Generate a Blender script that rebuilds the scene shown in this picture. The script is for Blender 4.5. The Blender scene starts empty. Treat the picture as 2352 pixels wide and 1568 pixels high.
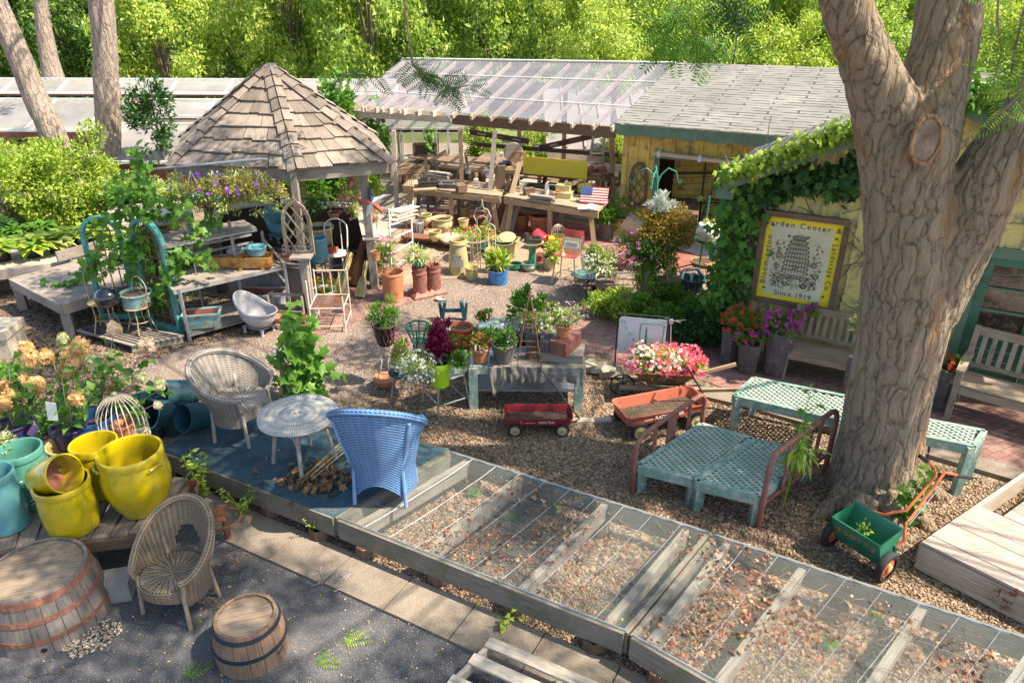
import bpy,math,random
import numpy as np
from math import radians as rad,sin,cos,pi,sqrt,atan2
from mathutils import Vector,Matrix,noise
random.seed(7);np.random.seed(7)
S=bpy.context.scene;COL=S.collection
# ------- camera, sky, sun, exposure
F_PX,CX,CY,PITCH,CAM_H=1681.0,1176.0,784.0,rad(25.8),4.5
cam=bpy.data.cameras.new('camera');camo=bpy.data.objects.new('camera',cam);COL.objects.link(camo)
cam.lens=36*F_PX/2352;cam.sensor_width=36;cam.clip_start=.05;cam.clip_end=600
camo.location=(0,0,CAM_H);camo.rotation_euler=(pi/2-PITCH,0,0);S.camera=camo
SUN_EL,SUN_AZ=rad(54),rad(104)
w=bpy.data.worlds.new('World');S.world=w;w.use_nodes=True
sky=w.node_tree.nodes.new('ShaderNodeTexSky');sky.sky_type='NISHITA';sky.sun_disc=False
sky.sun_elevation=SUN_EL;sky.sun_rotation=SUN_AZ;sky.air_density=1.0;sky.dust_density=1.5
w.node_tree.links.new(sky.outputs[0],w.node_tree.nodes['Background'].inputs[0])
w.node_tree.nodes['Background'].inputs[1].default_value=.14
sl=bpy.data.lights.new('sun','SUN');sl.energy=5.0;sl.angle=rad(.53);sl.color=(1,.88,.71)
so=bpy.data.objects.new('sun',sl);COL.objects.link(so);so.location=(6,-3,12)
tosun=Vector((sin(SUN_AZ)*cos(SUN_EL),cos(SUN_AZ)*cos(SUN_EL),sin(SUN_EL)))
so.rotation_euler=tosun.to_track_quat('Z','Y').to_euler()
S.view_settings.view_transform='Standard';S.view_settings.look='None'
S.view_settings.exposure=1.15;S.view_settings.gamma=1
try:
 S.cycles.transparent_max_bounces=24;S.cycles.max_bounces=8
except Exception:pass
# ------- picture point -> place in the yard
_f=Vector((0,cos(PITCH),-sin(PITCH)));_u=Vector((0,sin(PITCH),cos(PITCH)))
CAMP=Vector((0,0,CAM_H))
def ray(u,v):return Vector(((u-CX)/F_PX,0,0))+_u*(-(v-CY)/F_PX)+_f
def P(u,v,z=0.0):
 d=ray(u,v);t=(z-CAM_H)/d.z
 p=CAMP+d*t;p.z=z;return p
def PY(u,v,Y):
 d=ray(u,v);return CAMP+d*(Y/d.y)
def PV(u,v,A,B):
 d=ray(u,v);n=Vector((-(B[1]-A[1]),B[0]-A[0],0))
 t=n.dot(Vector((A[0],A[1],0))-Vector((0,0,0)))/n.dot(d)
 return CAMP+d*t
def mpp(p):return(Vector(p)-CAMP).dot(_f)/F_PX
# ------- mesh building
def V(*a):return Vector(a)
def RZ(a):return Matrix.Rotation(a,4,'Z')
def RX(a):return Matrix.Rotation(a,4,'X')
def RY(a):return Matrix.Rotation(a,4,'Y')
def T(*a):return Matrix.Translation(a[0]if len(a)==1 else Vector(a))
class MB:
 def __init__(s,M=None):s.v=[];s.f=[];s.uv=[];s.mi=[];s.sm=[];s.M=M;s.m=0
 def add(s,vs,fs,uvs=None,smooth=False):
  b=len(s.v)
  for p in vs:
   p=Vector(p);s.v.append(s.M@p if s.M is not None else p)
  for i,f in enumerate(fs):
   s.f.append([b+k for k in f]);s.uv.append(uvs[i]if uvs else[(0,0)]*len(f));s.mi.append(s.m);s.sm.append(smooth)
  return s
 def box(s,c,d,R=None,bev=0):
  c=Vector(c);x,y,z=[k/2 for k in d];R=R if R is not None else Matrix.Identity(4)
  ax=max(range(3),key=lambda k:d[k]);ou,ov=random.random()*9,random.random()*9
  vs=[Vector((sx*x,sy*y,sz*z))for sx in(-1,1)for sy in(-1,1)for sz in(-1,1)]
  fs=[(0,1,3,2),(4,6,7,5),(0,4,5,1),(2,3,7,6),(0,2,6,4),(1,5,7,3)]
  uvs=[]
  for f in fs:
   r=[]
   for k in f:
    p=vs[k];o=[q for q in range(3)if q!=ax];r.append((p[ax]+ou,p[o[0]]+p[o[1]]+ov))
   uvs.append(r)
  R4=R.to_4x4()
  return s.add([c+(R4@p)for p in vs],fs,uvs)
 def beam(s,p,q,w_,h_,up=(0,0,1),ext=0):
  p,q=Vector(p),Vector(q);d=q-p;L=d.length
  if L<1e-6:return s
  x=d/L;z=Vector(up);y=z.cross(x)
  if y.length<1e-4:y=Vector((0,1,0)).cross(x)
  if y.length<1e-4:y=Vector((1,0,0))
  y.normalize();z=x.cross(y)
  R=Matrix((x,y,z)).transposed()
  return s.box((p+q)/2,(L+ext,w_,h_),R)
 def tube(s,pts,r,n=8,closed=False,caps=True,flat=1.0):
  pts=[Vector(p)for p in pts];N=len(pts)
  if not hasattr(r,'__len__'):r=[r]*N
  t0=(pts[1]-pts[0]).normalized();a=Vector((0,0,1))if abs(t0.z)<.9 else Vector((1,0,0))
  nx=t0.cross(a).normalized();vs=[];acc=0;us=[]
  for i,p in enumerate(pts):
   if closed:t=pts[(i+1)%N]-pts[i-1]
   else:t=pts[min(i+1,N-1)]-pts[max(i-1,0)]
   t.normalize()if t.length>0 else None
   nx=(nx-t*nx.dot(t));
   nx.normalize();ny=t.cross(nx)
   if i:acc+=(pts[i]-pts[i-1]).length
   us.append(acc)
   for k in range(n):
    A=2*pi*k/n;vs.append(p+nx*cos(A)*r[i]+ny*sin(A)*r[i]*flat)
  fs=[];uv=[];ou=random.random()*9
  for i in range(N if closed else N-1):
   j=(i+1)%N
   for k in range(n):
    l=(k+1)%n;fs.append((i*n+k,i*n+l,j*n+l,j*n+k))
    w1,w2=k/n*6.28*r[i],(k+1)/n*6.28*r[i];uj=us[j]if j else acc+.1
    uv.append([(us[i]+ou,w1),(us[i]+ou,w2),(uj+ou,w2),(uj+ou,w1)])
  if caps and not closed:
   fs.append(tuple(range(n-1,-1,-1)));uv.append([(0,0)]*n)
   fs.append(tuple(range((N-1)*n,N*n)));uv.append([(0,0)]*n)
  return s.add(vs,fs,uv,True)
 def lathe(s,prof,n=28,c=(0,0,0),fx=None,sx=1,sy=1):
  c=Vector(c);vs=[];fs=[];uv=[];N=len(prof);acc=[0]
  for i in range(1,N):acc.append(acc[-1]+sqrt((prof[i][0]-prof[i-1][0])**2+(prof[i][1]-prof[i-1][1])**2))
  for i,(r,z)in enumerate(prof):
   for k in range(n):
    A=2*pi*k/n;rr=r*(fx(A,z)if fx else 1)
    vs.append(c+Vector((rr*cos(A)*sx,rr*sin(A)*sy,z)))
  R=max(p[0]for p in prof)
  for i in range(N-1):
   for k in range(n):
    l=(k+1)%n;fs.append((i*n+k,i*n+l,(i+1)*n+l,(i+1)*n+k))
    a,b=6.28*k/n*R,6.28*(k+1)/n*R
    uv.append([(acc[i],a),(acc[i],b),(acc[i+1],b),(acc[i+1],a)])
  return s.add(vs,fs,uv,True)
 def surf(s,fn,nu,nv,wrap=False,th=0,uvs=(1,1)):
  vs=[];fs=[];uv=[]
  g=[[Vector(fn(i/nu,j/nv))for j in range(nv+1)]for i in range(nu+1)]
  def nm(i,j):
   a=g[min(i+1,nu)][j]-g[max(i-1,0)][j];b=g[i][min(j+1,nv)]-g[i][max(j-1,0)]
   n_=a.cross(b);return n_.normalized()if n_.length>1e-9 else Vector((0,0,1))
  for i in range(nu+1):
   for j in range(nv+1):vs.append(g[i][j])
  if th:
   for i in range(nu+1):
    for j in range(nv+1):vs.append(g[i][j]-nm(i,j)*th)
  o=(nu+1)*(nv+1)
  for i in range(nu):
   for j in range(nv):
    a,b,c,d=i*(nv+1)+j,(i+1)*(nv+1)+j,(i+1)*(nv+1)+j+1,i*(nv+1)+j+1
    q=[(i/nu*uvs[0],j/nv*uvs[1]),((i+1)/nu*uvs[0],j/nv*uvs[1]),((i+1)/nu*uvs[0],(j+1)/nv*uvs[1]),(i/nu*uvs[0],(j+1)/nv*uvs[1])]
    fs.append((a,b,c,d));uv.append(q)
    if th:fs.append((o+a,o+d,o+c,o+b));uv.append([q[0],q[3],q[2],q[1]])
  if th:
   def edge(idx):
    for a,b in zip(idx,idx[1:]):fs.append((b,a,o+a,o+b));uv.append([(0,0)]*4)
   edge([i*(nv+1)for i in range(nu+1)]);edge([(i*(nv+1)+nv)for i in range(nu,-1,-1)])
   edge([j for j in range(nv,-1,-1)]);edge([nu*(nv+1)+j for j in range(nv+1)])
  return s.add(vs,fs,uv,True)
 def prism(s,poly,z0,z1):
  n=len(poly);a=sum(poly[i][0]*poly[(i+1)%n][1]-poly[(i+1)%n][0]*poly[i][1]for i in range(n))
  if a<0:poly=poly[::-1]
  vs=[(p[0],p[1],z0)for p in poly]+[(p[0],p[1],z1)for p in poly]
  fs=[tuple(range(n-1,-1,-1)),tuple(range(n,2*n))]
  uv=[[(poly[k][0],poly[k][1])for k in fs[0]],[(poly[k-n][0],poly[k-n][1])for k in fs[1]]]
  for i in range(n):
   j=(i+1)%n;fs.append((i,j,n+j,n+i));L=(Vector(poly[i][:2])-Vector(poly[j][:2])).length
   uv.append([(0,z0),(L,z0),(L,z1),(0,z1)])
  return s.add(vs,fs,uv)
 def build(s,name,mat,parent=None,origin=None):
  me=bpy.data.meshes.new(name)
  o0=Vector(origin)if origin is not None else Vector((0,0,0))
  me.from_pydata([tuple(p-o0)for p in s.v],[],s.f)
  ul=me.uv_layers.new(name='UVMap');fl=[]
  for u in s.uv:
   for a in u:fl+=[a[0],a[1]]
  ul.data.foreach_set('uv',fl)
  mats=mat if isinstance(mat,(list,tuple))else[mat]
  for m_ in mats:me.materials.append(m_)
  me.polygons.foreach_set('material_index',s.mi);me.polygons.foreach_set('use_smooth',s.sm)
  try:me.set_sharp_from_angle(angle=rad(42))
  except Exception:pass
  me.update()
  o=bpy.data.objects.new(name,me);COL.objects.link(o)
  if parent is not None:o.parent=parent
  if origin is not None and parent is None:o.location=o0
  return o
def tag(o,label=None,cat=None,group=None,kind=None):
 if label:o['label']=label
 if cat:o['category']=cat
 if group:o['group']=group
 if kind:o['kind']=kind
 return o
def thing(name,label,cat,loc=(0,0,0),rz=0,group=None):
 o=bpy.data.objects.new(name,None);COL.objects.link(o);o.empty_display_size=.1
 o.location=loc;o.rotation_euler=(0,0,rz);return tag(o,label,cat,group)
def wpart(mb,name,mat,root):
 return mb.build(name,mat,root,origin=root.location)
def struct(mb,name,mat):return tag(mb.build(name,mat),kind='structure')
def dup(o,loc=None,rz=None,label=None,parent=None):
 c=o.copy();COL.objects.link(c);c.parent=parent
 if loc is not None:c.location=loc
 if rz is not None:c.rotation_euler=(c.rotation_euler[0],c.rotation_euler[1],rz)
 if label:c['label']=label
 for ch in[k for k in COL.objects if k.parent==o]:dup(ch,parent=c)
 return c
 # ------- scattered pieces (leaves, chips, petals)
def tpl_leaf(wd=.45,fold=.12,droop=.1):
 return(np.array([(0,0,0),(.4,wd/2,fold),(.45,0,0),(.4,-wd/2,fold),(1,0,-droop)]),[(0,2,1),(0,3,2),(1,2,4),(2,3,4)])
def tpl_rh(wd=.5):
 return(np.array([(0,0,0),(.5,wd/2,.06),(1,0,0),(.5,-wd/2,.06)]),[(0,1,2,3)][:1]and[(0,2,1),(0,3,2)])
def tpl_lobed():
 out=[]
 for a,r in((-168,.34),(-125,.46),(-95,.3),(-62,.56),(-33,.34),(0,.66),(33,.34),(62,.56),(95,.3),(125,.46),(168,.34)):
  out.append((cos(rad(a))*r+.36,sin(rad(a))*r,-.1*abs(sin(rad(a)))*r*2))
 v=[(.3,0,.05)]+out;n=len(out)
 return(np.array(v),[(0,i+1,(i+1)%n+1)for i in range(n)])
def tpl_flower(k=5,cup=.25):
 v=[(0,0,0)];f=[]
 for i in range(k):
  a=2*pi*i/k;b=.42*pi/k*1.6
  for d,r in((-b,.38),(-b*.7,.52),(b*.7,.52),(b,.38)):
   v.append((cos(a+d)*r,sin(a+d)*r,cup*r))
  j=1+i*4;f.append((0,j,j+1,j+2,j+3))
 return(np.array(v),f)
def tpl_frond(n=9,wd=.12):
 v=[];f=[]
 for i in range(n):
  x=.12+.86*i/n;L=.24*(1-.5*abs(i/n-.4))
  for sd in(-1,1):
   b=len(v);tx,ty=x+L*.35,sd*L
   v+=[(x,0,0),(x+L*.3-.035,sd*L*.55,.01),(tx,ty,-.03),(x+L*.1+.055,sd*L*.5,.01)]
   f.append((b,b+1,b+2,b+3)if sd<0 else(b,b+3,b+2,b+1))
 b=len(v);v+=[(0,-.006,0),(0,.006,0),(1,0,-.02)];f.append((b,b+2,b+1))
 return(np.array(v),f)
def tpl_chip(a=.5,t=.15):
 v=[(sx*.5,sy*.5*a,sz*.5*t)for sx in(-1,1)for sy in(-1,1)for sz in(-1,1)]
 return(np.array(v),[(0,1,3,2),(4,6,7,5),(0,4,5,1),(2,3,7,6),(0,2,6,4),(1,5,7,3)])
def tpl_stone():
 g=(1+5**.5)/2;v=np.array([(-1,g,0),(1,g,0),(-1,-g,0),(1,-g,0),(0,-1,g),(0,1,g),(0,-1,-g),(0,1,-g),(g,0,-1),(g,0,1),(-g,0,-1),(-g,0,1)])/1.9*.5
 v=v*np.array([1.2,.85,.6])
 f=[(0,11,5),(0,5,1),(0,1,7),(0,7,10),(0,10,11),(1,5,9),(5,11,4),(11,10,2),(10,7,6),(7,1,8),(3,9,4),(3,4,2),(3,2,6),(3,6,8),(3,8,9),(4,9,5),(2,4,11),(6,2,10),(8,6,7),(9,8,1)]
 return(v,f)
LEAF,RH,LOBE,FLOW,FROND,CHIP,STONE=tpl_leaf(),tpl_rh(),tpl_lobed(),tpl_flower(),tpl_frond(),tpl_chip(),tpl_stone()
LONG=tpl_leaf(.22,.04,.3)
BROAD=tpl_leaf(.7,.1,.25)
def scatter(name,pos,dx,nz,size,tpl,mat,parent=None,smooth=False,origin=None,mi=None):
 pos=np.asarray(pos,float);N=len(pos)
 if origin is not None:pos=pos-np.array(origin)
 dx=np.asarray(dx,float);nz=np.asarray(nz,float)
 dx=dx/np.maximum(np.linalg.norm(dx,axis=1,keepdims=True),1e-6)
 dy=np.cross(nz,dx);l=np.linalg.norm(dy,axis=1,keepdims=True)
 bad=l[:,0]<1e-4;dy[bad]=np.cross(dx[bad],(0.3,.5,.81));dy/=np.maximum(np.linalg.norm(dy,axis=1,keepdims=True),1e-6)
 nz=np.cross(dx,dy)
 size=np.broadcast_to(np.asarray(size,float),(N,))
 tv,tf=tpl;K=len(tv)
 v=pos[:,None,:]+size[:,None,None]*(tv[None,:,0,None]*dx[:,None,:]+tv[None,:,1,None]*dy[:,None,:]+tv[None,:,2,None]*nz[:,None,:])
 v=v.reshape(-1,3)
 ls=np.array([len(f)for f in tf]);flat=np.concatenate([np.array(f)for f in tf])
 lv=(flat[None,:]+(np.arange(N)*K)[:,None]).ravel();tot=np.tile(ls,N);st=np.concatenate(([0],np.cumsum(tot)[:-1]))
 me=bpy.data.meshes.new(name);me.vertices.add(len(v));me.vertices.foreach_set('co',v.ravel())
 me.loops.add(len(lv));me.loops.foreach_set('vertex_index',lv.astype(np.int32))
 me.polygons.add(len(tot));me.polygons.foreach_set('loop_start',st.astype(np.int32));me.polygons.foreach_set('loop_total',tot.astype(np.int32))
 mats=mat if isinstance(mat,(list,tuple))else[mat]
 for m_ in mats:me.materials.append(m_)
 if mi is not None:me.polygons.foreach_set('material_index',np.repeat(np.asarray(mi),len(tf)).astype(np.int32))
 me.update(calc_edges=True);me.validate()
 if smooth:me.polygons.foreach_set('use_smooth',[True]*len(me.polygons))
 o=bpy.data.objects.new(name,me);COL.objects.link(o)
 if parent is not None:o.parent=parent
 elif origin is not None:o.location=origin
 return o
def rdir(n,zb=0.0,zs=1.0):
 d=np.random.normal(size=(n,3));d[:,2]=d[:,2]*zs+zb
 return d/np.linalg.norm(d,axis=1,keepdims=True)
def nz3(p,s,seed=0):return noise.noise(Vector((p[0]*s+seed,p[1]*s,p[2]*s)))
def blob(n,c,r,shell=.6,lump=.35,seed=0,clump=0,cr=.25):
 """n points through an uneven ellipsoid, gathered in clumps"""
 c=np.array(c,float);r=np.array(r if hasattr(r,'__len__')else(r,r,r),float)
 def base(m):
  d=rdir(m);k=np.array([1+lump*noise.noise(Vector(x*1.7)+Vector((seed,0,0)))for x in d])
  q=(shell+(1-shell)*np.random.rand(m))**1.0*k
  return d*q[:,None],d
 if clump:
  cp,cd=base(clump);idx=np.random.randint(0,clump,n);off=rdir(n)*(np.random.rand(n)**.4)[:,None]*cr
  return c+(cp[idx]+off)*r,off+.5*cd[idx]
 p,d=base(n);return c+p*r,d
 # ------- materials
def _nt(name):
 m=bpy.data.materials.new(name);m.use_nodes=True;nt=m.node_tree;return m,nt,nt.nodes,nt.links,nt.nodes['Principled BSDF']
def C3(c):return(c[0],c[1],c[2],1)
def ramp(N,L,fac,stops,interp='LINEAR'):
 r=N.new('ShaderNodeValToRGB');r.color_ramp.interpolation=interp;e=r.color_ramp.elements
 while len(e)<len(stops):e.new(.5)
 for k,(p,c)in enumerate(stops):e[k].position=p;e[k].color=C3(c)if hasattr(c,'__len__')else(c,c,c,1)
 L.new(fac,r.inputs[0]);return r.outputs[0]
def nse(N,L,vec,scale,detail=4,rough=.6,stretch=None):
 if stretch:
  mp=N.new('ShaderNodeMapping');mp.inputs['Scale'].default_value=stretch;L.new(vec,mp.inputs[0]);vec=mp.outputs[0]
 n=N.new('ShaderNodeTexNoise');n.inputs['Scale'].default_value=scale;n.inputs['Detail'].default_value=detail;n.inputs['Roughness'].default_value=rough
 L.new(vec,n.inputs['Vector']);return n.outputs[0]
def mixc(N,L,f,a,b,mode='MIX'):
 m=N.new('ShaderNodeMix');m.data_type='RGBA';m.blend_type=mode
 for s,x in((0,f),(6,a),(7,b)):
  if hasattr(x,'links')or isinstance(x,bpy.types.NodeSocket):L.new(x,m.inputs[s])
  elif s==0:m.inputs[0].default_value=x
  else:m.inputs[s].default_value=C3(x)
 return m.outputs[2]
def mth(N,L,op,a,b=0.0):
 m=N.new('ShaderNodeMath');m.operation=op
 for s,x in((0,a),(1,b)):
  if isinstance(x,bpy.types.NodeSocket):L.new(x,m.inputs[s])
  else:m.inputs[s].default_value=x
 return m.outputs[0]
def bump(N,L,bs,h,strength=.4,dist=.01):
 b=N.new('ShaderNodeBump');b.inputs['Strength'].default_value=strength;b.inputs['Distance'].default_value=dist
 L.new(h,b.inputs['Height']);L.new(b.outputs[0],bs.inputs['Normal'])
def sc(c,k):return tuple(min(1,x*k)for x in c)
def paint(name,c,rough=.5,var=.25,scale=6,dirt=None,dirt_amt=.0,metal=0,bmp=.15,bscale=60,isl=.15,coat=0):
 """painted, glazed, fired or metal surface: tone drifts, grime or rust patches with their own shape"""
 m,nt,N,L,b=_nt(name);tc=N.new('ShaderNodeTexCoord').outputs['Object']
 n1=nse(N,L,tc,scale,5);col=ramp(N,L,n1,[(.3,sc(c,1-var)),(.7,sc(c,1+var*.6))])
 g=N.new('ShaderNodeNewGeometry').outputs['Random Per Island']
 col=mixc(N,L,isl,col,ramp(N,L,g,[(0,sc(c,.55)),(1,sc(c,1.35))]))
 n2=nse(N,L,tc,scale*2.3,8,.7)
 if dirt:
  k=.5-.28*(dirt_amt-.5)
  msk=ramp(N,L,n2,[(max(0,k-.03),0),(min(1,k+.07),1)])
  col=mixc(N,L,msk,col,dirt)
 L.new(col,b.inputs['Base Color']);b.inputs['Roughness'].default_value=rough;b.inputs['Metallic'].default_value=metal
 try:b.inputs['Coat Weight'].default_value=coat;b.inputs['Coat Roughness'].default_value=.12
 except Exception:pass
 if bmp:bump(N,L,b,nse(N,L,tc,bscale,4),bmp,.004)
 return m
def wood(name,c,dark=None,rough=.8,grain=1.0,var=.5,moss=None,bmp=.5):
 """weathered timber; the grain runs along each board, every board its own tone"""
 m,nt,N,L,b=_nt(name);uv=N.new('ShaderNodeUVMap').outputs[0];dark=dark or sc(c,.4)
 n1=nse(N,L,uv,5*grain,6,.65,(1,14,1));n2=nse(N,L,uv,2.2,4)
 f=mixc(N,L,.35,n1,n2)
 col=ramp(N,L,f,[(.32,dark),(.5,c),(.68,sc(c,1.35))])
 g=N.new('ShaderNodeNewGeometry').outputs['Random Per Island']
 col=mixc(N,L,1.0,col,ramp(N,L,g,[(0,1-var*.6),(1,1.0)]),'MULTIPLY')
 if moss:
  tc=N.new('ShaderNodeTexCoord').outputs['Object']
  col=mixc(N,L,ramp(N,L,nse(N,L,tc,3,8,.7),[(.5,0),(.62,.9)]),col,moss)
 L.new(col,b.inputs['Base Color']);b.inputs['Roughness'].default_value=rough
 bump(N,L,b,n1,bmp,.006);return m
def leafm(name,a,c2,trans=.45,rough=.45,third=None):
 m,nt,N,L,b=_nt(name);g=N.new('ShaderNodeNewGeometry').outputs['Random Per Island']
 st=[(0,a),(.7,c2)]if not third else[(0,a),(.55,c2),(.95,third)]
 col=ramp(N,L,g,st);L.new(col,b.inputs['Base Color']);b.inputs['Roughness'].default_value=rough
 try:b.inputs['Specular IOR Level'].default_value=.35
 except Exception:pass
 t=N.new('ShaderNodeBsdfTranslucent');L.new(mixc(N,L,1.0,col,(1.25,1.25,.6),'MULTIPLY'),t.inputs[0])
 mx=N.new('ShaderNodeMixShader');mx.inputs[0].default_value=trans;L.new(b.outputs[0],mx.inputs[1]);L.new(t.outputs[0],mx.inputs[2])
 L.new(mx.outputs[0],N['Material Output'].inputs[0]);return m
def speck(name,stops,scale=60,big=1.5,bigamt=.4,bmp=.6,rough=.9,tint=(1,1,1)):
 """loose ground: grains of several tones with broad drifts"""
 m,nt,N,L,b=_nt(name);tc=N.new('ShaderNodeTexCoord').outputs['Object']
 vo=N.new('ShaderNodeTexVoronoi');vo.inputs['Scale'].default_value=scale;L.new(tc,vo.inputs['Vector'])
 bw=N.new('ShaderNodeSeparateColor');L.new(vo.outputs['Color'],bw.inputs[0])
 col=ramp(N,L,bw.outputs[0],stops)
 n1=nse(N,L,tc,big,6,.65);col=mixc(N,L,bigamt,col,ramp(N,L,n1,[(.3,sc(stops[0][1],.8)),(.7,stops[-1][1])]))
 L.new(col,b.inputs['Base Color']);b.inputs['Roughness'].default_value=rough
 h=mth(N,L,'ADD',vo.outputs['Distance'],nse(N,L,tc,scale*.3,4));bump(N,L,b,h,bmp,.02);return m
def bricks(name,c1,c2,mortar,sx=8,rot=0,mw=.02,bmp=.5):
 m,nt,N,L,b=_nt(name);tc=N.new('ShaderNodeTexCoord').outputs['Object']
 mp=N.new('ShaderNodeMapping');mp.inputs['Rotation'].default_value=(0,0,rot);L.new(tc,mp.inputs[0])
 br=N.new('ShaderNodeTexBrick');br.inputs['Scale'].default_value=sx;L.new(mp.outputs[0],br.inputs[0])
 br.inputs['Color1'].default_value=C3(c1);br.inputs['Color2'].default_value=C3(c2);br.inputs['Mortar'].default_value=C3(mortar)
 br.inputs['Mortar Size'].default_value=mw;br.inputs['Brick Width'].default_value=1.6*.5*1.0;br.inputs['Row Height'].default_value=.4
 n=nse(N,L,tc,14,6);col=mixc(N,L,.6,br.outputs[0],ramp(N,L,n,[(.3,.45),(.7,1.3)]),'MULTIPLY')
 col=mixc(N,L,ramp(N,L,nse(N,L,tc,2.2,6,.7),[(.52,0),(.66,.5)]),col,(.26,.22,.17))
 L.new(col,b.inputs['Base Color']);b.inputs['Roughness'].default_value=.85
 bump(N,L,b,mth(N,L,'SUBTRACT',n,br.outputs['Fac']),bmp,.01);return m
def shingle(name,c,sx=5,uvs=True):
 m,nt,N,L,b=_nt(name);uv=N.new('ShaderNodeUVMap').outputs[0]
 br=N.new('ShaderNodeTexBrick');br.inputs['Scale'].default_value=sx;L.new(uv,br.inputs[0])
 br.inputs['Color1'].default_value=C3(sc(c,1.06));br.inputs['Color2'].default_value=C3(sc(c,.92));br.inputs['Mortar'].default_value=C3(sc(c,.8))
 br.inputs['Mortar Size'].default_value=.10;br.inputs['Mortar Smooth'].default_value=.2;br.inputs['Brick Width'].default_value=5;br.inputs['Row Height'].default_value=.62
 dsh=mth(N,L,'MULTIPLY',br.outputs['Fac'],ramp(N,L,nse(N,L,uv,3.2,2,.5,(1,2.6,1)),[(.47,0),(.50,1)]))
 n=nse(N,L,uv,120,3);n2=nse(N,L,uv,.8,5)
 col=mixc(N,L,.8,br.outputs[0],ramp(N,L,n,[(.3,.7),(.7,1.2)]),'MULTIPLY')
 col=mixc(N,L,.7,col,ramp(N,L,n2,[(.35,.7),(.65,1.15)]),'MULTIPLY')
 col=mixc(N,L,dsh,col,sc(c,.22))
 L.new(col,b.inputs['Base Color']);b.inputs['Roughness'].default_value=.95
 bump(N,L,b,mth(N,L,'SUBTRACT',n,br.outputs['Fac']),.5,.01);return m
def sheer(name,c,amt,scale=None,rough=.3,trl=.4,wires=None):
 """see-through sheet: plastic panel, glass or netting (share of light let through = amt)"""
 m,nt,N,L,b=_nt(name);uv=N.new('ShaderNodeUVMap').outputs[0]
 tc=N.new('ShaderNodeTexCoord').outputs['Object']
 col=ramp(N,L,nse(N,L,tc,1.3,6,.65),[(.3,sc(c,.75)),(.7,sc(c,1.1))]);L.new(col,b.inputs['Base Color']);b.inputs['Roughness'].default_value=rough
 tr=N.new('ShaderNodeBsdfTransparent');tl=N.new('ShaderNodeBsdfTranslucent');L.new(col,tl.inputs[0])
 m1=N.new('ShaderNodeMixShader');m1.inputs[0].default_value=trl;L.new(b.outputs[0],m1.inputs[1]);L.new(tl.outputs[0],m1.inputs[2])
 m2=N.new('ShaderNodeMixShader');L.new(m1.outputs[0],m2.inputs[1]);L.new(tr.outputs[0],m2.inputs[2]);m2.inputs[0].default_value=amt
 if wires:
  sp=N.new('ShaderNodeSeparateXYZ');L.new(uv,sp.inputs[0]);o=None
  for ax in(0,1):
   f=mth(N,L,'FRACT',mth(N,L,'MULTIPLY',sp.outputs[ax],wires));g=mth(N,L,'LESS_THAN',f,1-sqrt(amt))
   o=g if o is None else mth(N,L,'MAXIMUM',o,g)
  L.new(mth(N,L,'SUBTRACT',1.0,o),m2.inputs[0])
 L.new(m2.outputs[0],N['Material Output'].inputs[0]);return m
def weave(name,c,dark,gap=0.0,su=120,sv=70,var=.3):
 m,nt,N,L,b=_nt(name);uv=N.new('ShaderNodeUVMap').outputs[0];sp=N.new('ShaderNodeSeparateXYZ');L.new(uv,sp.inputs[0])
 a=mth(N,L,'SINE',mth(N,L,'MULTIPLY',sp.outputs[0],su*2*pi/2));q=mth(N,L,'SINE',mth(N,L,'MULTIPLY',sp.outputs[1],sv*2*pi))
 h=mth(N,L,'MULTIPLY',a,q);h2=mth(N,L,'ADD',mth(N,L,'MULTIPLY',q,.55),mth(N,L,'MULTIPLY',h,.45))
 f=mth(N,L,'ADD',mth(N,L,'MULTIPLY',h2,.5),.5)
 tc=N.new('ShaderNodeTexCoord').outputs['Object'];n=nse(N,L,tc,7,6,.7)
 col=ramp(N,L,f,[(.1,dark),(.6,c),(1,sc(c,1.25))]);col=mixc(N,L,1.0,col,ramp(N,L,n,[(.3,1-var),(.7,1.0)]),'MULTIPLY')
 L.new(col,b.inputs['Base Color']);b.inputs['Roughness'].default_value=.6;bump(N,L,b,f,.8,.01);return m
def bark(name,c,dark,orange=None,sx=9):
 m,nt,N,L,b=_nt(name);tc=N.new('ShaderNodeTexCoord').outputs['Object']
 mp=N.new('ShaderNodeMapping');mp.inputs['Scale'].default_value=(1,1,.16);L.new(tc,mp.inputs[0])
 wn=N.new('ShaderNodeTexNoise');wn.inputs['Scale'].default_value=5;L.new(tc,wn.inputs[0])
 ad=N.new('ShaderNodeVectorMath');ad.operation='MULTIPLY_ADD';L.new(wn.outputs['Color'],ad.inputs[0]);ad.inputs[1].default_value=(.12,.12,.12);L.new(mp.outputs[0],ad.inputs[2])
 vo=N.new('ShaderNodeTexVoronoi');vo.feature='DISTANCE_TO_EDGE';vo.inputs['Scale'].default_value=sx;L.new(ad.outputs[0],vo.inputs[0])
 vo2=N.new('ShaderNodeTexVoronoi');vo2.feature='DISTANCE_TO_EDGE';vo2.inputs['Scale'].default_value=sx*2.6;L.new(ad.outputs[0],vo2.inputs[0])
 h=mth(N,L,'ADD',mth(N,L,'MINIMUM',vo.outputs[0],.2),mth(N,L,'MULTIPLY',mth(N,L,'MINIMUM',vo2.outputs[0],.12),.6))
 h=mth(N,L,'ADD',h,mth(N,L,'MULTIPLY',nse(N,L,mp.outputs[0],sx*6,6,.7),.12))
 col=ramp(N,L,h,[(.05,dark),(.16,c),(.3,sc(c,1.3))])
 if orange:col=mixc(N,L,ramp(N,L,nse(N,L,mp.outputs[0],4.5,5,.6),[(.56,0),(.66,.75)]),col,orange)
 L.new(col,b.inputs['Base Color']);b.inputs['Roughness'].default_value=.9;bump(N,L,b,h,1.0,.06);return m
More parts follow.
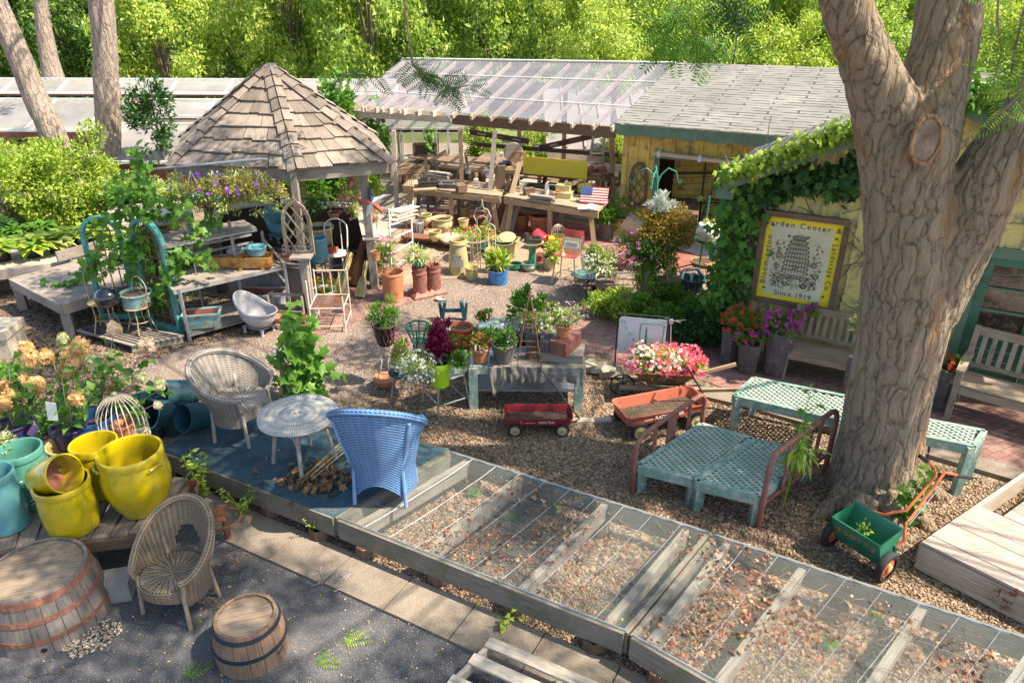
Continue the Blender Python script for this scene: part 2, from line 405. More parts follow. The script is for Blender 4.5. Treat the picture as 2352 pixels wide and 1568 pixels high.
GREY_W=wood('grey_timber',(.30,.26,.22),(.09,.075,.06));TAN_W=wood('tan_timber',(.42,.30,.19),(.15,.09,.05))
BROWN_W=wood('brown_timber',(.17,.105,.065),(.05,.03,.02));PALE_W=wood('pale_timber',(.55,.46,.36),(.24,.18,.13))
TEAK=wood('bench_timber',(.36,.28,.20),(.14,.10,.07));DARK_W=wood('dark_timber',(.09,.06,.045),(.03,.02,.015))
DECK_W=wood('deck_timber',(.40,.33,.28),(.20,.15,.12),var=.35);FRAME_W=wood('frame_timber',(.22,.19,.155),(.05,.04,.035),moss=(.12,.13,.07))
SHAKE=wood('roof_shake',(.31,.25,.20),(.09,.07,.055),var=.85,bmp=1);PLANK=wood('cart_plank',(.24,.19,.15),(.035,.028,.02),grain=.8,bmp=1)
YEL_W=paint('yellow_siding',(.70,.50,.13),.75,.3,3,(.30,.22,.10),.35,bmp=.3);YEL_B=paint('yellow_board',(.75,.60,.05),.5,.1)
SIDE_W=paint('pale_siding',(.62,.52,.20),.75,.25,3,(.26,.24,.16),.35,bmp=.3)
GREEN_T=paint('green_trim',(.10,.18,.12),.55,.25,4,(.16,.2,.14),.25);GREEN_D=paint('green_door',(.045,.15,.09),.45,.2,3,(.1,.2,.14),.1)
TERRA=paint('terracotta',(.48,.19,.09),.85,.2,5,(.55,.36,.25),.12);TERRA_D=paint('dark_terracotta',(.26,.09,.06),.7,.2,5)
YEL_G=paint('yellow_glaze',(.47,.36,.006),.14,.2,3,(.30,.22,.02),.05,coat=.8,bmp=.2,bscale=7);TEAL_G=paint('teal_glaze',(.08,.26,.20),.18,.25,4,(.05,.25,.2),.2,coat=.7,bmp=.08,bscale=9)
AQUA_G=paint('aqua_glaze',(.10,.28,.30),.2,.2,4,coat=.6);BLUE_G=paint('blue_glaze',(.03,.11,.30),.15,.3,4,coat=.8)
NAVY_P=paint('navy_plastic',(.05,.04,.13),.4,.2);DTEAL=paint('dark_teal_pot',(.018,.075,.10),.5,.3,3)
BLACK_G=paint('black_glaze',(.008,.009,.014),.06,.1,coat=1,bmp=0);BLACK_P=paint('black_plastic',(.012,.013,.014),.5,.2)
CREAM_G=paint('cream_ceramic',(.58,.50,.24),.35,.3,5,(.35,.24,.10),.25,coat=.3);TANJ=paint('tan_glaze',(.52,.42,.16),.3,.3,3,(.28,.30,.30),.3,coat=.4)
WHITE_P=paint('white_paint',(.75,.73,.68),.45,.12,5,(.38,.25,.16),.12);WHITE_C=paint('white_ceramic',(.78,.76,.70),.25,.08,coat=.5)
TUB_W=paint('worn_white_tub',(.40,.40,.43),.45,.12,4,(.28,.16,.11),.18);TUB_B=paint('worn_blue_tub',(.14,.36,.42),.45,.15,4,(.12,.10,.09),.12)
TROUGH=paint('worn_aqua_trough',(.22,.42,.40),.5,.15,4,(.30,.10,.06),.3);AMBER=paint('amber_glaze',(.42,.24,.05),.22,.3,5,(.30,.07,.02),.5,coat=.6)
TURQ=paint('turquoise_wood',(.07,.33,.30),.6,.3,9,(.22,.19,.16),.3);PLAST=paint('green_plastic',(.17,.29,.25),.55,.3,4,(.36,.40,.33),.5)
RUST=paint('rusty_iron',(.17,.07,.045),.8,.35,12,(.28,.12,.05),.4,bmp=.4);RUSTP=paint('rust_paint',(.22,.085,.065),.6,.25,8,(.33,.14,.09),.35)
STEEL=paint('grey_steel',(.42,.43,.44),.4,.2,8,(.25,.2,.16),.15,metal=.5);WIRE_W=paint('cream_wire',(.68,.60,.46),.6,.2,20,(.35,.17,.08),.25)
GOLDW=paint('gold_wire',(.50,.38,.18),.6,.2,20,(.24,.12,.06),.3);IRON=paint('black_iron',(.03,.028,.026),.6,.2)
RED_M=paint('red_wagon_paint',(.30,.025,.03),.3,.25,6,(.16,.07,.04),.12,coat=.3);RED_F=paint('faded_red_paint',(.50,.13,.075),.55,.2,6,(.22,.1,.06),.15)
RED_G=paint('red_glaze',(.55,.03,.04),.15,.15,coat=.8);RED_C=paint('red_seat',(.45,.07,.06),.45,.25,6);LIME=paint('lime_plastic',(.38,.62,.02),.35,.06)
BLUEM=paint('blue_enamel',(.03,.17,.42),.3,.2,5,coat=.4);GREEN_P=paint('green_pot',(.03,.22,.14),.3,.2,coat=.4);SAGE=paint('sage_pot',(.32,.40,.30),.4,.2)
GREYP=paint('grey_brown_pot',(.16,.135,.125),.55,.15);ORANGE=paint('orange_plastic',(.62,.13,.04),.45,.15);STONEP=paint('dark_stone_pot',(.095,.085,.09),.75,.3,7,(.2,.18,.17),.25)
GREENM=paint('green_enamel',(.025,.17,.10),.35,.2,6,(.10,.14,.07),.15);ORNG_M=paint('orange_enamel',(.60,.13,.04),.4,.2,8,(.3,.13,.06),.2);RUBBER=paint('rubber',(.025,.025,.028),.8,.3)
STONE_M=paint('pale_stone',(.48,.42,.33),.9,.2,8,(.3,.26,.2),.3,bmp=.5);BLOCK=paint('concrete_block',(.28,.27,.25),.9,.15,9,bmp=.4)
SOIL=speck('potting_soil',[(0,(.03,.02,.013)),(.6,(.08,.05,.035)),(1,(.2,.14,.09))],90);GLASS_B=paint('blue_bottle',(.03,.10,.28),.1,.1,coat=1)
CLOTH=paint('grey_cloth',(.21,.19,.165),.95,.35,6,(.10,.09,.08),.3,bmp=.6);CHALK=paint('chalkboard',(.06,.035,.04),.8,.3)
SIGN_Y=paint('sign_yellow',(.80,.63,.02),.5,.06,3,isl=0);SIGN_C=paint('sign_cream',(.60,.56,.38),.6,.25,2.2,(.70,.58,.14),.12,isl=0);INK=paint('sign_ink',(.05,.045,.05),.7,.2)
WHT=paint('white_marking',(.8,.78,.72),.6,.1);ORM=paint('orange_marking',(.5,.19,.06),.6,.3);PALEB=paint('pale_blue',(.45,.66,.76),.4,.1)
WICK_G=weave('grey_wicker',(.36,.32,.28),(.09,.07,.055),su=64,sv=30);WICK_N=weave('brown_wicker',(.32,.235,.155),(.055,.04,.028),su=70,sv=34);WICK_B=weave('blue_wicker',(.15,.31,.58),(.03,.08,.20),su=56,sv=30)
CANE_G=paint('grey_cane',(.37,.33,.29),.6,.3,12);CANE_B=paint('blue_cane',(.20,.35,.60),.5,.25,12,(.42,.32,.24),.1);CANE_N=paint('brown_cane',(.36,.27,.19),.6,.3,12)
BARK=bark('locust_bark',(.215,.165,.115),(.045,.03,.02),(.25,.14,.06),11);BARK_L=bark('pale_bark',(.30,.235,.19),(.09,.065,.05),None,12);BARK_F=bark('far_bark',(.14,.11,.08),(.05,.035,.03))
BARREL=wood('barrel_stave',(.23,.19,.165),(.09,.07,.055),var=.6);BARREL2=wood('barrel_stave_brown',(.26,.16,.105),(.09,.05,.035),var=.4);HEADW=wood('barrel_head',(.29,.215,.15),(.10,.07,.05),var=.45)
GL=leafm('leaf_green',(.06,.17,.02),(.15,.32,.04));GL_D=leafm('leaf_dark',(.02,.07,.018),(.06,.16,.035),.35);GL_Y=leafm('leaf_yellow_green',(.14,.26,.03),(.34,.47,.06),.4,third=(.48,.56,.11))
GL_V=leafm('ivy_leaf',(.035,.12,.025),(.12,.27,.04),.35);GL_P=leafm('leaf_pale',(.22,.30,.10),(.42,.48,.18),.35);GL_L=leafm('locust_leaf',(.10,.22,.04),(.28,.42,.06),.5)
PLASTOP=paint('sunlit_plastic',(.36,.43,.36),.55,.25,4,(.20,.33,.28),.35);TREE_A=leafm('treeline_leaf',(.09,.19,.03),(.30,.44,.07),.38,third=(.50,.60,.12));TREE_B=leafm('treeline_leaf_deep',(.04,.11,.025),(.15,.28,.05),.35,third=(.30,.42,.08));TREE_C=leafm('treeline_leaf_bright',(.18,.30,.04),(.42,.53,.09),.38,third=(.58,.66,.15))  # PLASTOP: sunlight on the lattice tops painted in as a paler green
COPPER=leafm('copper_leaf',(.20,.12,.02),(.42,.27,.05),.3,third=(.22,.26,.05));SILVER=leafm('silver_leaf',(.50,.55,.55),(.75,.78,.78),.15);OLIVE=leafm('olive_leaf',(.16,.18,.04),(.38,.36,.09),.35,third=(.5,.46,.16))
HYD_T=leafm('hydrangea_tan',(.55,.33,.12),(.80,.58,.30),.3);HYD_C=leafm('hydrangea_cream',(.55,.55,.28),(.82,.80,.52),.3);HYD_P=leafm('hydrangea_blush',(.75,.45,.40),(.85,.75,.55),.3)
PINK=leafm('petal_pink',(.62,.08,.35),(.85,.28,.58),.3);MAG=leafm('petal_magenta',(.35,.01,.28),(.58,.04,.48),.3);RED=leafm('petal_red',(.50,.01,.015),(.80,.04,.03),.3)
PURP=leafm('petal_purple',(.12,.02,.35),(.28,.06,.55),.3);WHITE=leafm('petal_white',(.75,.78,.62),(.92,.92,.85),.25);BEG=leafm('petal_begonia',(.72,.02,.10),(.9,.12,.22),.3,third=(.9,.42,.48))
LILAC=leafm('petal_lilac',(.5,.3,.55),(.75,.55,.75),.3);BURG=leafm('burgundy_leaf',(.10,.005,.03),(.25,.02,.09),.3);DRYL=leafm('dry_leaf',(.12,.05,.03),(.30,.13,.08),.2,third=(.46,.29,.17))
LYEL=leafm('fallen_yellow',(.6,.4,.02),(.75,.6,.05),.2);STRAW=paint('straw',(.50,.38,.22),.9,.3,20,isl=.6)
CHIPM=leafm('mulch_chip',(.08,.05,.032),(.30,.20,.125),0,.9,third=(.48,.355,.24));PEBM=leafm('pebble',(.20,.15,.11),(.40,.32,.25),0,.8,third=(.58,.48,.38))
ASPH_S=leafm('grit',(.05,.05,.055),(.14,.13,.13),0,.9,third=(.45,.42,.38))
GROUND=speck('mulch',[(0,(.08,.052,.036)),(.5,(.20,.14,.095)),(1,(.40,.30,.21))],42,1.2,.25,.9)
GRAVEL=speck('gravel',[(0,(.11,.08,.063)),(.5,(.215,.158,.128)),(1,(.36,.275,.225))],55,1.2,.4,.7)
SAND=speck('sandy_soil',[(0,(.20,.135,.085)),(.5,(.31,.22,.145)),(1,(.44,.335,.235))],40,1.5,.5,.6)
ASPHALT=speck('asphalt',[(0,(.024,.028,.036)),(.6,(.042,.048,.06)),(.93,(.08,.085,.1)),(1,(.3,.28,.27))],130,1.6,.45,.5)
CONC=speck('concrete',[(0,(.17,.135,.10)),(.5,(.24,.195,.15)),(1,(.34,.28,.22))],120,2.2,.6,.35)
FLOORC=speck('shed_floor',[(0,(.30,.25,.20)),(.5,(.36,.31,.26)),(1,(.44,.38,.32))],90,.7,.6,.2)
BRICK=bricks('brick_paving',(.23,.115,.10),(.32,.17,.14),(.11,.085,.075),4.2,rad(-26));BRICK_R=bricks('red_brick_paving',(.27,.085,.065),(.34,.12,.09),(.2,.12,.09),4.2,rad(-26))
GRASS=speck('grassy_ground',[(0,(.07,.11,.03)),(.5,(.12,.18,.04)),(1,(.24,.26,.09))],12,.3,.5,.9)
ROOF_S=shingle('roof_shingle',(.245,.235,.205),5);CORR=sheer('corrugated_plastic',(.42,.40,.45),.48,rough=.35,trl=.3)
POLY=sheer('greenhouse_panel',(.50,.47,.45),.25,rough=.3,trl=.3);GLASS=sheer('window_glass',(.25,.27,.25),.6,rough=.05,trl=.1)
NET=sheer('wire_netting',(.30,.33,.30),.80,rough=.5,trl=.0,wires=80);SHADEC=paint('shade_cloth',(.035,.085,.115),.85,.5,4,(.09,.10,.10),.3,bmp=.6,bscale=180)
WINDOW=paint('dark_pane',(.05,.035,.025),.06,.5,4,(.16,.10,.06),.35,coat=1,bmp=.05)
# ========================== THE GROUND
def jit(poly,step=.3,amp=.06,seed=0):
 out=[]
 for i,a in enumerate(poly):
  b=poly[(i+1)%len(poly)];a=Vector(a);b=Vector(b);L=(b-a).length;n=max(1,int(L/step));nr=Vector((-(b-a).y,(b-a).x))/max(L,1e-6)
  for k in range(n):
   p=a+(b-a)*(k/n);o=noise.noise(Vector((p.x*1.3+seed,p.y*1.3,3)))*2+noise.noise(Vector((p.x*5+seed,p.y*5,7)))
   out.append((p.x+nr.x*o*amp,p.y+nr.y*o*amp))
 return out
def zone(name,uv,z,mat,amp=.06,step=.3):
 pts=[P(u,v,0).to_2d()if not isinstance(u,str)else v for u,v in uv];pts=jit(pts,step,amp)if amp else[tuple(p)for p in pts]
 b=MB();b.add([(p[0],p[1],z)for p in pts],[tuple(range(len(pts)))],[[(p[0],p[1])for p in pts]])
 o=b.build(name,mat)
 if o.data.polygons[0].normal.z<0:o.data.flip_normals()
 return tag(o,kind='structure')
b=MB();b.add([(-160,-40,0),(160,-40,0),(160,260,0),(-160,260,0)],[(0,1,2,3)]);struct(b,'ground',GROUND)
b=MB();b.add([(-150,18.5,.004),(150,18.5,.004),(150,250,.004),(-150,250,.004)],[(0,1,2,3)]);struct(b,'grass_field',GRASS)
zone('gravel_road',[(360,905),(300,850),(420,800),(620,765),(720,735),(880,690),(930,640),(1000,625),(1200,600),(1330,640),(1350,700),(1330,760),(1200,800),(1050,830),(930,860),(860,905),(790,925),(700,950),(500,960)],.004,GRAVEL,.09)
zone('sandy_yard',[(860,690),(880,560),(940,500),(1100,480),(1300,480),(1460,540),(1480,600),(1330,645),(1200,625),(1000,640),(930,660)],.008,SAND,.08)
zone('shed_floor',[(860,560),(880,420),(880,330),(1300,330),(1640,400),(1700,560),(1640,600),(1480,548),(1330,500),(1200,478),(1000,475)],.012,FLOORC,.02)
zone('red_brick_strip',[(930,520),(1000,485),(1200,495),(1330,515),(1490,560),(1660,605),(1660,650),(1480,605),(1300,560),(1180,545),(1120,560)],.016,BRICK_R,.01)
zone('brick_path',[(1345,700),(1420,705),(1560,745),(1680,790),(1800,840),(2000,880),(2500,960),(2600,1150),(2352,1098),(2130,1024),(1930,972),(1700,905),(1600,868),(1480,845),(1380,812),(1295,810),(1300,760)],.008,BRICK,.01)
zone('gazebo_floor',[(600,740),(735,775),(800,745),(960,690),(930,655),(860,630),(600,600),(480,640)],.012,BRICK,.01)
zone('asphalt_lane',[(-500,1060),(380,1060),(530,1165),(658,1250),(928,1362),(1154,1464),(1310,1530),(1500,1640),(1600,1800),(-600,1800)],.004,ASPHALT,.03)
b=MB();A0,A1=P(560,1168),P(1640,1625);dv=(A1-A0);L=dv.length;dv/=L;nv=Vector((dv.y,-dv.x,0))
if nv.y>0:nv=-nv
k=0;s_=-.5
while s_<L+.5:
 w_=.62;p=A0+dv*s_;q=A0+dv*(s_+w_-.012);wd=.40+.03*random.random()
 b.prism([(p.x,p.y),(q.x,q.y),((q+nv*wd).x,(q+nv*wd).y),((p+nv*wd).x,(p+nv*wd).y)],0,.028+random.random()*.006);s_+=w_
struct(b,'concrete_edging',CONC)
b=MB();pts=[(1560,905),(1700,937),(1930,1003),(2130,1052),(2352,1118),(2560,1180)]
for(a,c)in zip(pts,pts[1:]):
 p,q=P(*a),P(*c);nn=Vector((-(q-p).y,(q-p).x,0)).normalized()*.26;n_=max(1,int((q-p).length/.6))
 for i in range(n_):
  a_=p+(q-p)*(i/n_);c_=p+(q-p)*((i+1)/n_-.01/(q-p).length);b.prism([(a_.x,a_.y),(c_.x,c_.y),((c_+nn).x,(c_+nn).y),((a_+nn).x,(a_+nn).y)],0,.05)
struct(b,'path_kerb',CONC)
# ------- loose cover on the ground (nobody could count it)
def inpoly(x,y,poly):
 n=len(poly);ins=np.zeros(len(x),bool);j=n-1
 for i in range(n):
  xi,yi=poly[i];xj,yj=poly[j]
  c=((yi>y)!=(yj>y))&(x<(xj-xi)*(y-yi)/(yj-yi+1e-12)+xi);ins^=c;j=i
 return ins
def sprinkle(uv,n,z=.0):
 poly=[tuple(P(u,v).to_2d())for u,v in uv];xs=[p[0]for p in poly];ys=[p[1]for p in poly];out=np.zeros((0,2))
 while len(out)<n:
  m=n*3;x=np.random.uniform(min(xs),max(xs),m);y=np.random.uniform(min(ys),max(ys),m)
  k=inpoly(x,y,poly)&(np.random.rand(m)<(3.5/np.maximum(y,3.5))**1.2);out=np.vstack((out,np.c_[x[k],y[k]]))
 out=out[:n];return np.c_[out,np.full(n,z)]
MULCH_R=[(1290,830),(1560,900),(1930,1000),(2352,1130),(2700,1230),(2800,1750),(1700,1700),(1380,1560),(1050,1390),(760,1230),(600,1120),(800,1000),(880,920),(960,870),(1100,840)]
pp=sprinkle(MULCH_R,60000,.006);d=rdir(len(pp),0,.25);nn=rdir(len(pp),2.0)
tag(scatter('wood_chips',pp,d,nn,np.random.uniform(.012,.034,len(pp)),CHIP,CHIPM),kind='stuff',label='brown and tan wood chips covering the yard floor')
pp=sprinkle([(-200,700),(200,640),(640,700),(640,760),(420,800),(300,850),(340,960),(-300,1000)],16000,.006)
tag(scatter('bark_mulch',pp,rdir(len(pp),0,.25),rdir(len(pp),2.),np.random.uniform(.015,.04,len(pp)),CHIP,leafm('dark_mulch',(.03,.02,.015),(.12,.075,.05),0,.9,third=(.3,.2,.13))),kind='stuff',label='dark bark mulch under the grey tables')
pp=sprinkle([(-300,1150),(500,1180),(928,1365),(1300,1530),(1500,1700),(-400,1750)],9000,.007)
tag(scatter('asphalt_grit',pp,rdir(len(pp),0,.3),rdir(len(pp),2.),np.random.uniform(.003,.009,len(pp)),STONE,ASPH_S),kind='stuff',label='loose grit on the dark asphalt')
pp=sprinkle([(420,860),(700,740),(930,650),(1330,650),(1330,760),(900,900),(600,950)],14000,.008)
tag(scatter('road_gravel',pp,rdir(len(pp),0,.3),rdir(len(pp),2.),np.random.uniform(.008,.022,len(pp)),STONE,PEBM),kind='stuff',label='small stones on the gravel road')
GREY_L=wood('silvered_timber',(.30,.265,.22),(.12,.10,.08))
# ========================== COLD FRAMES
def netframe(label,c,crossings,cover,cmat,wires=True,h=.20,z=.33,group='long wooden frames under netting'):
 """c: back-left, back-right, front-right, front-left top corners"""
 c=[Vector(k)for k in c];base=c[3].copy();base.z=0
 r=thing('netted_bed',label,'cold frame',base)
 for nm,i,j in(('back_board',0,1),('end_board',1,2),('front_board',3,2),('end_board',0,3)):
  b=MB();a,q=c[i].copy(),c[j].copy();a.z=q.z=z-h/2
  n_=max(1,int((q-a).length/2.4));
  for k in range(n_):b.beam(a+(q-a)*(k/n_),a+(q-a)*((k+1)/n_)-(q-a).normalized()*.006,.042,h)
  wpart(b,nm,FRAME_W,r)
 for u1,u2 in crossings:
  b=MB();a=c[0]+(c[1]-c[0])*u1;q=c[3]+(c[2]-c[3])*u2;a.z=q.z=z-h/2-.01;b.beam(a,q,.04,h-.04);b.beam(a+Vector((0,0,h/2-.032)),q+Vector((0,0,h/2-.032)),.06,.04)
  wpart(b,'crossboard',GREY_L,r)
 b=MB();Lx=(c[1]-c[0]).length;Ly=(c[3]-c[0]).length
 def fn(u,v):
  p=(c[0]*(1-u)+c[1]*u)*(1-v)+(c[3]*(1-u)+c[2]*u)*v;e=min(u*Lx,(1-u)*Lx,v*Ly,(1-v)*Ly)
  p.z=z+.006-(.018+.012*noise.noise(Vector((p.x*1.5,p.y*1.5,0))))*min(1,e/.15)+.004*noise.noise(Vector((p.x*7,p.y*7,5)));return p
 b.surf(fn,int(Lx/.1),int(Ly/.1),uvs=(Lx,Ly));wpart(b,cover,cmat,r)
 if wires:
  b=MB()
  k=1
  while k*.26<Lx:
   u=k*.26/Lx;b.tube([fn(u,v/6)+Vector((0,0,.004))for v in range(7)],.0022,4,caps=False);k+=1
  for k in range(1,4):
   b.tube([fn(u/60,k/4)+Vector((0,0,.004))for u in range(61)],.0018,4,caps=False)
  b.tube([fn(u/60,.01)+Vector((0,0,.005+.004*sin(u*1.7)))for u in range(61)],.008,5);b.tube([fn(u/60,.99)+Vector((0,0,.005))for u in range(61)],.006,5)
  wpart(b,'fence_wire',STEEL,r)
 for t_ in(.06,.35,.65,.94):
  for e in(0,1):
   b=MB();p=(c[3*e]*(1-t_)+c[2 if e else 1]*t_);q=(c[0]+c[2])/2;p=p+(q-p).normalized()*.1;b.lathe([(.09,0),(.11,.05),(.1,z-h)],7,(p.x,p.y,0));wpart(b,'support',BROWN_W,r)
 return r,fn
zf=.33
frA,fnA=netframe('low wooden platform under dark blue shade cloth, carrying the wicker table',[P(500,935,zf),P(1030,1032,zf),P(768,1188,zf),P(372,1035,zf)],[(.5,.5)],'shade_cloth',SHADEC,False)
bB0,bB3=P(1036,1038,zf),P(778,1192,zf);bB1,bB2=P(1628,1222,zf),P(1436,1452,zf)
frB,fnB=netframe('wire-netted wooden frame beside the blue wicker chair, longest in the row',[bB0,bB1,bB2,bB3],[(.08,.06),(.31,.33),(.64,.67),(.93,.94)],'netting',NET)
frC,fnC=netframe('wire-netted wooden frame at the bottom right corner, in front of the spreader',[P(1642,1228,zf),P(2620,1550,zf),P(2330,1960,zf),P(1452,1462,zf)],[(.04,.05),(.25,.27),(.55,.58),(.8,.82)],'netting',NET)
def onframe(fn,n,u0,u1,lift=.012,power=1.6):
 q=[fn(random.uniform(u0,u1),random.uniform(.04,.97))for _ in range(n)]
 q=[p for p in q if noise.noise(Vector((p.x*1.4,p.y*1.4,2)))*power>-.12+random.random()*.7];return np.array([(p.x,p.y,p.z+lift)for p in q])
for nm,fn,n,a,e in(('dry_leaves',fnB,2600,.12,1),('dry_leaves',fnC,3000,0,.75),('dry_leaves',fnA,160,.3,.95)):
 pp=onframe(fn,n,a,e);tag(scatter(nm,pp,rdir(len(pp),0,.4),rdir(len(pp),1.2),np.random.uniform(.012,.05,len(pp))*np.random.rand(len(pp))**.4,LOBE,DRYL),kind='stuff',label='brown and rust fallen leaves strewn on the netting')
b=MB()
for fn,n in((fnB,60),(fnC,70)):
 for _ in range(n):
  u,v=random.uniform(.15,.98),random.uniform(.08,.92)
  if fn is fnC:u*=.7
  p=fn(u,v);a=random.random()*6.28;L_=random.uniform(.06,.32);q=[p+Vector((cos(a+k*.08*random.uniform(-1,1))*L_*k/4,sin(a+k*.08*random.uniform(-1,1))*L_*k/4,.012+.012*random.random()))for k in range(5)]
  b.tube(q,[.003,.0025,.002,.0015,.001],4)
tag(b.build('dry_twigs',paint('twig_brown',(.28,.19,.12),.9,.3,20,isl=.7)),kind='stuff',label='dry bent twigs lying across the netting')
pp=np.vstack((sprinkle([(1150,1200),(1500,1330),(1900,1500),(2300,1568),(2352,1480),(1700,1260)],900),sprinkle([(1040,1060),(1200,1130),(1100,1210),(900,1180)],200)))
tag(scatter('leaf_litter',pp+np.array([0,0,.02]),rdir(len(pp),0,.4),rdir(len(pp),1.4),np.random.uniform(.03,.07,len(pp)),LOBE,DRYL),kind='stuff',label='leaf litter on the soil inside the netted frames')
# ========================== SIDE DECK
r=thing('timber_deck','raised weathered plank deck beside the tree at the right edge','deck',P(2117,1243,0));zd=.28
c0,c1,c2=P(2117,1243,zd),P(2700,1530,zd),P(2239,1160,zd);du=(c1-c0).normalized();dw=(c2-c0);dw=(dw-du*dw.dot(du)*0);Ld=dw.length;dw.normalize()
b=MB();npl=int(4.2/.145)
for k in range(26):
 st=c0+dw*(k*.15);e=c0+dw*(k*.15+.143);s0=0 if k*.15<Ld else.22+.0*k
 L_=3.2;p=[st+du*s0,st+du*L_,e+du*L_,e+du*s0];b.prism([(q.x,q.y)for q in p],zd-.03,zd+random.uniform(-.002,.002))
wpart(b,'planking',DECK_W,r)
b=MB();q0=c0-Vector((0,0,.14))-Vector((-dw.x,-dw.y,0))*.02;b.beam(q0,q0+du*3.2,.04,.2);b.beam(q0+Vector((0,0,.0)),q0+dw*3.8,.04,.2)
b.beam(q0-Vector((0,0,.11)),q0+du*3.2-Vector((0,0,.11)),.09,.03);wpart(b,'skirt',PALE_W,r)
# ========================== THE SHED, THE BARN AND THE VINE HOUSE
D=Vector((cos(rad(26)),-sin(rad(26)),0));NB=Vector((sin(rad(26)),cos(rad(26)),0))
ZE=2.15;E0=P(1410,292,ZE);RD=3.4
Rr=E0+NB*RD
def on_ridge(u,v):return PV(u,v,Rr,Rr+D)
rL,rM,rR=on_ridge(925,141),on_ridge(1552,152),on_ridge(2262,176)
eL=E0-D*((E0-PV(800,238,E0,E0+D)).length);eL.z=ZE
shed=thing('open_shed','open timber shed with clear corrugated roof sheets and rafters showing through','shed',(eL.x,eL.y,0))
def roofpt(u,v,lift=0):
 top=rL.lerp(rM,u);bot=eL.lerp(E0,u);p=top.lerp(bot,v);p.z+=lift;return p
b=MB();Ls=(E0-eL).length;nu=int(Ls/.019)
for vi,(v0,v1)in enumerate(((0,.36),(.35,.76),(.75,1.02))):
 b.surf(lambda u,v:roofpt(u,v0+(v1-v0)*v,.055+(.012 if vi<2 else 0)*(v)+.006*sin(u*Ls/.075*2*pi)),nu,3,uvs=(Ls,1.5))
wpart(b,'roof_sheet',CORR,shed)
b=MB();nr=14
for k in range(nr+1):
 u=(k+.15)/nr
 if u>1:u=1
 b.beam(roofpt(u,0),roofpt(u,1.035),.045,.09)
wpart(b,'rafter',PALE_W,shed)
b=MB()
for v in(.35,.75):b.tube([roofpt(k/60,v,.07)for k in range(61)],.012,5)
b.beam(roofpt(0,0,.07),roofpt(1,0,.07),.14,.03);wpart(b,'ridge_cap',WHITE_P,shed)
bmA=eL.lerp(E0,.42)+NB*.12;b=MB();b.beam(bmA+Vector((0,0,-.12)),E0+NB*.12+Vector((0,0,-.12)),.06,.2);wpart(b,'eave_beam',BROWN_W,shed)
b=MB();pl=eL+NB*.2-D*.3+Vector((0,0,-.14));pr=bmA+Vector((0,-.0,-.10));b.beam(pl-NB*.3,pr-NB*.14,.06,.14)
for k in range(8):
 p=pl.lerp(pr,(k+.2)/8);b.beam(p-NB*.35+Vector((0,0,.11)),p+NB*1.6+Vector((0,0,.13)),.04,.11)
wpart(b,'pergola_rafter',PALE_W,shed)
for(u,v,u2,v2,w_,m_)in((1057,292,1063,502,.085,TAN_W),(904,300,912,492,.085,PALE_W),(1152,380,1150,520,.16,BROWN_W),(1405,300,1408,500,.1,TAN_W)):
 g=P(u2,v2,0);t_=PY(u,v,g.y);b=MB();b.beam(g,t_,w_,w_,up=(0,1,0));wpart(b,'post',m_,shed)
bk=NB*3.6
for k in range(6):
 p=eL.lerp(E0,k/5)+NB*(RD+.2);b=MB();b.beam(Vector((p.x,p.y,0)),Vector((p.x,p.y,2.6)),.1,.1,up=(0,1,0));wpart(b,'post',BROWN_W,shed)
def txt(name,s,size,M,mat,parent,depth=.004,font=None,align='CENTER',width=1.0,origin=None,spc=1):
 cu=bpy.data.curves.new(name,'FONT');cu.body=s;cu.size=size;cu.extrude=depth;cu.align_x=align;cu.align_y='CENTER';cu.space_character=spc
 o=bpy.data.objects.new(name,cu);COL.objects.link(o);dg=bpy.context.evaluated_depsgraph_get();me=bpy.data.meshes.new_from_object(o.evaluated_get(dg));bpy.data.objects.remove(o)
 me.transform(Matrix.Diagonal((width,1,1,1)));me.transform(M)
 if origin is not None:me.transform(Matrix.Translation(-Vector(origin)))
 me.materials.clear();me.materials.append(mat);o=bpy.data.objects.new(name,me);COL.objects.link(o)
 if parent:o.parent=parent
 return o
def frame_M(o,x,up):
 x=Vector(x).normalized();up=Vector(up);z=x.cross(up).normalized();y=z.cross(x);R=Matrix((x,y,z)).transposed().to_4x4();return Matrix.Translation(o)@R
for(a,c,w_)in(((1080,303),(1215,325),.13),((1095,332),(1420,357),.1),((1240,340),(1410,302),.13)):
 p,q=PV(a[0],a[1],E0+NB*3.0,E0+NB*3.0+D),PV(c[0],c[1],E0+NB*3.0,E0+NB*3.0+D);b=MB();b.beam(p,q,.03,w_);wpart(b,'name_rail',DARK_W,shed)
 if w_>.12:
  words=('herbs','Peppers','Millie')if a[0]>1200 else('lettuce','Garden','chives')
  for i,wd in enumerate(words):
   m_=p.lerp(q,.2+.3*i);o_=m_-NB*.018
   txt('chalk_lettering',wd,.085,frame_M(o_,q-p,(0,0,1)),(WHT,ORM,PALEB)[i],shed,.001,origin=shed.location)
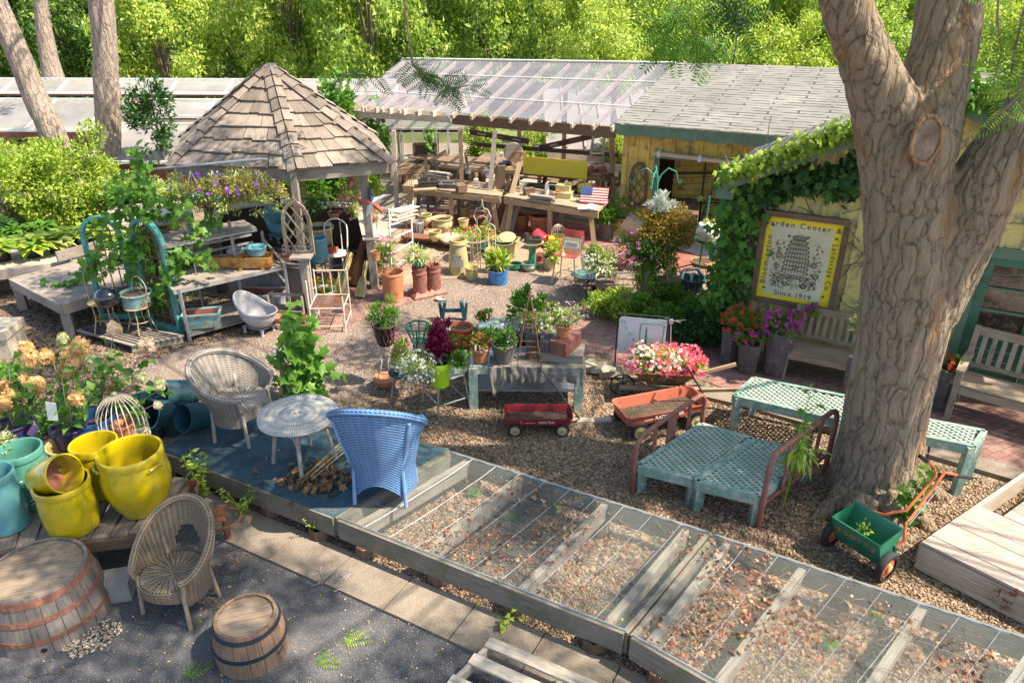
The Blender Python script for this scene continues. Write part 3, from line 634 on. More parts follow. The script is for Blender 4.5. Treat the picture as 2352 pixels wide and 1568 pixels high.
   # barn ----
barn=thing('barn','yellow board-and-batten barn with shingle roof, green scalloped eave and wide open doorway','barn',(E0.x,E0.y,0))
BL=7.2;bE1=E0+D*BL;w0=E0+NB*.45+D*.12;w0.z=0
b=MB();rE=rM.lerp(rR,1.0)+(rR-rM).normalized()*1.2
Lr=(rE-rM).length;Sl=(rM-E0).length
b.surf(lambda u,v:(rM.lerp(rE,u)).lerp(E0.lerp(bE1,u),v)+Vector((0,0,.075)),40,8,uvs=(Lr,Sl));
b.surf(lambda u,v:(rM.lerp(rE,u)).lerp((E0+NB*2*RD).lerp(bE1+NB*2*RD,u),v)+Vector((0,0,.07)),4,2,uvs=(Lr,Sl));wpart(b,'roof',ROOF_S,barn)
b=MB();n_=26
for k in range(n_):
 x0,x1=BL*k/n_,BL*(k+1)/n_
 for q in range(4):
  a_,c_=x0+(x1-x0)*q/4,x0+(x1-x0)*(q+1)/4;hh=.17+.035*abs(sin((k*4+q+.5)/4*pi/2));p,e=E0+D*a_,E0+D*c_
  b.beam(p+Vector((0,0,.06-hh/2)),e+Vector((0,0,.06-hh/2)),.025,hh,ext=.002)
wpart(b,'scalloped_fascia',GREEN_T,barn)
def boardwall(b,a,q,z0,z1,step=.25,zf=None,bat=True):
 L=(q-a).length;n=max(1,int(round(L/step)));nr=Vector(((q-a).y,-(q-a).x,0)).normalized()
 for k in range(n):
  p0,p1=a.lerp(q,k/n),a.lerp(q,(k+1)/n);m=(p0+p1)/2;zt=zf(p0.lerp(p1,.5))if zf else z1
  b.beam(Vector((m.x,m.y,z0)),Vector((m.x,m.y,zt)),L/n-.002,.03,up=nr)
  if bat:b.beam(Vector((p0.x,p0.y,z0))+nr*.025,Vector((p0.x,p0.y,zt))+nr*.025,.05,.025,up=nr)
dL,dR=D.dot(PV(1508,450,w0,w0+D)-w0),D.dot(PV(1650,450,w0,w0+D)-w0)+.9
zD=PV(1510,362,w0,w0+D).z
b=MB();boardwall(b,w0,w0+D*dL,0,ZE);boardwall(b,w0+D*dL,w0+D*dR,zD,ZE);boardwall(b,w0+D*dR,w0+D*(BL-.1),0,ZE)
wl=w0-D*.02;b.beam(w0+Vector((0,0,.0)),w0+Vector((0,0,ZE)),.1,.07,up=-NB);wpart(b,'wall',YEL_W,barn)
b=MB();
for k in range(20):p=w0+NB*(.17+k*.3);b.beam(Vector((p.x,p.y,0)),Vector((p.x,p.y,ZE+min(k,19-k)*.08)),.3,.03,up=D)
wpart(b,'side_wall',YEL_W,barn)
b=MB();q=w0-NB*.04
b.beam(q+D*(dL-.04),q+D*(dL-.04)+Vector((0,0,zD)),.1,.04,up=NB);b.beam(q+D*(dR+.04),q+D*(dR+.04)+Vector((0,0,zD)),.1,.04,up=NB);b.beam(q+D*(dL-.09)+Vector((0,0,zD+.04)),q+D*(dR+.09)+Vector((0,0,zD+.04)),.045,.08);wpart(b,'door_frame',GREEN_T,barn)
pa,pb=PV(1502,352,w0-NB*.12,w0-NB*.12+D),PV(1830,390,w0-NB*.12,w0-NB*.12+D)
b=MB();b.tube([pa,pb],.045,12);wpart(b,'door_track',PALE_W,barn)
b=MB()
for k in range(4):p=pa.lerp(pb,.04+k*.3);b.box(p+Vector((0,0,.0)),(.06,.1,.11),RZ(rad(-26)));b.box(p+NB*.06+Vector((0,0,.05)),(.05,.08,.03),RZ(rad(-26)))
wpart(b,'bracket',PALEB,barn)
b=MB();q=PV(1417,400,w0-NB*.05,w0-NB*.05+D);b.box(q,(.07,.05,.09),RZ(rad(-26)));b.tube([q+Vector((0,0,-.04)),q+Vector((.03,0,-.12)),q+Vector((-.06,-.03,-.16)),q+Vector((-.1,0,-.06))],.006,5);wpart(b,'outlet_box',STEEL,barn)
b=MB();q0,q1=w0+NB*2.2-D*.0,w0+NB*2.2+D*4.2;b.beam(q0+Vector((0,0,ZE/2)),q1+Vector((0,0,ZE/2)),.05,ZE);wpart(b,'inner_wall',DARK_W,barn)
b=MB();q0=w0+NB*.9+D*(dL+.08)
for k in range(15):z=.15+k*.12;b.beam(q0+Vector((0,0,z-.05)),q0+D*1.5+NB*.2+Vector((0,0,z+.12)),.02,.11)
pn=thing('slatted_panel','yellow slatted panel with black bars leaning inside the barn doorway','panel',(q0.x,q0.y,0));wpart(b,'slat',YEL_W,pn)
b=MB();b.beam(q0+D*.62-NB*.03,q0+D*.62-NB*.03+Vector((0,0,1.95)),.03,.03,up=D)
for z in(.5,1.1):b.beam(q0-NB*.03+Vector((0,0,z)),q0+D*1.4+NB*.12+Vector((0,0,z+.12)),.02,.03)
wpart(b,'bar',IRON,pn)
p0,p1=P(1590,560,0),w0+D*(dL+1.15)+NB*.75;p1.z=1.9
r=thing('stepladder','tall black stepladder leaning inside the barn doorway','ladder',(p0.x,p0.y,0));b=MB()
for s_ in(0,.38):b.beam(p0+D*s_,p1+D*s_*.8,.06,.03,up=D)
wpart(b,'rail',IRON,r);b=MB()
for k in range(1,7):b.beam((p0.lerp(p1,k/7)),(p0+D*.38).lerp(p1+D*.3,k/7),.08,.025)
wpart(b,'rung',IRON,r)
# vine house ------------------
VA,VB_=P(1650,780,0),P(2352,925,0);VD=(VB_-VA);VD.z=0;VL=VD.length;VD.normalize();VN=Vector((-VD.y,VD.x,0))
vh=thing('vine_house','pale board gable wall with green rake trim and an old green door','building',(VA.x,VA.y,0))
def von(u,v,off=0.0):return PV(u,v,VA-VN*off,VA-VN*off+VD)
rk0,rk1=von(1668,402,.3),von(2140,232,.3);sl_=(rk1.z-rk0.z)/((rk1-rk0).to_2d().length);apx=(von(2200,215).to_2d()-VA.to_2d()).length
def ztop(p):t_=(p.to_2d()-VA.to_2d()).length;t_=t_ if t_<apx else 2*apx-t_;return rk0.z-.06+sl_*t_
WL=2*apx
dx0,dx1=(von(2180,800).to_2d()-VA.to_2d()).length,(von(2352,800).to_2d()-VA.to_2d()).length+.12;zdt=von(2260,583).z
b=MB();boardwall(b,VA,VA+VD*dx0,0,0,.22,ztop);boardwall(b,VA+VD*dx0,VA+VD*dx1,zdt,0,.22,ztop);boardwall(b,VA+VD*dx1,VA+VD*WL,0,0,.22,ztop);wpart(b,'wall',SIDE_W,vh)
b=MB();boardwall(b,VA+VN*1.7,VA,0,rk0.z-.05,.22);wpart(b,'side_wall',SIDE_W,vh)
b=MB()
def rakepts(off):
 a=VA-VD*.15-VN*off;a.z=rk0.z-.15*sl_+.02;m=VA+VD*apx-VN*off;m.z=rk0.z+sl_*apx+.02;e=VA+VD*(WL+.15)-VN*off;e.z=a.z;return a,m,e
a,m,e=rakepts(.3);nseg=16
for(p,q)in((a,m),(m,e)):
 b.beam(p+Vector((0,0,-.07)),q+Vector((0,0,-.07)),.035,.16)
b.lathe([(0,-.018),(.13,-.018),(.13,.018),(0,.018)],16,(0,0,0))if 0 else None
b.box(a+Vector((.05,0,-.19)),(.22,.036,.12),RZ(atan2(VD.y,VD.x)));wpart(b,'rake_trim',GREEN_T,vh)
b=MB();a,m,e=rakepts(.34);bkk=VN*1.9
b.surf(lambda u,v:a.lerp(m,v)+bkk*u+Vector((0,0,.03)),4,4,uvs=(1.9,2.6),th=.03);b.surf(lambda u,v:m.lerp(e,v)+bkk*u+Vector((0,0,.03)),4,4,uvs=(1.9,2.6),th=.03);wpart(b,'roof',ROOF_S,vh)
def lz(t_,z,off=0):p=VA+VD*t_-VN*off;p.z=z;return p
dr=MB();dW=dx1-dx0
b=MB();b.beam(lz(dx0+.04,0,.03),lz(dx0+.04,zdt,.03),.09,.05,up=VN);b.beam(lz(dx1-.04,0,.03),lz(dx1-.04,zdt,.03),.09,.05,up=VN);b.beam(lz(dx0,zdt+.05,.03),lz(dx1,zdt+.05,.03),.05,.12);fr=wpart(b,'door_frame',GREEN_T,vh)
b=MB();x0,x1=dx0+.09,dx1-.09;zm=zdt*.47
for(a_,c_,z0,z1)in((x0,x0+.11,0,zdt),(x1-.11,x1,0,zdt),(x0+.11,x1-.11,zdt-.11,zdt),(x0+.11,x1-.11,0,.2),(x0+.11,x1-.11,zm-.1,zm)):
 b.beam(lz((a_+c_)/2,z0,0),lz((a_+c_)/2,z1,0),c_-a_-.001,.045,up=VN)
for k in range(4):z=.2+(zm-.3)*k/4;b.beam(lz(x0+.11,z+(zm-.3)/8,-.005),lz(x1-.11,z+(zm-.3)/8,-.005),.03,(zm-.3)/4-.012)
door=wpart(b,'door',GREEN_D,vh)
b=MB();zz=[zm+(zdt-.11-zm)*k/3 for k in range(4)]
for k in range(3):b.beam(lz(x0+.11,(zz[k]+zz[k+1])/2,-.01),lz(x1-.11,(zz[k]+zz[k+1])/2,-.01),.008,zz[k+1]-zz[k])
o=wpart(b,'pane',WINDOW,vh);o.parent=door
for k in(1,2):b=MB();b.beam(lz(x0+.11,zz[k],.015),lz(x1-.11,zz[k],.015),.03,.025);o=wpart(b,'glazing_bar',GREEN_T,vh);o.parent=door
b=MB();b.beam(lz(dx1+.13,.2,.04),lz(dx1+.13,zdt,.04),.16,.03,up=VN);q=lz(dx1+.1,zm+.05,.08);b.tube([q,q+Vector((0,-.05,0)),q+Vector((0,-.05,-.14)),q+Vector((0,0,-.14))],.008,6);wpart(b,'shutter',YEL_W,vh)
p0,p1=von(2190,395,.02),von(2250,395,.02);b=MB();z0,z1=von(2200,425).z,von(2200,335).z;m=(p0+p1)/2;b.beam(Vector((m.x,m.y,z0)),Vector((m.x,m.y,z1)),.5,.03,up=VN);wpart(b,'gable_panel',PALE_W,vh)
# the big sign ----------------
sg0,sg1=von(1764,492,.1),von(1943,510,.1);sb0,sb1=von(1735,678,.1),von(1918,715,.1)
sW=(sg1-sg0).to_2d().length;ztp=(sg0.z+sg1.z)/2;zbt=(sb0.z+sb1.z)/2;so_=sg0.copy();so_.z=zbt;SH=ztp-zbt
sign=thing('garden_sign','big framed yellow and cream sign with a beehive drawing on the ivy wall','sign',so_)
def sp(x,y,off=0):return so_+VD*x*sW+Vector((0,0,y*SH))-VN*off
b=MB();b.beam(sp(0,.5),sp(1,.5),.03,SH);wpart(b,'panel',SIGN_Y,sign)
b=MB()
def scream(u,v):
 ww=.40+.03*noise.noise(Vector((v*6,u*9,1)));x=.485+(u-.5)*2*ww;y=.49+(v-.5)*2*(.425+.02*noise.noise(Vector((u*5,v*3,4))));return sp(x,y,.018)
b.surf(scream,14,18);wpart(b,'cream_field',SIGN_C,sign)
b=MB();
for(a_,c_)in((sp(-.03,0,.015),sp(-.03,1,.015)),(sp(1.03,0,.015),sp(1.03,1,.015))):b.beam(a_,c_,.07,.06,up=VN)
for y in(-.012,1.012):b.beam(sp(-.05,y,.017),sp(1.05,y,.017),.064,.07)
wpart(b,'frame',BROWN_W,sign)
def stx(s,x,y,size,rot=0,w_=1.0,spc=1.15):
 M=frame_M(sp(x,y,.021),VD,(0,0,1))@RZ(rot);txt('lettering',s,size,M,INK,sign,.001,width=w_,origin=so_,spc=spc)
stx('Garden Center &',.47,.905,SH*.085,spc=1.35);stx('Bloomington',.075,.47,SH*.09,pi/2,spc=1.25);stx('Landscape Co.',.93,.48,SH*.075,-pi/2,spc=1.25);stx('Since 1919',.5,.1,SH*.08,spc=1.15)
b=MB();
def ell(cx,cy,rx,ry,th=.012,n=20,off=.022,a0=0,a1=2*pi):
 pts=[sp(cx+rx*cos(a0+(a1-a0)*k/n),cy+ry*sin(a0+(a1-a0)*k/n),off)for k in range(n+1)];b.tube(pts,th*sW*.5,4,flat=.4)
for k in range(9):
 y=.37+k*.05;hw=.18*sqrt(max(0.02,1-((k)/9.2)**2.2));ell(.47,y,hw,.03,.014)
 for q in range(9):x=.47-hw+2*hw*(q+.5)/9;b.tube([sp(x,y-.015,.022),sp(x+.012,y+.02,.022)],.005*sW,4)
ell(.47,.43,.03,.02,.02)
for(x0,x1,y0,y1)in((.27,.68,.30,.325),):b.beam(sp(x0,y0,.022),sp(x1,y0,.022),.004,.012);b.beam(sp(x0,y1,.022),sp(x1,y1,.022),.004,.012)
rs=random.Random(5)
for(cx,cy,rx,ry,n)in((.23,.46,.06,.26,90),(.74,.46,.07,.26,100),(.48,.25,.31,.065,200)):
 for _ in range(n):
  x,y=cx+rs.uniform(-1,1)*rx,cy+rs.uniform(-1,1)*ry;a=rs.random()*6.28;L=rs.uniform(.015,.035);b.tube([sp(x,y,.022),sp(x+L*cos(a),y+L*.7*sin(a),.023),sp(x+L*1.2*cos(a+.5),y+L*.9*sin(a+.5),.022)],[.001,.0085*sW,.001],4,flat=.4)
for(x,y)in((.24,.55),(.22,.42),(.71,.48),(.76,.36),(.62,.22)):
 for q in range(3):ell(x,y,.04-.012*q,.032-.01*q,.007)
for(x,y)in((.1,.88),(.93,.82),(.1,.14),(.9,.14),(.33,.78),(.58,.79)):
 for a in(.6,2.5,3.7,5.6):b.tube([sp(x,y,.022),sp(x+.02*cos(a),y+.018*sin(a),.022)],.006*sW,4)
wpart(b,'emblem',INK,sign)
# ========================== TREES
def px2(u,v,Y,wpx):p=PY(u,v,Y);return p,wpx*mpp(p)
def remesh_limbs(name,chains,voxel,mat,parent,amp=.03,sx=7,origin=None,smooth=8,roots=None):
 b=MB()
 for ch in chains:
  pts=[Vector(c[0])for c in ch];rr=[c[1]for c in ch];P2=[];R2=[]
  for i in range(len(pts)-1):
   p0=pts[max(i-1,0)];p1=pts[i];p2=pts[i+1];p3=pts[min(i+2,len(pts)-1)]
   for k in range(4):
    t=k/4;P2.append(.5*((2*p1)+(p2-p0)*t+(2*p0-5*p1+4*p2-p3)*t*t+(3*p1-p0-3*p2+p3)*t**3));R2.append(rr[i]*(1-t)+rr[i+1]*t)
  P2.append(pts[-1]);R2.append(rr[-1]);b.tube(P2,R2,24)
 o=b.build('tmp',mat);md=o.modifiers.new('r','REMESH');md.mode='VOXEL';md.voxel_size=voxel
 ms=o.modifiers.new('s','SMOOTH');ms.factor=.6;ms.iterations=smooth
 dg=bpy.context.evaluated_depsgraph_get();me=bpy.data.meshes.new_from_object(o.evaluated_get(dg));bpy.data.objects.remove(o);me.name=name
 n=len(me.vertices);co=np.empty(n*3);me.vertices.foreach_get('co',co);co=co.reshape(-1,3);nr=np.empty(n*3);me.vertices.foreach_get('normal',nr);nr=nr.reshape(-1,3)
 d=np.empty(n)
 for i in range(n):
  x,y,z=co[i];wq=noise.noise(Vector((x*2,y*2,z*1.5)))*.5;q=Vector((x*sx+wq,y*sx+wq,z*sx*.15))
  d[i]=(.5-abs(noise.noise(q)))*1.3+(.4-abs(noise.noise(q*2.3)))*.6+noise.noise(Vector((x*1.2,y*1.2,z*.8)))*.9
 co+=nr*((d-d.mean())*amp)[:,None]
 if origin is not None:co-=np.array(origin)
 me.vertices.foreach_set('co',co.ravel());me.polygons.foreach_set('use_smooth',[True]*len(me.polygons));me.materials.clear();me.materials.append(mat);me.update()
 o=bpy.data.objects.new(name,me);COL.objects.link(o)
 if parent:o.parent=parent
 return o
g0=P(2005,1162,0);YT=g0.y+.22
big=thing('locust_tree','huge forked honey locust with deeply furrowed brown bark behind the green spreader','tree',(g0.x,YT,0))
def C(l,y0=0,dy=0):return[px2(u,v,YT+y0+dy*i,w_)for i,(u,v,w_)in enumerate(l)]
main=C([(1996,1215,140),(2000,1165,116),(2006,1100,98),(2025,1000,90),(2043,900,90),(2063,800,91),(2080,700,97),(2088,600,97),(2088,500,94),(2081,410,95),(2082,320,104),(2084,262,90)])
lim1=C([(2060,350,84),(2033,250,74),(2001,165,62),(1972,90,55),(1941,0,51),(1905,-120,47),(1860,-320,40),(1780,-700,28)],0,-.03)
lim2=C([(2105,350,84),(2130,250,76),(2152,165,71),(2171,90,69),(2182,0,67),(2200,-150,60),(2230,-380,48),(2290,-800,32)],0,.05)
lim3=C([(2120,720,70),(2165,620,76),(2215,525,74),(2262,425,76),(2335,315,70),(2415,195,64),(2520,40,58),(2660,-160,50),(2800,-420,40)],-.02,-.04)
roots=[]
for(u,v,u2,v2,w1)in((1925,1150,1860,1200,30),(2095,1170,2150,1240,34),(2050,1190,2075,1270,34),(1960,1200,1930,1250,30),(2120,1120,2190,1150,26)):
 a=P((u+2005)/2,v-60,.25);m=P(u,v,.08);e=P(u2,v2,-.05);roots.append([(a,.16),(m,.11),(e,.05)])
trunk=remesh_limbs('trunk',[main,lim1,lim2,lim3]+roots,.017,BARK,big,.024,10,origin=big.location,smooth=10)
sc_=PY(2128,322,YT-.40);q=MB(M=T(sc_)@RZ(rad(12))@RX(rad(84)))
q.lathe([(0,.0),(.02,.004),(.05,.006),(.09,.004),(.105,0)],36,sx=1,sy=1.45,fx=lambda A,z:1+.06*sin(A*2+.6)+.03*sin(A*5))
HEART=speck('heartwood',[(0,(.09,.06,.05)),(.6,(.17,.125,.10)),(1,(.34,.26,.19))],22,7,.8,.3)
wpart(q,'pruning_scar',HEART,big)
q=MB(M=T(sc_)@RZ(rad(12))@RX(rad(84)));q.tube([(.118*cos(a*pi/18)*(1+.06*sin(a*pi/9+.6)),.118*1.45*sin(a*pi/18),0)for a in range(36)],[.015+.004*sin(a*1.3)for a in range(36)],8,closed=True)
wpart(q,'scar_rim',bark('scar_rim',(.30,.17,.09),(.12,.06,.03),(.42,.2,.08),14),big)
def crown_cloud(cl,n,leaf,tpl,mat,parent,origin,name='foliage',flat=.5):
 ps=[];ds=[]
 for(c,r,k)in cl:
  m=int(n*k);d=rdir(m);p=np.array(c)+d*(np.random.rand(m)**.5)[:,None]*np.array([r,r,r*flat]);ps.append(p);ds.append(d)
 p=np.vstack(ps);d=np.vstack(ds);dd=rdir(len(p),-.3,.5)
 return scatter(name,p,dd,rdir(len(p),1.3),np.random.uniform(.7,1.3,len(p))*leaf,tpl,mat,parent,origin=origin)
rs=random.Random(21);cl=[];limbs=[]
k_=cos(SUN_EL)/sin(SUN_EL);sh=Vector((sin(SUN_AZ)*k_,cos(SUN_AZ)*k_,0))
SHADE=[]
tries=0
def shade_amt(x,y):  # shade the unseen crown is shaped to cast at a ground spot
 px=ray(0,0)
 if y<3.0:return.62
 a=.0
 if y<6.2:a=.66 if x<.6 else.34
 elif y<9.6:a=.34 if x>-1 else.50
 elif y<11.5:a=.10 if x>-2.5 else.42
 else:a=.0 if x>-5 else.22
 if x>4.2 and y<9:a=max(a,.14)
 if.9<x<3.4 and 5.5<y<7.6:a=.10
 return a
for _ in range(26):  # unseen leaf clumps added toward the sun to shade the trunk
 z0_,z=rs.uniform(.6,4.2),rs.uniform(6.3,9);c=Vector((g0.x+rs.uniform(-.7,.15),YT-.35+rs.uniform(-.35,.25),z0_))+sh*(z-z0_);c.z=z
 r=rs.uniform(.22,.42);cl.append((tuple(c),r,r*r*1.4))
while len(cl)<370 and tries<9000:
 tries+=1;x,y=rs.uniform(-9,10),rs.uniform(.5,15)
 if rs.random()>shade_amt(x,y)*1.1:continue
 if noise.noise(Vector((x*.55,y*.55,9)))<-.22:continue
 z=rs.uniform(6.2,9.5);c=Vector((x,y,0))+sh*z;c.z=z
 if c.x<-4.5 and False:continue
 r=rs.uniform(.28,.60);cl.append((tuple(c),r,r*r))
tot=sum(c[2]for c in cl);cl=[(a,b_,k/tot)for a,b_,k in cl]
crown_cloud(cl,130000,.08,RH,GL_L,big,big.location,'crown',.55)
b=MB();tops=[lim1[-1][0],lim2[-1][0],lim3[-1][0]]
for(c,r,k)in cl[::8]:
 c=Vector(c);t_=min(tops,key=lambda q:(q-c).length);m=t_.lerp(c,.5)+Vector((0,0,-.3));b.tube([t_,m,c],[.03,.018,.006],5)
wpart(b,'bough',BARK,big)
def spray(pts,n,size,name='hanging_spray',mat=GL_L,drop=.5,lo=0):
 """a twig with feathery compound leaves"""
 b=MB();b.tube(pts,[.006*(1-k/len(pts))+.002 for k in range(len(pts))],5);o=wpart(b,name,BARK,big);ps=[];ds=[]
 for i in range(n):
  t=(lo+(1-lo)*(i+.5)/n)*(len(pts)-1);k=int(t);p=Vector(pts[k]).lerp(Vector(pts[min(k+1,len(pts)-1)]),t-k);ps.append(p);ds.append((random.uniform(-1,1),random.uniform(-.5,.5),random.uniform(-1,.4)*drop*2))
 ns=rdir(n,.6);ns[:,1]-=.8
 f=scatter('leaflets',ps,ds,ns,np.random.uniform(.75,1.25,n)*size,FROND,mat,o,origin=big.location);return o
YH=4.2
spray([PY(925,-20,YH),PY(936,60,YH),PY(948,150,YH),PY(985,185,YH),PY(1040,205,YH),PY(1080,195,YH)],44,.12,drop=.4,mat=GL_D,lo=.35)
spray([PY(948,150,YH),PY(975,170,YH),PY(1010,180,YH+.05),PY(1035,215,YH)],26,.12,mat=GL_D)
spray([PY(780,172,5),PY(830,170,5),PY(880,178,5)],16,.13,drop=.5,mat=GL_D)
spray([PY(2300,-60,4.6),PY(2290,40,4.6),PY(2300,120,4.6),PY(2280,200,4.6)],26,.24,mat=GL_L)
spray([PY(2352,20,4.6),PY(2330,120,4.6),PY(2318,200,4.55),PY(2316,300,4.5)],26,.22,mat=GL)
spray([PY(2360,150,4.4),PY(2340,220,4.4),PY(2300,260,4.4)],10,.2,mat=GL_Y)
spray([PY(1500,-30,9),PY(1560,30,9),PY(1600,80,9),PY(1640,120,9)],40,.42,mat=GL)
spray([PY(1660,-30,8),PY(1690,20,8),PY(1700,60,8)],26,.36,mat=GL_D)
spray([PY(1560,40,9),PY(1520,90,9),PY(1590,150,9)],26,.36,mat=GL)
def small_tree(label,l,Y,amp=.02,mat=BARK_L,cr=None,vox=.03):
 ch=[px2(u,v,Y,w_*.86)for u,v,w_ in l];base=ch[0][0].copy();base.z=0
 r=thing('shade_tree',label,'tree',base,group='pale trunks on the left');remesh_limbs('trunk',[ch],vox,mat,r,amp,9,origin=base,smooth=5)
 return r,ch
YL=P(180,478,0).y
t1,ch1=small_tree('leaning pale-barked trunk nearest the left edge',[(205,505,42),(172,440,36),(148,380,33),(118,300,32),(82,225,31),(45,130,30),(5,40,29),(-45,-80,27),(-120,-300,22)],YL)
YL2=P(258,462,0).y
t2,ch2=small_tree('upright pale-barked trunk left of the gazebo roof',[(262,480,40),(256,420,31),(250,330,30),(248,230,33),(243,180,31),(240,90,30),(232,0,32),(228,-100,29),(220,-300,22)],YL2)
t3,ch3=small_tree('distant pale trunk behind the greenhouse roof at the far left',[(122,180,28),(112,130,22),(100,60,19),(92,0,18),(80,-90,16),(60,-300,12)],23.5)
def branchy(r,tip,cl,n,leaf,mat,o):
 crown_cloud(cl,n,leaf,RH,mat,r,o,'crown',.6);b=MB()
 for(c,rr,k)in cl[::2]:b.tube([tip,(Vector(tip)+Vector(c))/2+Vector((0,0,-.2)),c],[.06,.035,.01],5)
 wpart(b,'bough',BARK_L,r)
for r,ch,s_ in((t1,ch1,3),(t2,ch2,4),(t3,ch3,5)):
 rs=random.Random(s_);tip=ch[-1][0];cl=[]
 for _ in range(26):
  a=rs.random()*6.28;R_=rs.uniform(.3,4.2);cl.append(((tip.x+cos(a)*R_,tip.y+sin(a)*R_,rs.uniform(6.0,9.5)),rs.uniform(.35,.75),1/46))
 branchy(r,tip,cl,9000,.11,GL,r.location)
 # ------- the wood beyond: each tree with its own crown
def crown_mesh(seed,n,size,mat):
 np.random.seed(seed);p,d=blob(n,(0,0,0),(1,1,1),.5,.6,seed*3.1,80,.19)
 dd=rdir(n)+d*.5;dd[:,2]-=.3;nn=d+rdir(n)*.7+np.array([0,0,.6])
 return scatter('crown',p,dd,nn,np.random.uniform(.5,1.6,n)*size,LEAF,mat)
protos=[crown_mesh(1,19000,.055,TREE_A),crown_mesh(2,17000,.055,TREE_B),crown_mesh(3,19000,.05,TREE_C)]
tk=MB();
for a in range(6):tk.tube([(0,0,.2),(cos(a)*.2,sin(a)*.2,.8),(cos(a)*.5,sin(a)*.5,1.3+.2*sin(a*3))],[.05,.03,.01],5)
tk.tube([(0,0,-.0),(.02,0,.5),(0,.02,1.2)],[.09,.06,.03],8);tkp=tk.build('trunk',BARK_F)
rs=random.Random(11);rows=[]
for i in range(13):rows.append((-25+i*4.1+rs.uniform(-.8,.8),29.5+rs.uniform(-1.5,1.5)+max(0,(i-7))*-.3,0))
for i in range(12):rows.append((-30+i*5.6+rs.uniform(-1,1),36+rs.uniform(-2,2),1))
for i in range(9):rows.append((-36+i*9+rs.uniform(-1,1),45+rs.uniform(-2,2),2))
for i in range(7):rows.append((2.5+i*2.9+rs.uniform(-.5,.5),23.6+rs.uniform(-.7,.7)-i*.35,3))
side=('left of the leaning trunk','between the two left trunks','behind the gazebo roof','behind the clear shed roof','behind the barn ridge','behind the big tree fork','at the far right')
used_lab={}
for i,(x,y,rw)in enumerate(rows):
 u=CX+x/(y*cos(PITCH))*F_PX
 k=1 if(rw==0 and u<300)or rw==1 and i%3==0 else(2 if rw==3 and i%2==0 else rs.choice((0,0,2,2)))  # front row at the left gets deep leaves: shade put into the colour
 if rw==0 and 330<u<760:k=rs.choice((0,2))
 hh=rs.uniform(3.2,4.2)if rw!=3 else rs.uniform(1.8,2.3);wd=rs.uniform(2.6,3.4)if rw!=3 else rs.uniform(1.6,2.2)
 tone=('light green','deep green','yellow-green')[k];size=('tall','large','far-off','low')[rw]
 sd=side[0 if u<100 else 1 if u<260 else 2 if u<780 else 3 if u<1540 else 4 if u<1960 else 5 if u<2260 else 6]
 lab=f'{size} {tone} leafy tree in the wood {sd}';used_lab[lab]=used_lab.get(lab,0)+1
 if used_lab[lab]>1:lab+=(', further right',', furthest right',', last on the right')[used_lab[lab]-2]
 r=thing('woodland_tree',lab,'tree',(x,y,0),rs.random()*6.28,'trees of the wood beyond the yard')
 c=protos[k].copy();COL.objects.link(c);c.parent=r;c.name='crown';c.location=(0,0,hh*.95 if rw!=3 else hh);c.scale=(wd,wd,hh);c.rotation_euler=(0,0,rs.random()*6)
 t_=tkp.copy();COL.objects.link(t_);t_.parent=r;t_.name='trunk';t_.scale=(wd*.5,wd*.5,hh)
for o in protos+[tkp]:bpy.data.objects.remove(o)
np.random.seed(5);n=26000;x=np.random.uniform(-34,34,n);y=np.random.uniform(30,33,n);z=np.random.rand(n)**1.2*3.6
tag(scatter('undergrowth',np.c_[x,y,z],rdir(n),rdir(n,.8),np.random.uniform(.18,.4,n),LEAF,TREE_B),kind='stuff',label='dark undergrowth between the trunks of the wood')
# ========================== SHARED BUILDERS FOR SMALL THINGS
def hz(u,v,b):return PY(u,v,b.y).z
def prof_pot(rb,rt,h,wall=.015,rim=.03,belly=0,lip=.012,foot=0,depth=.75):
 o=[(0,0),(rb*.9,0),(rb,.006)]
 n=10
 for k in range(1,n+1):
  t=k/n;z=.006+(h-rim-.006)*t;o.append((rb+(rt-lip-rb)*t+belly*sin(pi*min(1,t*.95)),z))
 o+=[(rt,h-rim+.004),(rt,h-.006),(rt-.004,h),(rt-wall,h),(rt-wall-.004,h-.01)]
 for k in range(1,7):
  t=1-k/6*depth;o.append((max(.01,rb+(rt-lip-rb)*t+belly*sin(pi*min(1,t*.95))-wall),.006+(h-rim)*t))
 o.append((0,o[-1][1]));return o
def soil_disc(r,z,n=20):
 b=MB();b.add([(0,0,z+.01)]+[(r*cos(2*pi*k/n),r*sin(2*pi*k/n),z+.006*sin(k*3))for k in range(n)],[(0,k+1,(k+1)%n+1)for k in range(n)]);return b
def pot(label,u,vb,vt,rt,rb,mat,z0=0,name='flower_pot',cat='pot',belly=0,rim=None,soil=.86,group=None,base=None,tilt=0,az=0,lip=None,deco=None,wall=None,n=32):
 g=base if base is not None else P(u,vb,z0);m=mpp(g);h=hz(u,vt,g)-g.z;Rt,Rb=rt*mpp(g+Vector((0,0,h))),rb*m
 r=thing(name,label,cat,g,0,group)
 if tilt:r.rotation_euler=(RZ(az)@RY(tilt)).to_euler()
 rim=rim if rim is not None else h*.12;lip=lip if lip is not None else Rt*.07;wall=wall or Rt*.09
 b=MB();b.lathe(prof_pot(Rb,Rt,h,wall,rim,belly*m,lip),n);b.build('body',mat,r)
 if soil:soil_disc((Rb+(Rt-Rb)*soil)-wall*.6,h*soil).build('soil',SOIL,r)
 if deco:deco(r,h,Rt,Rb)
 return r,h,Rt,Rb
def foliage(r,c,rad_,n,leaf,mat,tpl=LEAF,name='foliage',clump=0,up=.2,shell=.3,cr=.3,hang=0):
 p,d=blob(n,c,rad_,shell,.35,random.random()*50,clump,cr);dd=d+rdir(n)*.6;dd[:,2]+=up-hang;nn=rdir(n)*.6+d*.5;nn[:,2]+=.7
 return scatter(name,p,dd,nn,np.random.uniform(.65,1.35,n)*leaf,tpl,mat,r)
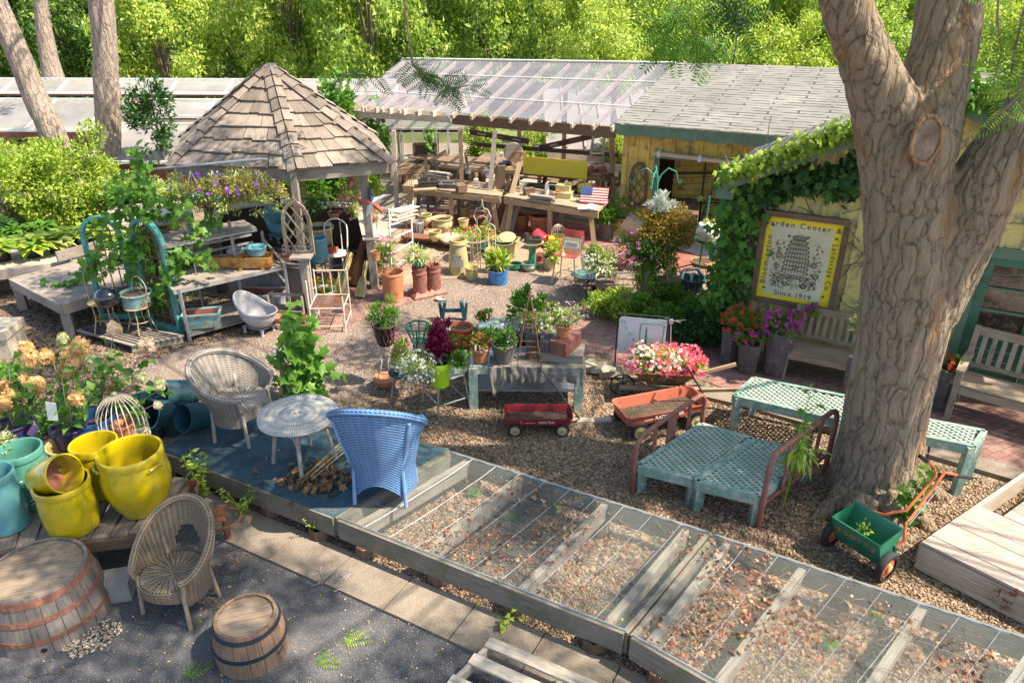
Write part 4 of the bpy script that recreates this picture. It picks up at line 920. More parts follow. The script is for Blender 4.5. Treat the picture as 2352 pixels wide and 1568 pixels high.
def blooms(r,c,rad_,n,size,mat,name='blossom',tpl=FLOW,top=-.2,shell=.9):
 p,d=blob(n*3,c,rad_,shell,.35,random.random()*50);k=d[:,2]>top;p,d=p[k][:n],d[k][:n];m=len(p)
 nn=d+rdir(m)*.5+np.array([0,-.35,.3]);return scatter(name,p,rdir(m),nn,np.random.uniform(.7,1.2,m)*size,tpl,mat,r)
def stems(r,base,tips,rr=.004,mat=None,name='stem'):
 b=MB()
 for t_ in tips:
  t_=Vector(t_);m=(Vector(base)+t_)/2+Vector((t_.x*.15,t_.y*.15,0));b.tube([base,m,t_],[rr*1.3,rr,rr*.5],5)
 return b.build(name,mat or GL,r)
def potted(label,u,vb,vt,rt,rb,pmat,z0=0,rad_=(.2,.2,.18),dz=.1,n=500,leaf=.05,mat=None,tpl=LEAF,bl=None,name='potted_plant',clump=14,group=None,base=None,**kw):
 r,h,Rt,Rb=pot(label,u,vb,vt,rt,rb,pmat,z0,name,'plant',group=group,base=base,**kw)
 foliage(r,(0,0,h+dz),rad_,n,leaf,mat or GL,tpl,clump=clump)
 for(k,s,m_)in(bl or[]):blooms(r,(0,0,h+dz),tuple(x*1.05 for x in rad_),k,s,m_)
 stems(r,(0,0,h*.8),[(random.uniform(-1,1)*rad_[0]*.5,random.uniform(-1,1)*rad_[1]*.5,h+dz)for _ in range(7)],.003)
 return r
 # ========================== GREENHOUSES AND GLASSHOUSE BEHIND
def gh(label,YA,x0,x1,zr,za,name='greenhouse'):
 r=thing(name,label,'greenhouse',(x0,YA,0));f=lambda x:YA+(x-x0)*-.03
 b=MB();
 def q(x,dy,z):return Vector((x,f(x)+dy,z))
 b.surf(lambda u,v:q(x0+(x1-x0)*u,-.75*v,zr-.26*v),12,1,uvs=(9,1));b.surf(lambda u,v:q(x0+(x1-x0)*u,.05+1.8*v,zr-.5*v),12,1,uvs=(9,1));wpart(b,'roof_vent',POLY,r)
 b=MB();b.surf(lambda u,v:q(x0+(x1-x0)*u,-.85-1.75*v,zr-.44-.52*v),12,2,uvs=(9,2));wpart(b,'roof',POLY,r)
 b=MB();b.surf(lambda u,v:q(x0+(x1-x0)*u,-.35,zr-.28-.12*v),1,1);b.surf(lambda u,v:q(x0+(x1-x0)*u,-2.4,(zr-1.0)*(1-v)),1,1);wpart(b,'inner_wall',RUSTP,r)
 b=MB();n=int(abs(x1-x0)/1.5)
 for k in range(n+1):
  x=x0+(x1-x0)*k/n;b.beam(q(x,0,zr+.02),q(x,-.75,zr-.24),.05,.03);b.beam(q(x,-.85,zr-.42),q(x,-2.6,zr-.94),.05,.03)
 for dy,z in((0,zr+.02),(-.76,zr-.26),(-.85,zr-.42),(-2.62,zr-.96)):b.beam(q(x0,dy,z),q(x1,dy,z),.07,.06)
 wpart(b,'glazing_frame',WHITE_P,r)
 b=MB()
 for(dy,z)in((-2.6,zr-.95),(-1.7,zr-.7),(-.8,zr-.45),(0,zr)):
  b.beam(q(x1,dy,0),q(x1,dy,z),.06,.06,up=(1,0,0))
 b.beam(q(x1,-2.6,zr-.95),q(x1,0,zr),.06,.08);wpart(b,'end_frame',PALE_W,r)
 b=MB();b.add([q(x1,-2.6,0),q(x1,0,0),q(x1,0,zr),q(x1,-2.6,zr-.95)],[(0,1,2,3)],[[(0,0),(2,0),(2,2),(0,1)]]);wpart(b,'end_glass',GLASS,r);return r
gh('long low greenhouse with white roof vents propped open, behind the left trunks',22.3,-19,-3.2,2.12,0)
gh('lower white-roofed greenhouse with a glass end, behind the sapling',18.9,-3.6,-9.3,1.95,0)
b=MB();gy=18.6;r=thing('glasshouse','glass-walled house with white bars seen under the clear shed roof','glasshouse',(-3.4,gy,0))
pa,pb=PY(868,325,gy),PY(1056,300,gy+.0)
for k in range(8):p=Vector((pa.x+(pb.x-pa.x)*k/7,gy,0));b.beam(p,p+Vector((0,0,pb.z)),.05,.05,up=(0,1,0))
for z in(.05,.7,1.3,pb.z):b.beam((pa.x,gy,z),(pb.x,gy,z),.04,.05 if z<pb.z else.12)
wpart(b,'frame',WHITE_P,r);b=MB();b.add([(pa.x,gy+.02,0),(pb.x,gy+.02,0),(pb.x,gy+.02,pb.z),(pa.x,gy+.02,pb.z)],[(0,1,2,3)],[[(0,0),(1,0),(1,1),(0,1)]]);wpart(b,'pane',GLASS,r)
b=MB();b.surf(lambda u,v:(pa.x-.3+(pb.x-pa.x+.5)*u,gy+2.5*v,pb.z+.05+.6*v),2,2,uvs=(3,2));wpart(b,'roof',POLY,r)
b=MB();b.surf(lambda u,v:(.9+3.4*u,18.9+3*v,.8+1.1*v),2,2,uvs=(3,2));r=thing('cold_house','low glass lean-to with white bars behind the leaning name rail','greenhouse',(.9,18.9,0));wpart(b,'roof',POLY,r)
b=MB()
for k in range(8):b.beam((.9+3.4*k/7,18.9,.84),(.9+3.4*k/7,21.9,1.94),.05,.04)
wpart(b,'glazing_frame',GREY_W,r);b=MB();b.box((2.6,18.95,.4),(3.4,.08,.78));wpart(b,'wall',PALE_W,r)
# ========================== SHRUBS AND NURSERY BENCHES ON THE LEFT
def shrub(label,u,v,wpx,hpx,mat,n=2600,leaf=.09,name='shrub',cat='shrub',tpl=LEAF,clump=50,Y=None,group=None):
 g=P(u,v)if Y is None else Vector((PY(u,v,Y).x,Y,0));m=mpp(g);R=wpx*m;h=hpx*m*1.05
 r=thing(name,label,cat,g,0,group);foliage(r,(0,0,h*.52),(R,R*.8,h*.52),n,leaf,mat,tpl,clump=clump,shell=.35,cr=.28)
 stems(r,(0,0,0),[(random.uniform(-1,1)*R*.5,random.uniform(-1,1)*R*.4,h*.6)for _ in range(8)],.012,BARK_F,'stem');return r
shrub('bright green rounded shrub at the left edge, behind the leaning trunk',20,400,140,205,GL_Y,9500,.085,Y=14.6)
shrub('bright green shrub between the two left trunks',165,405,115,195,GL_Y,9000,.085,Y=15.0)
shrub('fresh green climbing shrub beside the upright trunk',300,440,55,130,GL,3000,.08,Y=14.2)
shrub('low yellow-green shrub in front of the greenhouse end',90,470,80,90,GL_Y,4200,.08)
shrub('leafy yellow-green perennial right of the upright trunk',300,520,60,110,GL_P,3000,.075)
shrub('soft pale green perennial under the gazebo corner',380,520,60,110,GL_P,3000,.07)
shrub('pale feathery bush by the upright trunk foot',200,520,60,70,GL_Y,2600,.08)
shrub('green vine-covered mass behind the gazebo posts',720,500,70,110,GL,3800,.09,Y=16.2)
shrub('green leafy mass behind the gazebo right post',830,470,46,105,GL_Y,2600,.09,Y=16.4)
shrub('large-leaved vine rising over the gazebo eave on the right',805,420,78,250,GL,4200,.13,tpl=BROAD,Y=16.8)
shrub('feathery yellow-green plant behind the rack, under the pipe',440,545,62,95,GL_P,2600,.06,Y=11.6)
shrub('broad green clump behind the left arch',330,560,60,100,GL,2400,.08,Y=11.8)
shrub('dark green shrub at the back of the open shed',1250,420,60,100,GL_Y,3000,.09,Y=19.5)
shrub('bright shrub behind the shed rails',1110,420,50,130,GL_Y,3000,.09,Y=19.5)
shrub('bright shrub between the barn wall and the lean-to',1400,420,36,110,GL_Y,1800,.09,Y=19.0)
r=thing('sapling','slender dark-leaved young tree with drooping twigs, left of the gazebo roof','tree',P(395,470));g=r.location;m=mpp(g);
foliage(r,(0,0,1.9),(.55,.5,.95),2200,.10,GL_D,clump=34,cr=.25,shell=.3);b=MB();b.tube([(0,0,0),(.03,0,1),(0,.02,2.7)],[.035,.025,.008],8)
for k in range(9):a=k*2.4;b.tube([(0,0,.9+k*.17),(cos(a)*.25,sin(a)*.2,1.2+k*.17),(cos(a)*.5,sin(a)*.4,1.15+k*.17)],[.012,.008,.003],5)
b.build('trunk',BARK_F,r)
def bench(label,cs,z,mat=GREY_W,th=.09,name='nursery_bench',leg=.12,group=None,legs=True,deckw=.13):
 """cs: four top corners in the picture, given in order round the top"""
 q=[P(u,v,z)for u,v in cs];base=(q[0]+q[2])/2;base.z=0;r=thing(name,label,'bench table',base,0,group)
 b=MB();b.prism([(p.x,p.y)for p in q],z-.03,z);wpart(b,'top',mat,r)
 b=MB()
 for i in range(4):a,c=q[i].copy(),q[(i+1)%4].copy();a.z=c.z=z-.034-th/2+.02;b.beam(a,c,.05,th+.06)
 wpart(b,'apron',mat,r)
 if legs:
  for i in range(4):
   b=MB();c=q[i]+(base-q[i])*.07;b.box((c.x,c.y,(z-.08)/2),(leg,leg,z-.08),RZ(.3));wpart(b,'leg',mat,r)
 return r,q
bench('big low grey timber bench with thick square legs, left of the turquoise arches',[(24,642),(141,702),(345,640),(232,588)],.5,GREY_W)
bench('long hosta bench with a pale front board at the left edge',[(-120,640),(216,592),(330,545),(-100,570)],.48,PALE_W)
bench('far cream bench behind the leaning trunk',[(-60,350),(150,372),(260,350),(-60,330)],.7,PALE_W,name='display_bench')
bench('pale staging bench below the bright shrubs at the left edge',[(-60,440),(150,440),(190,415),(-60,400)],.6,PALE_W,name='display_bench')
bench('grey bench behind the arches, under the hanging vines',[(250,520),(440,490),(430,455),(250,480)],.75,PALE_W)
for(a,c,z,lab)in(((-60,462),(185,440),.75,'weathered grey rail running behind the hostas at the left edge'),((130,590),(240,560),.62,'short grey rail board in front of the yellow hosta')):
 p,q=P(*a,z),P(*c,z);r=thing('timber_barrier',lab,'rail',(p.x,p.y,0));b=MB();b.beam(p,q,.04,.16);wpart(b,'board',GREY_W,r)
 for t_ in(.2,.85):b=MB();e=p.lerp(q,t_)+Vector((0,.05,0));b.beam((e.x,e.y,0),(e.x,e.y,z+.05),.07,.07,up=(0,1,0));wpart(b,'post',GREY_W,r)
def hosta(label,u,v,z,s,mat,n=70,potc=True):
 g=P(u,v,z);r=thing('hosta',label,'plant',g,0,'leafy plants on the left benches');
 b=MB();b.lathe([(0,0),(.075*s/.2,0),(.1*s/.2,.15*s/.2),(.09*s/.2,.15*s/.2),(.0,.13*s/.2)],14);b.build('pot',BLACK_P,r)
 a=np.random.rand(n)*6.28;e=np.random.uniform(.1,1.2,n);p=np.c_[np.cos(a)*.04,np.sin(a)*.04,np.random.uniform(.12,.22,n)*s/.2];p[:,:2]+=np.c_[np.cos(a),np.sin(a)]*(np.random.rand(n)*s*.7)[:,None]
 dd=np.c_[np.cos(a),np.sin(a),np.sin(e)-.3];nn=np.c_[-np.cos(a)*.3,-np.sin(a)*.3,np.ones(n)];scatter('foliage',p,dd,nn,np.random.uniform(.6,1.2,n)*s,BROAD,mat,r);return r
for i,(u,v,s,m_,lab)in enumerate(((10,598,.26,GL_Y,'yellow-green hosta in a black pot at the left edge of the bench'),(78,590,.26,GL_Y,'wide green hosta in a black pot, second along the bench'),(128,580,.2,GL_P,'white-edged variegated hosta beside the short rail'),(168,562,.24,GL_Y,'golden hosta right behind the short rail board'),(40,545,.16,GL,'fine green seedling tray at the back of the hosta bench'),(100,540,.18,GL,'dark green clump in a black pot behind the golden hosta'),(214,558,.2,GL,'leafy green pot plant against the first turquoise arch'),(10,530,.16,GL_D,'dark fine-leaved plant at the far left of the bench'),(260,560,.18,GL_Y,'yellow-green leafy plant behind the first turquoise arch'))):
 hosta(lab,u,v,.48,s,m_)
for i,(u,v,m_)in enumerate(((30,425,GL_Y),(80,420,GL),(140,425,GL_P),(30,345,GL_P),(110,352,GL),(300,475,GL),(360,470,GL_P),(410,465,GL_Y))):
 hosta(('bright green','mid green','pale green','whitish','green','deep green','soft pale','yellowish')[i]+' plant on the '+('pale staging bench','pale staging bench','pale staging bench','far cream bench','far cream bench','grey bench behind the arches','grey bench behind the arches','grey bench behind the arches')[i],u,v,.65,.22,m_,50)
 # ------- low plants growing under and behind the grey benches
b=None
def patch(nm,uv,n,hgt,leaf,mat,lab,tpl=LEAF):
 pp=sprinkle(uv,n);pp[:,2]=np.random.rand(n)**.8*hgt*np.array([.6+.6*noise.noise(Vector((p[0]*2,p[1]*2,1)))for p in pp]).clip(.15,1.2)
 dd=rdir(n,.1);return tag(scatter(nm,pp,dd,rdir(n,1.0),np.random.uniform(.7,1.3,n)*leaf,tpl,mat),kind='stuff',label=lab)
patch('ground_cover',[(-200,620),(330,540),(440,470),(300,430),(-200,440)],5200,.35,.08,GL,'mixed green plants filling the beds behind the benches')
patch('weeds',[(200,760),(420,700),(640,650),(560,600),(300,640)],900,.25,.06,GL,'weedy greens under the grey rack')
# ========================== THE GAZEBO
GZ=[(-5.06,10.87),(-3.10,10.56),(-1.80,11.1),(-2.54,13.5),(-4.5,13.84),(-5.8,13.3)]
GZc=Vector((sum(p[0]for p in GZ)/6,sum(p[1]for p in GZ)/6,0));ap=PY(618,150,GZc.y);GC=Vector((ap.x,ap.y,ap.z));ZG=2.14
gz=thing('gazebo','open gazebo with a steep hipped roof of weathered wooden shakes','gazebo',(GC.x,GC.y,0))
cor=[Vector((x,y,ZG))for x,y in GZ]
b=MB();nc=8
for i in range(6):
 A,B_=cor[i],cor[(i+1)%6];nrm=(B_-A).cross(GC-A).normalized();nrm=nrm if nrm.z>0 else-nrm
 for k in range(nc):
  t0=(k)/nc;t1=(k+1.18)/nc
  a0,b0=A.lerp(GC,t0),B_.lerp(GC,t0);a1,b1=A.lerp(GC,min(t1,1)),B_.lerp(GC,min(t1,1));L=(b0-a0).length;n=max(2,int(L/.13));xs=[0]
  while xs[-1]<1:xs.append(xs[-1]+random.uniform(.11,.26)/max(L,.2))
  xs[-1]=1
  for x0,x1 in zip(xs,xs[1:]):
   if x1-x0<.01:continue
   j0=random.uniform(-.02,.035);e=.004/max(L,.1);lo0=a0.lerp(b0,x0+e)-(GC-A).normalized()*(j0);lo1=a0.lerp(b0,x1-e)-(GC-A).normalized()*j0;up0=a1.lerp(b1,x0+e);up1=a1.lerp(b1,x1-e)
   l_,u_=nrm*random.uniform(.035,.05),nrm*.006;o=random.random()*9;ln=(up0-lo0).length;wd=(lo1-lo0).length
   vs=[lo0+l_,lo1+l_,up1+u_,up0+u_,lo0+l_*.35,lo1+l_*.35,up1-u_,up0-u_]
   q4=[(o,o),(o,o+wd),(o+ln,o+wd),(o+ln,o)];b.add(vs,[(0,1,2,3),(4,7,6,5),(0,4,5,1),(1,5,6,2),(3,7,4,0)],[q4,q4,q4,q4,q4])
wpart(b,'shake_roof',SHAKE,gz)
b=MB()
for i in range(6):
 A=cor[i];dirv=(GC-A).normalized();pa_=(cor[(i+1)%6]-A).normalized();pb_=(cor[i-1]-A).normalized()
 for k in range(nc+1):
  t0=k/(nc+1);p0=A.lerp(GC,t0)-dirv*.05;p1=A.lerp(GC,min(1,t0+1.2/(nc+1)))
  for sd in(pa_,pb_):
   sdd=(sd-dirv*sd.dot(dirv)).normalized();n_=dirv.cross(sdd);n_=n_ if n_.z>0 else-n_
   l_=n_*.068;u_=n_*.035;o=random.random()*9;q4=[(o,o),(o,o+.11),(o+.3,o+.11),(o+.3,o)]
   vs=[p0+l_+Vector((0,0,.012)),p0+sdd*.12+l_,p1+sdd*.10+u_,p1+u_+Vector((0,0,.012)),p0+Vector((0,0,.02)),p0+sdd*.12+l_*.5]
   b.add(vs,[(0,1,2,3),(0,4,5,1)],[q4,q4])
wpart(b,'hip_cap',SHAKE,gz)
b=MB()
for i in range(6):A=cor[i].lerp(Vector((GC.x,GC.y,ZG)),.04);B_=cor[(i+1)%6].lerp(Vector((GC.x,GC.y,ZG)),.04);b.beam(A+Vector((0,0,-.09)),B_+Vector((0,0,-.09)),.045,.18,ext=.02)
wpart(b,'fascia',GREY_W,gz)
gp=[P(562,690),P(708,705),P(863,664),P(806,520),P(632,498),P(560,540)]
gp=[P(708,703),P(862,664),None,None,None,None];gp[2]=Vector((-2.75,13.2,0));gp[3]=Vector((-4.4,13.5,0));gp[4]=Vector((-5.4,13.0,0));gp[5]=Vector((-4.75,11.15,0))
for i,p in enumerate(gp):
 b=MB();tpt=Vector((p.x,p.y,ZG+.08));tpt=tpt.lerp(Vector((GC.x,GC.y,ZG+.08)),.03 if i else.0)
 if i==0:tpt=PY(678,425,p.y);tpt.z=ZG+.05
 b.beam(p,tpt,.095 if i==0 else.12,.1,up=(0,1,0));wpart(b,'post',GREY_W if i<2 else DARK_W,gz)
zl=.88
for i in(1,2,3,4):
 p,q=gp[i],gp[(i+1)%6];b=MB();b.beam(p+Vector((0,0,zl)),q+Vector((0,0,zl)),.26,.035,ext=.1);wpart(b,'ledge',PALE_W,gz)
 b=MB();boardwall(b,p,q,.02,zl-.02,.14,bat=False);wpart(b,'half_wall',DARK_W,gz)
b=MB();boardwall(b,gp[5]+(gp[0]-gp[5])*.1,gp[0],.02,.62,.15,bat=False);wpart(b,'half_wall',GREY_W,gz)
b=MB();b.beam(gp[5]+Vector((0,0,.64)),gp[0]+Vector((0,0,.64)),.16,.03,ext=.15);wpart(b,'ledge',GREY_W,gz)
# ------- hanging pipe and petunia baskets
pz=9.95;pA,pB=PY(352,389,pz),PY(592,366,pz);r=thing('hanging_pipe','thin grey pipe with wire hooks running below the gazebo eave','pipe',(pA.x,pz,0));b=MB();b.tube([pA,pA.lerp(pB,.5),pB,pB+Vector((.1,.1,-.02))],.018,8);wpart(b,'pipe',STEEL,r)
b=MB();b.tube([PY(566,368,pz),PY(566,368,pz)+Vector((0,.02,-.3)),PY(560,430,pz)],.014,6);b.tube([pA+Vector((.3,0,0)),Vector((pA.x+.3,pz,0))],.014,6);wpart(b,'upright',STEEL,r)
for i,(u,v,rr,lab)in enumerate(((450,462,.33,'leftmost petunia basket under the pipe, loosest foliage'),(500,468,.27,'petunia basket in a green pot, second from the left'),(552,458,.33,'petunia basket with violet blooms under the gazebo eave'),(604,465,.30,'rightmost petunia basket, greenest, touching the gazebo post'))):
 g=PY(u,v,pz);r=thing('hanging_basket',lab,'hanging basket',g,0,'petunia baskets under the pipe');b=MB();b.lathe(prof_pot(.07,.13,.13),18);b.build('pot',GREEN_P,r)
 foliage(r,(0,0,.17),(rr,rr*.8,rr*.8),1300,.045,OLIVE,clump=30);foliage(r,(0,0,.02),(rr*1.15,rr,.2),350,.04,GL_P,clump=14,hang=.8,name='trailing_foliage')
 blooms(r,(0,0,.17),(rr*1.1,rr*.9,rr*.95),16,.055,PURP);b=MB()
 hk=PY(u,380,pz);hk.z-=.0;hk=Vector((0,0,pA.z-g.z-.02))
 for a in(0,2.1,4.2):b.tube([(.12*cos(a),.12*sin(a),.13),hk],.004,4)
 b.build('hanger',WHITE_P,r)
 # ------- turquoise arches with rusty lattice
def arch(label,gl,gr,vtop,turn=0):
 gl,gr=P(*gl),P(*gr);m=(gl+gr)/2;W=(gr-gl).length;ax=(gr-gl).normalized();H_=hz((CX+0),0,m)if 0 else PY((m.x/m.y*0)+CX,vtop,m.y).z
 r=thing('garden_arch',label,'garden arch',m,atan2(ax.y,ax.x),'turquoise arched frames');R=W/2;pts=[(-R,0),(-R,H_-R)]+[(-R*cos(a),H_-R+R*sin(a))for a in[pi*k/14 for k in range(1,14)]]+[(R,H_-R),(R,0)]
 b=MB()
 for(a,c)in zip(pts,pts[1:]):b.beam((a[0],0,a[1]),(c[0],0,c[1]),.07,.055,up=(0,1,0)if 0 else(-(c[1]-a[1]),0,c[0]-a[0]),ext=.012)
 b.beam((-R,0,.08),(R,0,.08),.09,.07);b.build('frame',TURQ,r)
 b=MB();zt=H_-R*.75
 for k in range(1,4):x=-R+2*R*k/4;b.tube([(x,0,.1),(x,0,zt+.0)],.009,6)
 for k in range(5):z=.25+(zt-.25)*k/4;b.tube([(-R,0,z),(R,0,z)],.009,6)
 for s_ in(-1,1):b.tube([(s_*R*.5,0,zt),(s_*R*.25,0,zt+R*.4),(0,0,zt+R*.55)],.007,5)
 b.build('lattice',RUST,r);return r
arch('left turquoise arched frame behind the black ball, wrapped in vines',(242,738),(322,736),500)
arch('right turquoise arched frame standing at the pallet edge',(352,752),(418,772),505)
# ------- vines climbing the arches
def vine(label,lines,n,leaf,spread,mat=GL_V,base=None,stem=.006,name='grape_vine',hang=.4,tpl=LOBE,cat='vine'):
 g=Vector(base if base is not None else lines[0][0]);r=thing(name,label,cat,g);b=MB();ps=[]
 tot=sum(sum((Vector(a)-Vector(c)).length for a,c in zip(l,l[1:]))for l in lines)
 for l in lines:
  b.tube([Vector(p)-g for p in l],[stem*(1-.6*k/len(l))for k in range(len(l))],5)
  for a,c in zip(l,l[1:]):
   a,c=Vector(a),Vector(c);m=max(1,int(n*(c-a).length/tot))
   for _ in range(m):ps.append(a.lerp(c,random.random())-g+Vector((random.gauss(0,spread),random.gauss(0,spread*.8),random.gauss(0,spread))))
 b.build('stem',BARK_F,r);ps=np.array([tuple(p)for p in ps]);N=len(ps);dd=rdir(N);dd[:,2]-=hang;nn=rdir(N)*.55+np.array([.1,-.6,.55])
 scatter('foliage',ps,dd,nn,np.random.uniform(.6,1.3,N)*leaf,tpl,mat,r);return r
yv=9.75
vine('grape vine climbing a pole above the turquoise arches',[[P(322,700),PY(325,600,yv),PY(322,480,yv),PY(318,400,yv),PY(325,335,yv)],[PY(322,560,yv),PY(270,580,yv-.1),PY(215,620,yv-.3)],[PY(322,500,yv),PY(390,470,yv),PY(430,500,yv-.2)],[PY(322,480,yv),PY(270,470,yv),PY(230,510,yv)]],520,.12,.10,GL)
vine('loose vine trailing over the corner of the low grey bench',[[PY(240,540,9.6),PY(215,600,9.5),P(190,640,.55),P(150,660,.53)],[P(190,640,.55),P(130,655,.53),P(105,652,.53)]],110,.11,.06,GL_V)
vine('vine spilling through the rack behind the right arch',[[P(345,735),PY(370,660,9.4),PY(395,600,9.5),PY(440,540,9.8),PY(500,505,10)],[PY(395,600,9.5),PY(470,590,9.5),PY(490,620,9.5)]],220,.11,.07,GL)
# ========================== LEFT YARD: RACK, CHAIRS, TUBS
G1,G2=P(436,784),P(668,722);gd=(G2-G1).normalized();gn=Vector((-gd.y,gd.x,0));gL=(G2-G1).length
rk=thing('metal_rack','three-tier grey metal rack with weathered wooden shelves, right of the arches','rack',G1)
for(z,s0,s1,d0,d1)in((.12,-.0,.86,0,.75),(.78,-.05,1.0,0,.7),(1.36,-.02,.84,.22,.72)):
 b=MB();n=4
 for k in range(n):a_=d0+(d1-d0)*k/n;m=a_+(d1-d0)/n/2;b.beam(G1+gd*gL*s0+gn*m+Vector((0,0,z)),G1+gd*gL*s1+gn*m+Vector((0,0,z)),(d1-d0)/n-.006,.02)
 wpart(b,'shelf',GREY_W,rk)
 b=MB()
 for dd in(d0,d1):b.beam(G1+gd*gL*s0+gn*dd+Vector((0,0,z-.03)),G1+gd*gL*s1+gn*dd+Vector((0,0,z-.03)),.03,.03)
 wpart(b,'shelf_rail',STEEL,rk)
for(s,d_,h)in((0,-.02,.8),(0,.7,1.5),(1,-.02,.85),(1,.7,1.15),(.62,.35,1.5)):
 b=MB();p=G1+gd*gL*s+gn*d_;b.beam(p,p+Vector((0,0,h)),.035,.035,up=(0,1,0));
 wpart(b,'upright',STEEL,rk)
b=MB()
for z in(.84,.5):b.beam(G2+Vector((0,0,z)),G2+gn*.7+Vector((0,0,z+.18)),.03,.03)
for z in(1.0,1.12,1.22):b.beam(G1+gn*.72+Vector((0,0,z)),G1+gn*.72+gd*gL*.9+Vector((0,0,z)),.03,.03)
wpart(b,'cross_rail',STEEL,rk)
q=[P(177,758,.12),P(305,794,.12),P(425,772,.12),P(262,738,.12)];r=thing('pallet','flat grey slatted pallet under the gold bistro chairs','pallet',P(305,790));b=MB()
for k in range(9):t0=k/9;b.beam(q[0].lerp(q[3],t0+.05),q[1].lerp(q[2],t0+.05),.085,.018)
wpart(b,'slat',GREY_W,r);b=MB()
for t0 in(.04,.5,.96):b.beam(q[0].lerp(q[1],t0)-Vector((0,0,.06)),q[3].lerp(q[2],t0)-Vector((0,0,.06)),.05,.09)
wpart(b,'bearer',GREY_W,r)
def bistro(label,u,v,vs,vt,turn,mat=GOLDW,R=.17,back=True):
 g=P(u,v,.13);zs=hz(u,vs,g)-.13;zt=(hz(u,vt,g)-.13)if back else 0;r=thing('bistro_chair',label,'chair',g,turn,'gold wire bistro chairs');b=MB()
 b.tube([(R*cos(a),R*sin(a),zs)for a in[2*pi*k/18 for k in range(18)]],.008,5,closed=True)
 b.lathe([(0,zs-.002),(R,zs),(R,zs+.003),(0,zs+.003)],18);b.build('seat',mat,r)
 for k in range(4):a=pi/4+k*pi/2;b=MB();b.tube([(R*.8*cos(a),R*.8*sin(a),zs),(R*.75*cos(a),R*.75*sin(a),zs*.5),(R*1.15*cos(a),R*1.15*sin(a),0)],.009,6);b.build('leg',mat,r)
 b=MB();b.tube([(R*.78*cos(a),R*.78*sin(a),zs*.42)for a in[2*pi*k/16 for k in range(16)]],.006,5,closed=True);b.build('stretcher',mat,r)
 if back:
  b=MB();b.tube([(-R*.95,R*.3,zs),(-R*1.05,R*.5,zs+(zt-zs)*.6)]+[(-R*1.05*cos(a),R*.55,zs+(zt-zs)*(.6+.4*sin(a)))for a in[pi*k/10 for k in range(1,10)]]+[(R*1.05,R*.5,zs+(zt-zs)*.6),(R*.95,R*.3,zs)],.008,6)
  for s_ in(-1,1):b.tube([(s_*R*.5*(1-t*.8)*cos(t*7),R*.55,zs+(zt-zs)*(.62)+R*.42*(1-t*.8)*sin(t*7))for t in[k/12 for k in range(13)]],.005,4)
  b.build('backrest',mat,r)
 return r,zs+.13
r,zs=bistro('gold wire bistro chair holding the shiny black ball',249,756,692,612,.2)
g=P(250,690,zs);b=MB();R=27*mpp(g);b.lathe([(R*sin(pi*k/14)+1e-5*(k in(0,14)),R*.88*(1-cos(pi*k/14)))for k in range(15)],28);o=b.build('gazing_ball',BLACK_G);o.location=P(252,706,zs+.004);tag(o,'glossy black ball sitting on the gold bistro chair','ball')
r,zs2=bistro('gold wire chair carrying the turquoise pot',328,758,703,640,-.6)
pot('turquoise glazed pot with a flower relief on the second gold chair',318,700,670,36,31,TROUGH,zs2,group=None)
# bath-shaped planters and troughs ------------------
def tub(label,u,v,Lpx,hpx,mat,rz,hi=1.6,z0=0,group='bath-shaped planters'):
 g=P(u,v,z0);m=mpp(g);L=Lpx*m;h=hpx*m*1.1;W=L*.7;r=thing('bath_planter',label,'planter',g,rz,group);ft=h*.22
 def rimz(a):t=(1-cos(a))/2;return ft+h*.62+h*(hi-1)*max(0,t-.45)**1.3*1.9
 def sf(k):
  def fn(u_,v_):
   a=2*pi*u_;zz=ft+(rimz(a)-ft)*v_;f=(sin(min(1,v_*1.25+.08)*pi/2)**.55)*(1-.04*k)*(1+.06*max(0,v_-.9)*10);return(L/2*cos(a)*f,W/2*sin(a)*f,zz+(.012 if k else 0)*(1-v_))
  return fn
 b=MB();b.surf(sf(0),36,12);b.surf(sf(1),36,12);b.tube([(L/2*1.07*cos(a),W/2*1.07*sin(a),rimz(a))for a in[2*pi*k/36 for k in range(36)]],.014,6,closed=True);b.lathe([(0,ft),(W*.3,ft),(W*.3,ft+.01),(0,ft+.01)],18,sx=L/W);b.build('body',mat,r)
 for sx in(-1,1):
  for sy in(-1,1):b=MB();b.lathe([(.014,0),(.03,.012),(.016,ft*.5),(.035,ft*1.2)],10,(sx*L*.27,sy*W*.27,0));b.build('claw_foot',mat,r)
 return r
tub('worn white clawfoot bath planter with a tall rust-stained back, before the rack',597,762,96,60,TUB_W,-.45)
tub('worn turquoise bath planter with a high back, standing at the gazebo corner',643,553,66,50,TUB_B,-.8,z0=.45)
